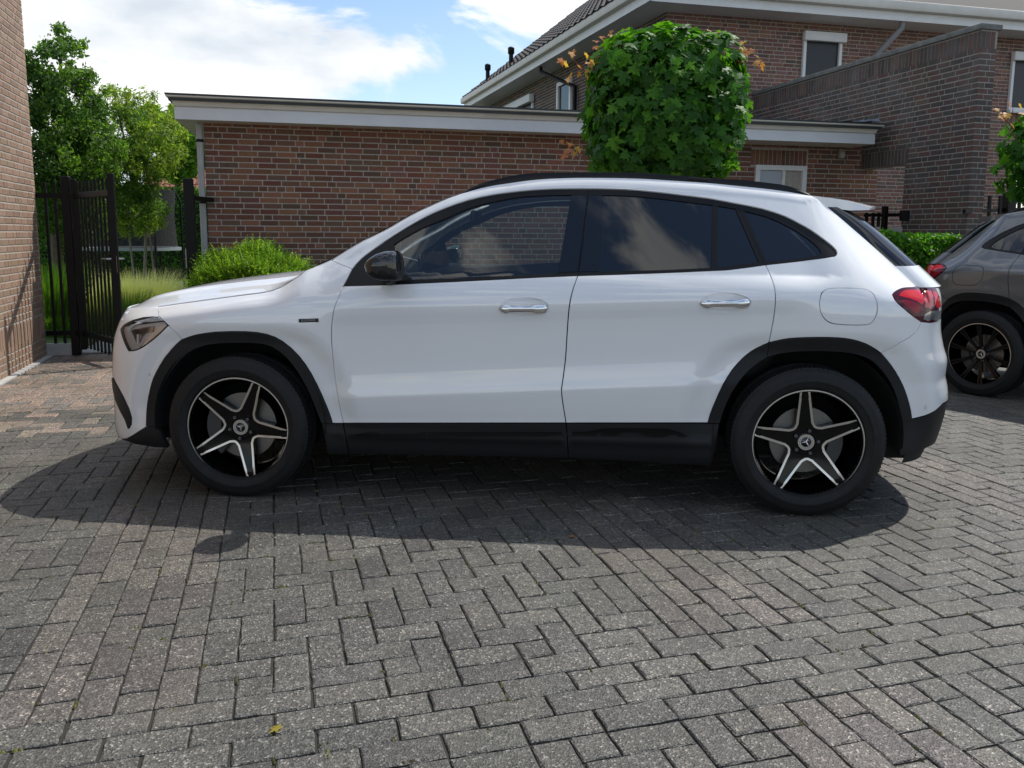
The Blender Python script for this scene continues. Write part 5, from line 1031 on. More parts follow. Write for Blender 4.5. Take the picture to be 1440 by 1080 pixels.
def S(s,q):
    s,q=np.broadcast_arrays(np.asarray(s,float),np.asarray(q,float))
    # approximate z for corner lookup
    x0,_=corner(s,.8)
    for _ in range(3):
        zA=ZAf(x0)
        xe=np.clip(x0,XE_MIN,XE_MAX);zE=ZE0(xe)
        zE=np.maximum(zE,zA+.03)
        zl=q2z(x0,q,zA)
        v=np.clip((q-QA)/QB,0,1.02)
        z=np.where(q<=QA,zl,zA+(zE-zA)*v)
        x0,k=corner(s,np.clip(z,.15,.97))
    x=x0
    wf=sstep(-1.0,-.8,x)*sstep(1.45,1.2,x)    # door profile
    yl=YAf(x)+np.where(wf>0,wf*PROF(np.clip(q,0,QA))+(1-wf)*PROFB(np.clip(q,0,QA)),PROFB(np.clip(q,0,QA)))
    yl=flare(x,z,yl)
    yA=YAf(x)-.0108*(1-wf)
    # upper
    yE=np.where(x<XE_MIN,.66,YE(np.clip(x,XE_MIN,XE_MAX)))
    kE=np.ones_like(k)
    # low blend (fender / rear corner)
    yAk=yA*k
    inside=(x>=XE_MIN)&(x<=XE_MAX)
    yEk=np.where(inside,np.minimum(yE,yAk-.004),yAk-.05)
    t=v
    ylow=yAk+(yEk-yAk)*(.16*t+.84*np.maximum(t,0)**(2-.68*sstep(1.03,1.25,zE)))
    # greenhouse
    zB=1.10;yB=np.minimum(YB(x),yAk-.03)
    kr=1-sstep(1.32,1.47,x);rnd=.042*kr;zr=zE-.055*kr-.001
    gl=yB-.010+( (yEk+rnd)-(yB-.010))*np.clip((z-1.12)/np.maximum(zr-1.12,.05),0,1)
    tt=np.clip((z-zA)/(zB+.02-zA),0,1)
    y1=yAk+((yB-.010)-yAk)*(.20*tt+.80*tt**1.7)
    tr=np.clip((z-zr)/(.055*kr+.001),0,1.1)
    y2=gl-rnd*(.45*tr+.55*tr*tr)
    ygh=np.where(z<1.12,y1,y2)
    w=sstep(1.13,1.36,zE)*sstep(1.60,1.30,x)
    yu=ylow*(1-w)+ygh*w
    y=np.where(q<=QA,yl*k,yu)
    return np.stack([x,-y,z],-1)
QT=QA+QB
def SN_(s,q):
    e=2e-3; s=np.asarray(s,float);q=np.asarray(q,float)
    s0=np.clip(s-e,XF-SFL,XR+SRL);s1=np.clip(s+e,XF-SFL,XR+SRL);q0=np.clip(q-e,.02,QT);q1=np.clip(q+e,.02,QT)
    a=S(s1,q)-S(s0,q);b=S(s,q1)-S(s,q0);n=np.cross(a,b);l=np.linalg.norm(n,axis=-1,keepdims=True);return n/np.maximum(l,1e-12)
def inpoly(X,Y,loops):
    c=np.zeros(len(X),bool)
    for l in loops:
        x0,y0=l[:,0],l[:,1];x1,y1=np.roll(x0,-1),np.roll(y0,-1)
        for k in range(len(l)):
            if y0[k]==y1[k]: continue
            m=((y0[k]>Y)!=(y1[k]>Y))&(X<(x1[k]-x0[k])*(Y-y0[k])/(y1[k]-y0[k])+x0[k]); c^=m
    return c
def area(l): return .5*np.sum(l[:,0]*np.roll(l[:,1],-1)-np.roll(l[:,0],-1)*l[:,1])
def clean(l):
    o=[l[0]]
    for p in l[1:]:
        if np.hypot(*(np.array(p)-np.array(o[-1])))>1.2e-3: o.append(p)
    if np.hypot(*(np.array(o[0])-np.array(o[-1])))<1.2e-3: o.pop()
    return np.array(o,float)
def inset(l,g,keep=None):
    """move the outline inwards by g (outline counter-clockwise); points for which keep() holds stay"""
    n=len(l);o=l.copy()
    for i in range(n):
        a=l[i]-l[i-1];b=l[(i+1)%n]-l[i]
        na=np.array([-a[1],a[0]])/max(np.hypot(*a),1e-9);nb=np.array([-b[1],b[0]])/max(np.hypot(*b),1e-9)
        d=na+nb;L_=np.hypot(*d);d=d/max(L_,1e-6); k=min(1/max(d@na,.45),2)
        o[i]=l[i]+d*g*k
    if keep is not None:
        for i in range(n):
            if keep(l[i]): o[i]=l[i]
    return o
QROWS=np.concatenate([np.linspace(.10,.34,11),[.355,.375,.41,.44,.47,.495,.515,.53,.539,.545,.551,.56,.575,.60],np.linspace(.63,.87,13),[.89,.91,.925,.937,.946,.952,.955,.960,.966,.973,.981,.990],np.linspace(1.0,QT,32)])
def spacing(s): return .032 if -1.1<s<1.2 else (.008 if 1.3<s<1.72 else .018)
def patch(loop,holes=(),off=0,depth=.020,gap=.0027,flange=True,keep=None,ds=None,center=False,bow=None,hgap=None):
    """trimmed piece of the body surface -> V,F,normals-per-loop"""
    L0=clean(loop); 
    if area(L0)<0: L0=L0[::-1]
    L0=inset(L0,gap,keep); H=[]
    for h in holes:
        h=clean(h); h=h if area(h)<0 else h[::-1]; H.append(inset(h,gap if hgap is None else hgap))
    loops=[L0]+H; b0=L0.min(0);b1=L0.max(0)
    ss=[];s=b0[0]
    while s<b1[0]: s+=(ds or spacing(s)); ss.append(s)
    gs,gq=np.meshgrid(ss,QROWS[(QROWS>b0[1])&(QROWS<b1[1])]); X,Y=gs.ravel(),gq.ravel()
    pts=np.concatenate(loops)
    if len(X):
        m=inpoly(X,Y,loops); X,Y=X[m],Y[m]
        # keep clear of the outline
        seg=[]
        for l in loops: seg.append(np.stack([l,np.roll(l,-1,0)],1))
        seg=np.concatenate(seg); dm=np.full(len(X),9.)
        for a,b in seg:
            ab=b-a;t=np.clip(((X-a[0])*ab[0]+(Y-a[1])*ab[1])/max(ab@ab,1e-12),0,1); dm=np.minimum(dm,np.hypot(X-a[0]-t*ab[0],Y-a[1]-t*ab[1]))
        m=dm>.005; X,Y=X[m],Y[m]
    nb=len(pts); P2=np.concatenate([pts,np.stack([X,Y],1)]) if len(X) else pts
    ed=[];o=0
    for l in loops:
        ed+=[(o+i,o+(i+1)%len(l)) for i in range(len(l))]; o+=len(l)
    r=delaunay_2d_cdt([Vector(p) for p in P2],ed,[],0,1e-7)
    V2=np.array([[v.x,v.y] for v in r[0]]);T=[f for f in r[2]]
    cen=np.array([V2[list(f)].mean(0) for f in T]); ok=inpoly(cen[:,0],cen[:,1],loops)
    T=[f for f,k in zip(T,ok) if k]
    def ccw(f): 
        a,b,c=V2[f[0]],V2[f[1]],V2[f[2]]; return (b[0]-a[0])*(c[1]-a[1])-(b[1]-a[1])*(c[0]-a[0])>0
    T=[tuple(f) if ccw(f) else tuple(f[::-1]) for f in T]
    Nn=SN_(V2[:,0],V2[:,1]); PP=S(V2[:,0],V2[:,1])
    oo=off
    if bow is not None: oo=np.array([bow(a,b) for a,b in V2])[:,None]
    PP=PP+Nn*oo
    V=[tuple(p) for p in PP]; F=list(T); LN=[]
    for f in T: LN+=[tuple(Nn[i]) for i in f]
    if flange:
        cnt={}
        for f in T:
            for i in range(3):
                a,b=f[i],f[(i+1)%3]; cnt[(a,b)]=1
        be=[(a,b) for (a,b) in cnt if (b,a) not in cnt]
        for a,b in be:
            if center and (abs(V[a][1])<.004 and abs(V[b][1])<.004): continue
            n0=len(V); dp=depth
            V+= [V[a],V[b],tuple(np.array(V[b])-Nn[b]*dp),tuple(np.array(V[a])-Nn[a]*dp)]
            F.append((n0+1,n0,n0+3,n0+2))
            v1=np.array(V[n0])-np.array(V[n0+1]);v2=-Nn[a]; fn=np.cross(v1,v2); fn/=max(np.linalg.norm(fn),1e-9); fn=.75*fn+.25*Nn[a]
            LN+=[tuple(fn)]*4
    return V,F,LN
def flip(VFN):
    V,F,LN=VFN; V=[(x,-y,z) for x,y,z in V]; F2=[];L2=[];k=0
    for f in F:
        n=LN[k:k+len(f)];k+=len(f); F2.append(tuple(f[::-1])); L2+=[(a,-b,c) for a,b,c in n[::-1]]
    return V,F2,L2
def join(A,B):
    o=len(A[0]); return A[0]+B[0],A[1]+[tuple(i+o for i in f) for f in B[1]],A[2]+B[2]
def nmesh(name,VFN,m):
    V,F,LN=VFN; me=bpy.data.meshes.new(name); me.from_pydata(V,[],F); me.materials.append(m)
    me.polygons.foreach_set('use_smooth',[True]*len(F)); me.normals_split_custom_set(LN); me.update(); return me
# ---- car materials
M_PAINT=mat('white_car_paint',(.84,.85,.86),.42,coat=1,coat_r=.015,spec=.4); M_PAINT.node_tree.nodes['Principled BSDF'].inputs['Coat IOR'].default_value=1.8
M_GREY=mat('grey_car_paint',(.15,.152,.156),.32,metal=.45,coat=1,coat_r=.02)
M_CLAD=mat('black_cladding',(.010,.011,.0125),.50,noise=.12,nscale=300,spec=.33)
M_TRIM=mat('window_trim_black',(.005,.005,.0055),.30,spec=.3)
M_GLOSS=mat('gloss_black',(.004,.004,.005),.03,coat=.5)
M_GROOVE=mat('groove_black',(.003,.003,.0035),.5,spec=.2)
M_RUB=mat('tyre_rubber',(.0105,.0105,.011),.6,noise=.3,nscale=30,bump=.12,bscale=90,spec=.3)
M_LINER=mat('wheel_liner',(.006,.006,.006),.9)
M_RIM=mat('rim_black',(.002,.002,.0025),.10,spec=.30)
M_MACH=mat('machined_silver',(.74,.72,.69),.30,metal=1)
M_CHROME=mat('chrome',(.75,.76,.78),.10,metal=1)
M_DISC=mat('brake_disc',(.20,.195,.185),.38,metal=1,noise=.1,nscale=60)
M_CALI=mat('brake_caliper',(.035,.036,.038),.4)
M_RED=mat('red_lens',(.30,.004,.014),.12,coat=.25,spec=.3); M_REDB=mat('red_lens_bright',(.60,.008,.018),.12,coat=.25,spec=.3); M_REDD=mat('red_lens_dark',(.07,.003,.014),.10,coat=.3,spec=.3); M_PINK=mat('red_lens_pale',(.60,.10,.11),.12,coat=.25,spec=.3)
M_REFL=mat('lamp_reflector',(.80,.76,.72),.35,metal=.25); M_LAMPD=mat('lamp_black',(.01,.01,.011),.15,coat=1); M_DRL=mat('lamp_white',(.95,.96,.97),.3,coat=1); M_PROJ=mat('lamp_projector',(.55,.45,.38),.08,metal=.9)
G_FRONT=glassmat('front_glass',(.70,.80,.75),1.52,0,2.2); G_TINT=glassmat('tinted_glass',(.035,.04,.045),1.55,0,1.9); G_WIND=glassmat('windscreen_glass',(.70,.78,.74),1.5,0,1.8); G_LENS=glassmat('lamp_lens',(.88,.88,.88),1.45)
M_SEAT=mat('seat_leather',(.018,.018,.019),.5,noise=.15,nscale=20); M_CABIN=mat('cabin_plastic',(.022,.022,.023),.6); M_HEAD=mat('headliner',(.10,.10,.10),.9); M_SHELL=mat('inner_shell',(.012,.012,.012),.8)
M_INK=mat('badge_print',(.30,.31,.32),.4)
q=lambda k:[tuple(p) for p in SQ[k]]
rv=lambda k:q(k)[::-1]
SC0=XF-SFL; SR0=XR+SRL
def back_of(pts,s,n=14):
    """continue an outline level to the middle of the car"""
    p=pts; return [(p[0]+(s-p[0])*k/n,p[1]) for k in range(1,n+1)]
ek=lambda p: p[0]<SC0+.004 or p[0]>SR0-.004
PANELS={}     # name -> (VFN left, material)
fendtop=[(s,QT) for s,_ in q('E_hood')]
# front bumper: middle line -> hood line -> round the headlamp -> wheel arch -> lower edge
s_top=q('seamH')[0][0]; tops=[(SC0+(s_top-SC0)*k/24,QT) for k in range(25)]
lipq=q('lipF')[0][1]; s_lip=q('lipF')[0][0]
lo=[(SC0+(s_lip-SC0)*k/16,lipq) for k in range(17)]
bump_loop=tops+q('seamH')[1:]+rv('hl_top')[1:]+rv('hl_front')[1:]+rv('hl_bot')[1:]+q('seamB')[1:]+rv('AF_a')[1:]+rv('lipF')[1:]+lo[::-1][1:]
P_bump=patch(bump_loop,[q('intake')],keep=ek,center=True)
lip_bot=rv('lipFbot'); qb_=lip_bot[0][1]
lip_loop=lo+q('lipF')[1:]+[q('AFi')[0]]+q('lipFbot')[:1]+q('lipFbot')[1:]+[(SC0+(q('lipFbot')[-1][0]-SC0)*k/14,q('lipFbot')[-1][1]) for k in range(13,-1,-1)]
P_lip=patch(lip_loop,off=-.004,keep=ek,center=True)
GAPW=.030
fend_loop=[(s_,QT-GAPW) for s_,_ in q('E_hood')]+q('E_fen')[1:]+q('seamA')[1:]+rv('DLOtop0')[1:]+q('C1')[1:]+rv('sill')[1:]+rv('AF_b')[1:]+rv('seamB')[1:]+rv('hl_rear')[1:]+rv('seamH')[1:-1]
P_fend=patch(fend_loop,gap=.0022)
P_gapstrip=patch([(s_,QT-GAPW-.004) for s_,_ in q('E_hood')]+[(s_,QT) for s_,_ in q('E_hood')[::-1]],off=-.003,gap=0,flange=False)  # black strip painted in place of the shade in the hood gap
arch_f=q('AF_a')+q('AF_b')[1:]+rv('AFi')
lowz=lambda k:q(k)
P_archF=patch(arch_f,off=.009,depth=.05,gap=.0008)
arch_rd=q('AR_a')+rv('ARi_a'); P_archRd=patch(arch_rd,off=.009,depth=.05,gap=.0012)
arch_r=q('AR_b')+q('AR_c')[1:]+rv('ARi_b'); P_archR=patch(arch_r,off=.009,depth=.05,gap=.0012)
P_fd=patch(q('C1')+q('sill1')[1:]+rv('C2')[1:]+q('DLObot1')[1:-1],[q('cupF')],hgap=0)
sq_px=lambda s,qq:(s,qq)
bl=q('C1b');c2=q('C2b')
fdc=q('sill1')+c2[1:]+[(c2[-1][0]+(bl[-1][0]-c2[-1][0])*k/10,c2[-1][1]+(bl[-1][1]-c2[-1][1])*k/10) for k in range(1,10)]+bl[::-1][:-1]
P_fdc=patch(fdc,off=.004)
fq=bl[-1][1]; arc_end=q('AFi')[-1]
sillF=[q('AFi')[-1]]+q('sill')+bl[1:]+[(q('AFi')[-1][0]+.02,fq)]
P_sillF=patch(sillF,off=.006)
c3b=q('AR_a')[0]; ri=q('ARi_a')[0]
rdc=q('sill2')+[ri]+[(ri[0]-.012,(ri[1]+.215)/2),(ri[0]-.03,.215)]+[(ri[0]-.03+(c2[-1][0]-ri[0]+.03)*k/8,.215+(c2[-1][1]-.215)*k/8) for k in range(1,8)]+c2[::-1][:-1]
P_rdc=patch(rdc,off=.004)
P_rd=patch(q('C2')+q('sill2')[1:]+q('AR_a')[1:]+rv('C3')[1:]+q('DLObot2')[1:-1],[q('cupR')],hgap=0)
body_loop=rv('seamA')[:1]+rv('seamA')[1:]+q('E_roof')[1:]+rv('tl_top')[1:]+rv('tl_bot')[1:]+q('seamR')[1:]+rv('AR_b')[1:]+rv('C3')[1:]+rv('DLObot3')[1:]+rv('DLOtop3')[1:]+rv('DLOtop2')[1:]+rv('DLOtopA')[1:]
P_body=patch(body_loop,[q('flap')])
P_flap=patch(q('flap'),gap=.0015)
tlb=q('tl_bot2'); qt=tlb[0][1]
rb_top=[(SR0+(tlb[0][0]-SR0)*k/14,qt) for k in range(15)]
br=q('bumpR'); rb_low=[(br[-1][0]+(SR0-br[-1][0])*k/14,br[-1][1]) for k in range(15)]
P_rb=patch(rb_top+tlb[1:]+q('seamR')[1:]+q('AR_c')[1:]+q('bumpR')[1:]+rb_low[1:],keep=ek,center=True)
va=q('ARi_b')[-1]; 
vb=q('valB'); val=q('valL')[::-1]+[q('bumpR')[0]]+q('bumpR')[1:]+rb_low[1:]+[(SR0+(vb[-1][0]-SR0)*k/14,vb[-1][1]) for k in range(14)]+vb[::-1][:-1]
P_val=patch(val,off=-.003,keep=ek,center=True)
tt=q('tl_top2'); tl_loop=q('tl_top')+tt[1:]
tailwrap=[(SR0+(tt[-1][0]-SR0)*k/12,tt[-1][1]) for k in range(13)]
P_tl=patch(rv('tl_bot')[::-1][::1]+q('tl_top')[1:]+[(p[0],p[1]) for p in q('tl_top2')[1:]]+[(tt[-1][0]+.02,(tt[-1][1]+tlb[0][1])/2)]+q('tl_bot2')[1:-1] if False else q('tl_top')+q('tl_top2')[1:]+[(max(tt[-1][0],tlb[0][0])+.012,(tt[-1][1]+tlb[0][1])/2)]+q('tl_bot2')+q('tl_bot')[1:],off=.002,gap=.0008)
# strip of tailgate between the two tail lamps
sl=max(tt[-1][0],tlb[0][0])+.012
P_tg=patch([(sl,tt[-1][1])]+[(sl+(SR0-sl)*k/10,tt[-1][1]) for k in range(1,11)]+[(SR0+(sl-SR0)*k/10,qt) for k in range(11)],keep=ek,center=True,off=-.001)
hl_loop=q('hl_top')+q('hl_rear')[1:]+q('hl_bot')[1:]+q('hl_front')[1:-1]
P_hl=patch(hl_loop,off=.001,gap=.0008); P_hlb=patch(hl_loop,off=-.015,depth=-.012,gap=.003)
P_hle=patch(hl_loop,[ [tuple(x) for x in inset(clean(hl_loop) if area(clean(hl_loop))>0 else clean(hl_loop)[::-1],.0055)] ],off=.0005,gap=.0006)
dlo1=q('DLOtop')+q('C2u')[1:]+q('DLObot1')[1:-1]
P_tr1=patch(dlo1,[q('gF'),q('pilF')],off=-.005,depth=.02,gap=.0006)
dlo2=q('DLOtop2')+q('gap3')[1:]+q('DLObot2')[1:]+rv('C2u')[1:-1]
P_tr2=patch(dlo2,[q('pilR'),q('gR'),q('gQ')],off=-.005,depth=.02,gap=.0006)
dlo3=q('DLOtop3')+q('DLObot3')[1:]+rv('gap3')[1:-1]
P_tr3=patch(dlo3,[q('gC')],off=-.005,depth=.02,gap=.0006)
P_gF=patch(q('gF'),off=-.011,gap=-.002,flange=False); P_gR=patch(q('gR'),off=-.010,gap=-.002,flange=False); P_gQ=patch(q('gQ'),off=-.010,gap=-.002,flange=False); P_gC=patch(q('gC'),off=-.010,gap=-.002,flange=False)
P_pF=patch(q('pilF'),off=-.0035,gap=.0006); P_pR=patch(q('pilR'),off=-.0035,gap=.0006)
P_gr1=patch(q('groove1'),off=.0055,depth=.006,gap=0); P_gr2=patch(q('groove2'),off=.0055,depth=.006,gap=0)
P_int=patch(q('intake'),off=.006,depth=.035,gap=.0008)
P_inr=patch(q('intake'),off=-.03,gap=-.004,flange=False)
P_badge=patch(q('badge'),off=.0035,depth=.005,gap=0)
def bowl(loop,dmax):
    l=clean(loop); c=l.mean(0); r=np.abs(l-c).max(0)
    return patch(loop,gap=-.0004,flange=False,ds=.008,bow=lambda a,b:-dmax*max(0,1-(((a-c[0])/r[0])**2+((b-c[1])/r[1])**2))**.6)
P_cupF=bowl(q('cupF'),.032); P_cupR=bowl(q('cupR'),.032)
def disc_patch(s,qq,r): return patch([(s+r*math.cos(a),qq+r*math.sin(a)) for a in np.linspace(0,2*math.pi,15)[:-1]],off=.0012,depth=.003,gap=0)
# ---- patches over the top: from edge to edge
tx=np.concatenate([np.linspace(-1.075,-.2,30),np.linspace(-.17,1.38,40),np.linspace(1.40,XE_MAX,30)])
BX=pchip([-1.075,-.6,-.25,0,1.2,1.40,1.46,1.55,1.70,1.80,1.886],[-.12,-.10,-.06,0,0,.03,.12,.185,.205,.21,.21]); CZc=pchip([-1.075,-.6,-.2,.4,1.2,1.40,1.6,1.886],[.012,.02,.028,.034,.030,.022,.012,.006])
def Tp(x,wv):
    y=YE(x);z=ZE0(x);b=1-(1-wv)**2.3; bz=1-(1-wv)**2.0
    b=b+(np.maximum(1-(1-wv)**3,0)**(1/2.5)-b)*sstep(1.36,1.46,x)
    return np.stack(np.broadcast_arrays(x+BX(x)*b,-y*(1-wv),z+CZc(x)*bz),-1)
WV=np.array([0,.004,.012,.03,.055,.09,.14,.20,.28,.38,.50,.64,.80,1.0]); WF=np.concatenate([WV,2-WV[::-1][1:]])
def tpatch(x0,x1,off=0,w0=0,w1=2,n=24):
    xs=np.linspace(x0,x1,n); ws=[w for w in WF if w0<=w<=w1+1e-9]
    if ws[0]>w0: ws=[w0]+ws
    if ws[-1]<w1: ws=ws+[w1]
    def pt(x,w_):
        p=Tp(np.float64(x),np.float64(min(w_,2-w_))); return np.array([p[0],p[1] if w_<=1 else -p[1],p[2]])
    V=[];e=1e-3;NN=[]
    for x in xs:
        for w_ in ws:
            a=pt(min(x+e,XE_MAX),w_)-pt(x-e,w_); b=pt(x,min(w_+e,2))-pt(x,max(w_-e,0)); nn=np.cross(a,b); nn/=np.linalg.norm(nn); nn=nn if (nn[2]>0 or (abs(nn[2])<.2 and nn[0]>0)) else -nn
            V.append(tuple(pt(x,w_)+nn*off)); NN.append(tuple(nn))
    m=len(ws);F=[];LN=[]
    for i in range(n-1):
        for j in range(m-1):
            f=(i*m+j,(i+1)*m+j,(i+1)*m+j+1,i*m+j+1); F.append(f); LN+=[NN[k] for k in f]
    return V,F,LN
XW0,XW1,XRF,XG0,XG1=-1.0,-.17,1.405,1.476,1.786
# hood: Coons patch between hood line and centre line
hx=[p for p in E_TAB if p[0]<=-1.085]; hL=np.array([[p[0],-p[1],p[2]] for p in hx])
HLf=[pchip(np.linspace(0,1,len(hL)),hL[:,k]) for k in range(3)]
s_f=-1.905
hcx=[-2.19,-2.12,-2.06,-1.96,-1.86,-1.74,-1.56,-1.40,-1.25,-1.12]; hcz=[.868,.918,.955,.985,1.007,1.028,1.053,1.073,1.086,1.092]
HCx=pchip(np.linspace(0,1,len(hcx)),hcx);HCz=pchip(np.linspace(0,1,len(hcz)),hcz)
def hoodp(t,wv):
    Lx,Ly,Lz=[float(f(t)) for f in HLf]; Mx,Mz=float(HCx(t)),float(HCz(t))
    bx=1-(1-wv)**2.6; tzz=.55*(1-(1-wv)**2)+.45*wv
    cre=.011*math.exp(-((wv-.34)/.07)**2)*sst(.02,.3,t)+.010*sst(.28,.40,wv)*sst(.05,.4,t)*(1-wv)
    return np.array([Lx+(Mx-Lx)*bx,Ly*(1-wv),Lz+(Mz-Lz)*tzz+cre+.006*math.sin(min(wv*6,math.pi))])
def sst(a,b,x):
    t=min(max((x-a)/(b-a),0),1);return t*t*(3-2*t)
def hood_mesh():
    nt_,ws=44,list(np.linspace(0,1,34)); full=ws+[2-w for w in ws[::-1][1:]]; V=[];F=[]
    for i in range(nt_+1):
        t=i/nt_
        for w_ in full:
            p=hoodp(t,max(min(w_,2-w_),.006)); V.append((p[0],p[1] if w_<=1 else -p[1],p[2]))
    m=len(full)
    for i in range(nt_):
        for j in range(m-1): F.append((i*m+j,(i+1)*m+j,(i+1)*m+j+1,i*m+j+1))
    n0=len(V)                                    # turned-down rim
    ring=[i*m for i in range(nt_+1)]+[nt_*m+j for j in range(1,m)]+[i*m+m-1 for i in range(nt_-1,-1,-1)]+[j for j in range(m-2,0,-1)]
    for k in ring: V.append((V[k][0],V[k][1]*.997,V[k][2]-.018))
    for k in range(len(ring)): F.append((ring[k],ring[(k+1)%len(ring)],n0+(k+1)%len(ring),n0+k))
    me=mesh('hood',V,F,M_PAINT); return smooth_angle(me,38)
def cowl_mesh():
    V=[];F=[];n=30
    for j in range(n+1):
        w_=2*j/n; ww=min(w_,2-w_); a=hoodp(1,ww); b=Tp(np.float64(XW0),np.float64(ww)); sg=1 if w_<=1 else -1
        V.append((a[0]-.02,a[1]*sg,a[2]-.012)); V.append((b[0]+.02,b[1]*sg,b[2]-.004))
    for j in range(n): F.append((2*j,2*j+1,2*j+3,2*j+2))
    return mesh('cowl',V,F,M_CLAD,True)
# ---- wheels
RO=.357; RR=.2563
def tyre_mesh():
    b=MB(); n=220; hw=.118
    prof=[(RR-.006,-.092),(RR+.004,-.108),(RR+.018,-.114),(.285,-.1165),(.288,-.1195),(.295,-.1200),(.300,-.1175),(.315,-.116),(.330,-.111),(.340,-.104),(.3465,-.096)]
    V=[];F=[]
    tw=[-.094,-.088,-.080,-.070,-.060,-.050,-.044,-.040,-.028,-.018,-.014,-.006,.0]
    tw=tw+[-t for t in tw[::-1][1:]]
    rows=prof+[(None,t) for t in tw]+[(r,-y) for r,y in prof[::-1]]
    m=len(rows)
    for k in range(n):
        a=2*math.pi*k/n
        for (r,y) in rows:
            if r is None:
                cr_=.354-.35*(abs(y)**2.6); groove=.0075 if (.044>abs(y)>.038 or abs(y)<.001 or .017>abs(y)>.0135) else 0
                ph=(k+int(abs(y)*260))%4; lat=(.0045 if abs(y)>.084 else .0075) if (abs(y)>.052 and ph==0) else (.004 if ph==2 and abs(y)>.02 else 0)
                r2=cr_-max(groove,lat)
            else:
                r2=r
                if abs(abs(y)-.104)<.009 and r>.335: r2=r-(.0016 if k%4==0 else 0)
            V.append((r2*math.cos(a),y,r2*math.sin(a)))
    for k in range(n):
        for j in range(m-1): F.append((k*m+j,k*m+j+1,((k+1)%n)*m+j+1,((k+1)%n)*m+j))
    me=mesh('tyre',V,F,M_RUB); return smooth_angle(me,28)
def rot(p,a): return (p[0]*math.cos(a)-p[1]*math.sin(a),p[0]*math.sin(a)+p[1]*math.cos(a))
def rim_poly5():
    """window outlines (x,z) of the five-spoke rim, spoke 0 along +x"""
    W=[]
    for k in range(5):
        a=2*math.pi*k/5; b=2*math.pi*(k+1)/5
        pA=[rot((.243,.0225),a),rot((.079,.0405),a)]; pB=[rot((.079,-.0405),b),rot((.243,-.0225),b)]
        a0=math.atan2(pA[0][1],pA[0][0]);a1=math.atan2(pB[1][1],pB[1][0])
        while a1<a0: a1+=2*math.pi
        arc=[(.244*math.cos(a1+(a0-a1)*i/14),.244*math.sin(a1+(a0-a1)*i/14)) for i in range(1,14)]
        mid=[((pA[1][0]*(1-f)+pB[0][0]*f),(pA[1][1]*(1-f)+pB[0][1]*f)) for f in (.33,.67)]
        W.append([pA[0]]+[tuple(np.array(pA[0])+(np.array(pA[1])-np.array(pA[0]))*f) for f in (.25,.5,.75,.93)]+mid+[tuple(np.array(pB[0])+(np.array(pB[1])-np.array(pB[0]))*f) for f in (.07,.25,.5,.75)]+[pB[1]]+arc)
    return W
def yface(r): return -.052-.032*min(1,max(0,(r-.06)/.17))**1.3     # outward face of the spokes: dished towards the hub
def plate(outer,holes,y_out,thick,name,m,edge_round=0):
    """flat plate in the wheel plane with holes; y from yface"""
    loops=[np.array(outer)]+[np.array(h) for h in holes]; pts=np.concatenate(loops); ed=[];o=0
    for l in loops: ed+=[(o+i,o+(i+1)%len(l)) for i in range(len(l))];o+=len(l)
    gx,gy=np.meshgrid(np.arange(-.26,.261,.02),np.arange(-.26,.261,.02)); X,Y=gx.ravel(),gy.ravel(); k=inpoly(X,Y,loops)
    P2=np.concatenate([pts,np.stack([X[k],Y[k]],1)])
    r=delaunay_2d_cdt([Vector(p) for p in P2],ed,[],0,1e-7); V2=np.array([[v.x,v.y] for v in r[0]])
    T=[f for f in r[2]]; c=np.array([V2[list(f)].mean(0) for f in T]); ok=inpoly(c[:,0],c[:,1],loops); T=[f for f,z in zip(T,ok) if z]
    V=[];F=[];n=len(V2)
    yy=[yface(math.hypot(*v))-y_out for v in V2]
    V=[(v[0],y,v[1]) for v,y in zip(V2,yy)]+[(v[0],y+thick,v[1]) for v,y in zip(V2,yy)]
    cnt={}
    for f in T:
        f=tuple(f); a,b,c_=V2[f[0]],V2[f[1]],V2[f[2]]
        if (b[0]-a[0])*(c_[1]-a[1])-(b[1]-a[1])*(c_[0]-a[0])<0: f=f[::-1]
        F.append(f); F.append(tuple(i+n for i in f[::-1]))
        for i in range(3): cnt[(f[i],f[(i+1)%3])]=1
    for (a,b) in cnt:
        if (b,a) not in cnt: F.append((b,a,a+n,b+n))
    me=mesh(name,V,F,m); return smooth_angle(me,40)
def shrink(l,g):
    l=np.array(l); l=l if area(l)>0 else l[::-1]; return [tuple(p) for p in inset(l,g)]
def circle(r,n=64): return [(r*math.cos(2*math.pi*k/n),r*math.sin(2*math.pi*k/n)) for k in range(n)]
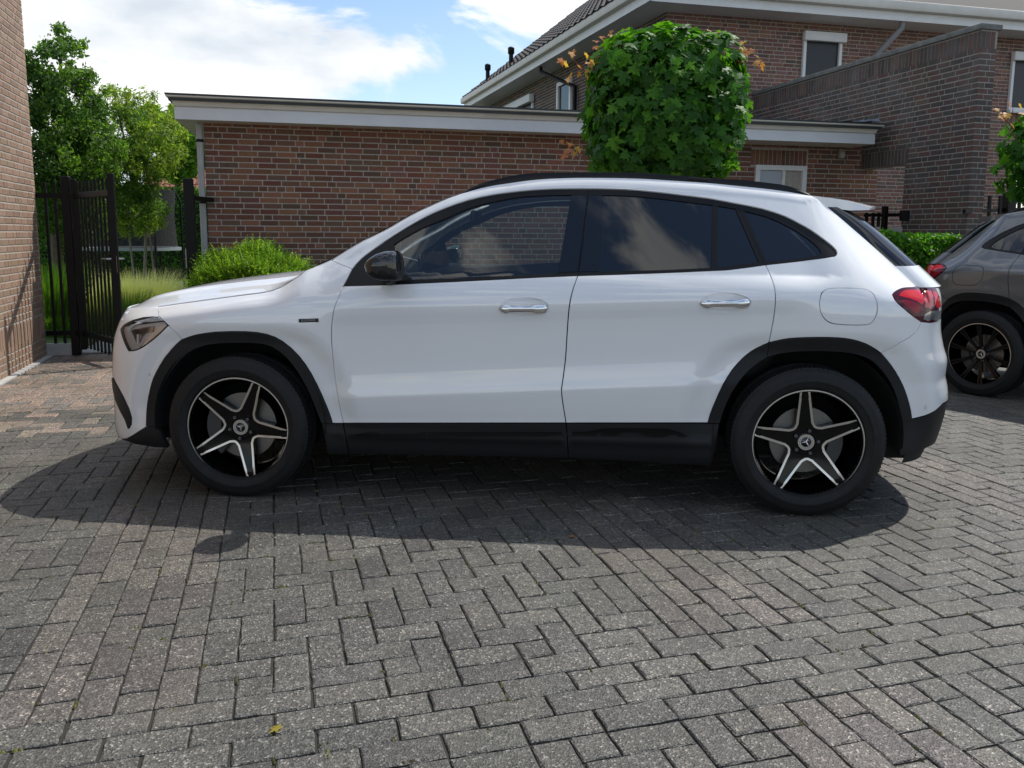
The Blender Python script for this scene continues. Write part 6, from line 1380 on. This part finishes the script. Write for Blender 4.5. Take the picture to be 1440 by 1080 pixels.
def rim_parts(kind):
    out=[]
    b=MB(); b.lathe([(RR,-.094),(RR-.004,-.097),(RR-.010,-.095),(.243,-.083),(.238,-.05),(.222,-.02),(.216,.06),(.225,.10),(RR,.108)],96); out.append(('barrel',smooth_angle(b.mesh('barrel',M_RIM),30)))
    b=MB(); b.lathe([(RR+.0005,-.0955),(RR-.001,-.0985),(RR-.0062,-.0985),(RR-.0075,-.0950)],96); out.append(('rim_lip',smooth_angle(b.mesh('rim_lip',M_MACH),50)))
    if kind=='five':
        W=rim_poly5()
        out.append(('spokes',plate(circle(.247,96),[shrink(w_,-.0002) for w_ in W],0,.034,'spokes',M_RIM)))
        eb=None
        for w_ in W:
            # bright machined edge round each opening, along the spokes and at the hub
            outer=shrink(w_,-.0102); n_in=w_
            me=plate(outer,[shrink(w_,.0004)],.0012,.004,'spoke_edge',M_MACH)
            # drop the part along the rim
            import bmesh
            bm=bmesh.new(); bm.from_mesh(me); bmesh.ops.delete(bm,geom=[f for f in bm.faces if math.hypot(f.calc_center_median().x,f.calc_center_median().z)>.2485 ],context='FACES')
            bm.to_mesh(me); bm.free(); out.append(('spoke_edge',me))
    else:
        b=MB()
        for k in range(10):
            for d in (-.055,.055):
                a=2*math.pi*k/10; p0=rot((.055,0),a); p1=rot((.246,0),a+d)
                b.add([(p0[0]*.9+s_*.006*-math.sin(a),yv-.06,p0[1]*.9+s_*.006*math.cos(a)) for s_ in (-1,1) for yv in (0,.025)]+[(p1[0]+s_*.008*-math.sin(a+d),yv-.088,p1[1]+s_*.008*math.cos(a+d)) for s_ in (-1,1) for yv in (0,.03)],[(0,2,6,4),(1,5,7,3),(0,4,5,1),(2,3,7,6)])
        b.lathe([(.001,-.062),(.06,-.062),(.066,-.055),(.066,-.02)],40); out.append(('spokes',smooth_angle(b.mesh('spokes',M_RIM),40)))
    b=MB(); yb=-.058; b.lathe([(.001,yb-.004),(.024,yb-.004),(.0245,yb-.003)],40); out.append(('centre_cap',b.mesh('centre_cap',M_GLOSS,True)))
    b=MB(); b.lathe([(.0240,yb-.004),(.0245,yb-.0062),(.037,yb-.0062),(.039,yb-.003),(.039,yb+.01)],48)
    for k in range(3):                                # three-pointed star in the cap
        a=math.pi/2+2*math.pi*k/3; t=rot((.0238,0),a); l_=rot((.0035,.0038),a); r_=rot((.0035,-.0038),a)
        b.add([(0,yb-.0072,0),(l_[0],yb-.0048,l_[1]),(t[0],yb-.0052,t[1]),(r_[0],yb-.0048,r_[1])],[(0,1,2),(0,2,3)])
    out.append(('cap_ring',smooth_angle(b.mesh('cap_ring',M_MACH),40)))
    b=MB()
    for k in range(24):                               # small leaves of the wreath, engraved dark
        a=2*math.pi*k/24; p=rot((.0305,0),a); b.lathe
        e=[rot((.0305+.0034*math.cos(z)*.8,.0026*math.sin(z)),a) for z in np.linspace(0,6.283,7)[:-1]]; b.add([(x_,yb-.0066,z_) for x_,z_ in e],[tuple(range(6))])
    out.append(('wreath',b.mesh('wreath',mat('wreath_dark',(.12,.12,.12),.5))))
    b=MB()
    for k in range(5):
        a=2*math.pi*(k+.5)/5+.3; p=rot((.056,0),a); c_=MB(); b.tube([(p[0],-.052,p[1]),(p[0],-.066,p[1])],.0085,6)
    out.append(('wheel_bolt',smooth_angle(b.mesh('wheel_bolt',mat('bolt_steel',(.12,.12,.13),.35,.8)),30)))
    return out
def brake_parts(front):
    r=.165 if front else .158; out=[]
    b=MB(); b.lathe([(.07,-.012),(r,-.012),(r,.010),(.07,.010)],72); b.lathe([(.001,-.045),(.065,-.045),(.07,-.012)],40); out.append(('brake_disc',smooth_angle(b.mesh('brake_disc',M_DISC),40)))
    b=MB(); V=[];F=[];n=10
    a0,a1=(math.radians(150),math.radians(232)) if front else (math.radians(-50),math.radians(10))
    for k in range(n+1):
        a=a0+(a1-a0)*k/n
        for rr,yy in ((.105,-.05),(r+.012,-.05),(r+.02,-.03),(r+.02,.03),(.105,.03)): V.append((rr*math.cos(a),yy,rr*math.sin(a)))
    for k in range(n):
        for j in range(5): F.append((k*5+j,k*5+(j+1)%5,(k+1)*5+(j+1)%5,(k+1)*5+j))
    F+=[(4,3,2,1,0),tuple(n*5+j for j in range(5))]; b.add(V,F); out.append(('brake_caliper',smooth_angle(b.mesh('brake_caliper',M_CALI),30)))
    return out
TYRE=tyre_mesh(); RIM5=rim_parts('five'); RIMM=rim_parts('multi'); BRF=brake_parts(True); BRR=brake_parts(False)
# ---- small solids
def handle_mesh(x0,x1,zc0,zc1):
    """chrome pull: pointed at the front, thick at the back, standing clear of the cup"""
    V=[];F=[];n=22;m=10
    prof_h=pchip([0,.05,.15,.3,.6,.8,.92,.98,1],[.003,.011,.0165,.0150,.0150,.018,.0195,.015,.004]); lowc=pchip([0,.08,.16,.24,.7,.78,.9,1],[0,-.004,-.007,.0,.0,-.006,-.004,0])
    for i in range(n+1):
        f=i/n; x=x0+(x1-x0)*f; zc=zc0+(zc1-zc0)*f+float(lowc(f))*.5; h=float(prof_h(f))-float(lowc(f))*.5; out=.004+.024*math.sin(math.pi*min(max((f-.0)/1.0,0),1))**.45
        for k in range(m):
            a=2*math.pi*k/m; V.append((x,-(.905+out+.0085*math.cos(a)),zc+h*math.sin(a)))
    for i in range(n):
        for k in range(m): F.append((i*m+k,i*m+(k+1)%m,(i+1)*m+(k+1)%m,(i+1)*m+k))
    F+= [tuple(range(m)),tuple(n*m+k for k in range(m-1,-1,-1))]
    return V,F
def mirY(V,F): return [(x,-y,z) for x,y,z in V],[f[::-1] for f in F]
MIRO=[(-.685,1.150),(-.682,1.168),(-.664,1.187),(-.63,1.208),(-.584,1.222),(-.547,1.222),(-.527,1.212),(-.517,1.182),(-.514,1.133),(-.518,1.09),(-.545,1.082),(-.599,1.084),(-.645,1.092),(-.675,1.116)]
def mirror_shell(low):
    c=np.array(MIRO).mean(0); ys=[(-.885,.62),(-.91,.86),(-.94,.97),(-.98,1.0),(-1.02,.985),(-1.05,.92),(-1.072,.78),(-1.085,.5),(-1.088,.2)]
    V=[];F=[];zc=1.128
    o=np.array(MIRO)
    # resample outline
    P=[];n=40; d=np.concatenate([o,o[:1]]); L_=np.concatenate([[0],np.cumsum(np.hypot(*np.diff(d,axis=0).T))])
    for k in range(n):
        t=L_[-1]*k/n; P.append((np.interp(t,L_,d[:,0]),np.interp(t,L_,d[:,1])))
    P=np.array(P)
    for y,s_ in ys:
        for p in P:
            qv=c+(p-c)*np.array([s_,s_**.85]); qv[0]+= .012*(1-s_)
            V.append((qv[0],y,qv[1]))
    for i in range(len(ys)-1):
        for k in range(n): F.append((i*n+k,i*n+(k+1)%n,(i+1)*n+(k+1)%n,(i+1)*n+k))
    F+= [tuple(range(n))[::-1],tuple((len(ys)-1)*n+k for k in range(n))]
    keep=[]
    for f in F:
        z=sum(V[i][2] for i in f)/len(f); keep.append((z<zc)==low)
    return V,[f for f,k in zip(F,keep) if k]
def rail_mesh():
    R_=np.array(RAIL); V=[];F=[];n=len(R_)
    xs=np.linspace(R_[0,0],R_[-1,0],60); zt=pchip(R_[:,0],R_[:,2])
    for x in xs:
        y=float(YE(x)); zb=float(ZE0(np.clip(x,XE_MIN,XE_MAX)))-.012; z1=max(float(zt(x)),zb+.004)
        for dy,z in ((.002,zb),(-.001,zb+(z1-zb)*.7),(.006,z1),(.024,z1),(.034,zb+(z1-zb)*.6),(.036,zb+.002)): V.append((x,-(y-dy),z))
    for i in range(len(xs)-1):
        for k in range(6): F.append((i*6+k,i*6+(k+1)%6,(i+1)*6+(k+1)%6,(i+1)*6+k))
    F+=[tuple(range(6))[::-1],tuple((len(xs)-1)*6+k for k in range(6))]
    return V,F
def spoiler_mesh():
    V=[];F=[];n=24
    for j in range(n+1):
        w_=2*j/n; ww=min(w_,2-w_); sg=1 if w_<=1 else -1
        a=Tp(np.float64(1.395),np.float64(ww)); y=a[1]*sg; e=1-(1-ww)**2.2
        tipx=1.704+.13*e; tipz=1.439+.016*e; lowx=1.482+.10*e; lowz=1.435+.012*e
        yt=y*(.86+.10*e); 
        for p in ((a[0]-.012,y,a[2]+.001),(a[0]+.10,y*.985,a[2]-.011),((a[0]+tipx)/2+.03,y*.95,(a[2]+tipz)/2+.004),(tipx,yt,tipz),(tipx-.004,yt,tipz-.012),((tipx+lowx)/2,y*.955,(tipz+lowz)/2-.014),(lowx,y*.99,lowz),(a[0]+.0,y*.99,a[2]-.04)): V.append(tuple(float(v) for v in p))
    m=8
    for j in range(n):
        for k in range(m): F.append((j*m+k,j*m+(k+1)%m,(j+1)*m+(k+1)%m,(j+1)*m+k))
    for o in (0,n*m): F+=[(o,o+1,o+6,o+7),(o+1,o+2,o+5,o+6),(o+2,o+3,o+4,o+5)]
    return smooth_angle(mesh('spoiler',V,F,M_PAINT),32)
def shell_mesh():
    """dark inner skin below the windows, open at the wheel arches"""
    ss=np.concatenate([np.linspace(SC0+.01,XF,26)[:-1],np.linspace(XF,XR,90),np.linspace(XR,SR0-.01,26)[1:]]); qq=np.concatenate([np.linspace(.22,QA,20),np.linspace(QA,QA+.16,5)[1:]])
    A,B=np.meshgrid(ss,qq,indexing='ij'); P=S(A,B)-SN_(A,B)*.034; V=[];F=[];n=len(qq)
    for s_ in (1,-1):
        o=len(V); V+=[(p[0],p[1]*s_,p[2]) for p in P.reshape(-1,3)]
        for i in range(len(ss)-1):
            for j in range(n-1):
                c_=P[i,j]; 
                if any(math.hypot(c_[0]-xc,c_[2]-.37)<.48 and c_[2]<.88 for xc in (-1.3645,1.3645)): continue
                F.append((o+i*n+j,o+(i+1)*n+j,o+(i+1)*n+j+1,o+i*n+j+1))
    return mesh('inner_shell',V,F,M_SHELL,True)
def liner_mesh(xc,sg):
    b=MB();V=[];F=[];n=36
    for k in range(n+1):
        a=math.radians(-6)+math.radians(192)*k/n
        for y,r in ((.885,.432),(.60,.432),(.60,.0)): V.append((xc+r*math.cos(a),sg*y,.37+r*math.sin(a)))
    for k in range(n):
        for j in range(2): F.append((k*3+j,k*3+j+1,(k+1)*3+j+1,(k+1)*3+j))
    return mesh('wheel_liner',V,F,M_LINER,True)
def rbox(name,c,d,m,bev,rot_=None):
    b=MB(); b.box((0,0,0),d); me=b.mesh(name,m); bevel_mesh(me,bev,3,60); me.transform(Matrix.Translation(c)@(rot_ or Matrix())); return me
def badge_text(sd):
    cu=bpy.data.curves.new('badge_text','FONT'); cu.body='EQ POWER'; cu.size=.0135; cu.align_x='CENTER'; cu.align_y='CENTER'; cu.extrude=.0003
    o=bpy.data.objects.new('badge_text',cu); COL.objects.link(o); dg=bpy.context.evaluated_depsgraph_get(); me=bpy.data.meshes.new_from_object(o.evaluated_get(dg)); bpy.data.objects.remove(o)
    l=clean(q('badge')); c=l.mean(0); P=S(c[0],c[1]); n=SN_(c[0],c[1]); u=S(c[0]+.02,c[1])-S(c[0]-.02,c[1]); u/=np.linalg.norm(u); v=np.cross(n,u); P=P+n*.0045
    M=Matrix(((u[0],v[0],n[0],P[0]),(u[1],v[1],n[1],P[1]),(u[2],v[2],n[2],P[2]),(0,0,0,1)))
    if sd: M=Matrix.Scale(-1,4,(0,1,0))@M@Matrix.Scale(-1,4,(1,0,0))
    me.transform(M); me.name='badge_lettering'; me.materials.clear(); me.materials.append(M_INK); return me
MESHC={}
def cm(key,fn):
    if key not in MESHC: MESHC[key]=fn()
    return MESHC[key]
def build_car(label,group,grey,rimkind,M):
    root=thing('parked_car',(0,0,0),label,'car',group); root.matrix_basis=M
    PO_=[]
    def part(name,key,fn,parent=root,paint=False,Mx=None):
        o=link(name,cm(key,fn),parent,Mx,local=True)
        o.shadow_terminator_geometry_offset=.15; o.shadow_terminator_shading_offset=.08
        if paint and grey: o.material_slots[0].link='OBJECT'; o.material_slots[0].material=M_GREY
        return o
    def two(name,key,P,m,paint=False,parent=None):
        r=[]
        for sd in (0,1):
            r.append(part(name,key+str(sd),lambda:nmesh(name,P if sd==0 else flip(P),m),parent[sd] if parent else root,paint))
        return r
    def whole(name,key,P,m,paint=False,parent=None): return part(name,key,lambda:nmesh(name,join(P,flip(P)),m),parent or root,paint)
    fb=whole('front_bumper','fb',P_bump,M_PAINT,True); whole('front_lip','fl',P_lip,M_CLAD,False,fb); whole('air_intake','ai',P_int,M_CLAD,False,fb); whole('intake_recess','ir',P_inr,M_SHELL,False,fb)
    ff=two('front_fender','ff',P_fend,M_PAINT,True); two('badge','bd',P_badge,M_TRIM,False,ff); two('hood_gap_strip','hs_',P_gapstrip,M_TRIM,False,ff)
    for sd in (0,1):
        part('badge_lettering','bk%d'%sd,lambda sd=sd:badge_text(sd),ff[sd])
    two('wheel_arch_trim','af',P_archF,M_CLAD); two('sill_trim','sf',P_sillF,M_CLAD)
    fd=two('front_door','fd',P_fd,M_PAINT,True); two('door_cladding','fdc',P_fdc,M_CLAD,False,fd); two('cladding_groove','g1',P_gr1,M_GROOVE,False,fd); two('window_trim','t1',P_tr1,M_TRIM,False,fd); two('side_window','w1',P_gF,G_FRONT,False,fd); two('pillar_panel','p1',P_pF,M_GLOSS,False,fd); two('handle_cup','hc1',P_cupF,M_PAINT,True,fd)
    rd=two('rear_door','rd',P_rd,M_PAINT,True); two('door_cladding','rdc',P_rdc,M_CLAD,False,rd); two('wheel_arch_trim','ard',P_archRd,M_CLAD,False,rd); two('cladding_groove','g2',P_gr2,M_GROOVE,False,rd); two('window_trim','t2',P_tr2,M_TRIM,False,rd); two('side_window','w2',P_gR,G_TINT,False,rd); two('quarter_window','w3',P_gQ,G_TINT,False,rd); two('pillar_panel','p2',P_pR,M_GLOSS,False,rd); two('handle_cup','hc2',P_cupR,M_PAINT,True,rd)
    for sd in (0,1):
        f_=(lambda a:a) if sd==0 else (lambda a:mirY(*a))
        for nm,dr,xa in (('h1',fd,(-.078,.152,.9565,.9605)),('h2',rd,(.842,1.072,.9925,.9985))):
            part('door_handle',nm+str(sd),lambda:smooth_angle(mesh('door_handle',*f_(handle_mesh(*xa)),M_CHROME),50),dr[sd])
        mr_=part('side_mirror','mu%d'%sd,lambda:smooth_angle(mesh('side_mirror',*f_(mirror_shell(False)),M_GLOSS),45),fd[sd])
        part('mirror_base','ml%d'%sd,lambda:smooth_angle(mesh('mirror_base',*f_(mirror_shell(True)),M_CLAD),45),fd[sd])
        def arm(sd=sd):
            b=MB(); s_=-1 if sd==0 else 1; b.tube([(-.60,s_*.80,1.075),(-.60,s_*.86,1.085),(-.60,s_*.93,1.098)],[.045,.034,.03],10); return smooth_angle(b.mesh('mirror_arm',M_CLAD),50)
        part('mirror_arm','ma%d'%sd,arm,fd[sd])
    bs_=two('body_side','bs',P_body,M_PAINT,True); two('fuel_flap','fp',P_flap,M_PAINT,True,bs_); two('wheel_arch_trim','ar',P_archR,M_CLAD,False,bs_); two('window_trim','t3',P_tr3,M_TRIM,False,bs_); two('quarter_window','w4',P_gC,G_TINT,False,bs_)
    rb_=whole('rear_bumper','rb',P_rb,M_PAINT,True); whole('bumper_skirt','rv',P_val,M_CLAD,False,rb_)
    sp_s=[(1.7895,.4639),(-1.63,.565)]
    two('parking_sensor','ps1',disc_patch(1.788,.464,.0095),M_INK if False else M_FASCIA,False,[rb_,rb_]); 
    two('parking_sensor','ps2',disc_patch(*SENS,.0085),M_FASCIA,False,[fb,fb])
    hl=two('headlight','hl',P_hl,G_LENS); two('reflector','hr',P_hlb,M_REFL,False,hl); two('lamp_seal','hs',P_hle,M_TRIM,False,hl)
    for nm,k,m_,of in (('daytime_lamp','hl_drl',M_DRL,-.006),('lamp_bezel','hl_dark',M_LAMPD,-.009),('projector_lamp','hl_proj',M_PROJ,-.008),('lamp_bezel','hl_low',M_CHROME,-.010),('daytime_lamp','hl_w1',M_DRL,-.005),('daytime_lamp','hl_w2',M_DRL,-.005),('lamp_hood','hl_top',M_LAMPD,-.011)):
        two(nm,k,patch(q(k),off=of,depth=.006,gap=0,ds=.01),m_,False,hl)
    tl_=two('taillight','tl',P_tl,M_REDD)
    for nm,k,m_,of in (('red_lamp','tl_bar',M_REDB,.0032),('red_lamp','tl_bar2',M_RED,.0030),('red_lamp','tl_pink',M_PINK,.0030),('red_lamp','tl_ring',M_REDB,.0036),('reversing_lamp','tl_rev',M_LAMPC,.0034)):
        two(nm,k,patch(q(k),off=of,depth=.003,gap=0,ds=.012),m_,False,tl_)
    tg=part('tailgate','tg',lambda:nmesh('tailgate',join(join(P_tg,flip(P_tg)),tpatch(XG1,XE_MAX,0)),M_PAINT),root,True)
    def rg():
        return nmesh('rear_window',tpatch(XG0,XG1,-.002,.16,1.84),G_TINT)
    part('rear_window','rg',rg,tg); part('window_fin','fn0',lambda:nmesh('window_fin',tpatch(XG0,XG1,-.001,0,.165),M_GLOSS),tg); part('window_fin','fn1',lambda:nmesh('window_fin',tpatch(XG0,XG1,-.001,1.835,2),M_GLOSS),tg)
    part('spoiler','sp',spoiler_mesh,tg,True)
    part('hood','hd',hood_mesh,root,True); part('cowl','cw',cowl_mesh,root)
    part('windscreen','ws',lambda:nmesh('windscreen',tpatch(XW0,XW1,-.004,.05,1.95),G_WIND))
    part('roof','rf',lambda:nmesh('roof',tpatch(XW1,XRF,0),M_PAINT),root,True)
    part('pillar','ap',lambda:nmesh('pillar',join(tpatch(XW0,XW1,0,0,.055),tpatch(XW0,XW1,0,1.945,2)),M_PAINT),root,True)
    part('headliner','hn',lambda:nmesh('headliner',tpatch(XW1+.02,XRF,-.03,.03,1.97),M_HEAD))
    for sd in (0,1): part('roof_rail','rr%d'%sd,lambda:smooth_angle(mesh('roof_rail',*(rail_mesh() if sd==0 else mirY(*rail_mesh())),M_TRIM),40))
    part('inner_shell','is',shell_mesh)
    part('floor_pan','fp_',lambda:rbox('floor_pan',(-.02,0,.27),(4.0,1.30,.10),M_SHELL,.02)); part('floor_pan','fp2',lambda:rbox('floor_pan',(0,0,.255),(1.9,1.66,.07),M_SHELL,.02))
    # cabin
    part('dashboard','db',lambda:rbox('dashboard',(-.72,0,.98),(.50,1.44,.26),M_CABIN,.06)); part('console','cs',lambda:rbox('console',(-.1,0,.62),(1.2,.28,.36),M_CABIN,.05)); part('screen','sc',lambda:rbox('screen',(-.52,-.12,1.145),(.02,.86,.115),M_GLOSS,.006))
    def wheel_s():
        b=MB(); b.lathe([(.168,-.012),(.182,0),(.168,.012),(.156,0)],40,closed=True); b.box((0,0,0),(.30,.02,.045)); b.box((0,0,-.08),(.04,.02,.16)); b.lathe([(.001,-.03),(.055,-.02),(.06,.01)],20); me=b.mesh('steering_wheel',M_CABIN); smooth_angle(me,40); me.transform(Matrix.Translation((-.36,-.37,1.0))@Matrix.Rotation(rad(-65),4,'Y')@Matrix.Rotation(rad(90),4,'Z')); return me
    part('steering_wheel','sw',wheel_s)
    def seat():
        b=MB(); me=rbox('seat',(.10,0,.62),(.54,.52,.20),M_SEAT,.06); a=rbox('s',(.42,0,.94),(.17,.50,.68),M_SEAT,.06,Matrix.Rotation(rad(14),4,'Y')); h=rbox('s',(.535,0,1.345),(.11,.27,.19),M_SEAT,.04,Matrix.Rotation(rad(10),4,'Y'))
        for o_ in (me,a,h): b.add([v.co for v in o_.vertices],[tuple(f.vertices) for f in o_.polygons])
        return smooth_angle(b.mesh('seat',M_SEAT),50)
    for y in (-.37,.37): part('seat','st',seat,root,False,Matrix.Translation((0,y,0)))
    part('rear_seat','rs',lambda:rbox('rear_seat',(1.22,0,.92),(.22,1.25,.75),M_SEAT,.07,Matrix.Rotation(rad(12),4,'Y'))); part('parcel_shelf','pf',lambda:rbox('parcel_shelf',(1.62,0,1.08),(.62,1.15,.03),M_CABIN,.01))
    def imir():
        me=rbox('interior_mirror',(-.30,-.02,1.395),(.04,.24,.07),M_CABIN,.02); return me
    part('interior_mirror','im',imir)
    # wheels
    for xc,front,rt in ((-1.3645,True,rad(66.5)),(1.3645,False,rad(95.5))):
        for sd in (0,1):
            wl=bpy.data.objects.new('wheel',None); COL.objects.link(wl); wl.empty_display_size=.1; wl.parent=root
            wl.matrix_basis=Matrix.Translation((xc,(-1 if sd==0 else 1)*.805,.345))@(Matrix() if sd==0 else Matrix.Rotation(math.pi,4,'Z'))
            link('tyre',TYRE,wl,Matrix.Translation((0,0,.006)),local=True)
            for nm,me in (RIM5 if rimkind=='five' else RIMM): link(nm,me,wl,Matrix.Rotation(-rt,4,'Y'),local=True)
            for nm,me in (BRF if front else BRR): link(nm,me,wl,(Matrix() if sd==0 else Matrix.Scale(-1,4,(1,0,0))),local=True)
            part('wheel_liner','wl%d%d'%(front,sd),lambda:liner_mesh(xc,-1 if sd==0 else 1))
    return root
M_LAMPC=mat('reversing_lamp_clear',(.30,.31,.33),.12,metal=.6,coat=1)
CPSI=-0.08469
build_car('white compact SUV in profile with black roof rails, black wheel arches and two-tone five-spoke wheels','parked cars',False,'five',Matrix.Translation((0.0917,4.79279,0))@Matrix.Rotation(CPSI,4,'Z'))
# the grey one shows its right flank; its tail points left and away
GA=rad(56.69)
gx,gy=GREYPOS
build_car('dark grey SUV cut off by the right edge, showing its tail and rear wheel','parked cars',True,'multi',Matrix.Translation((gx,gy,0))@Matrix.Rotation(math.pi-GA,4,'Z'))
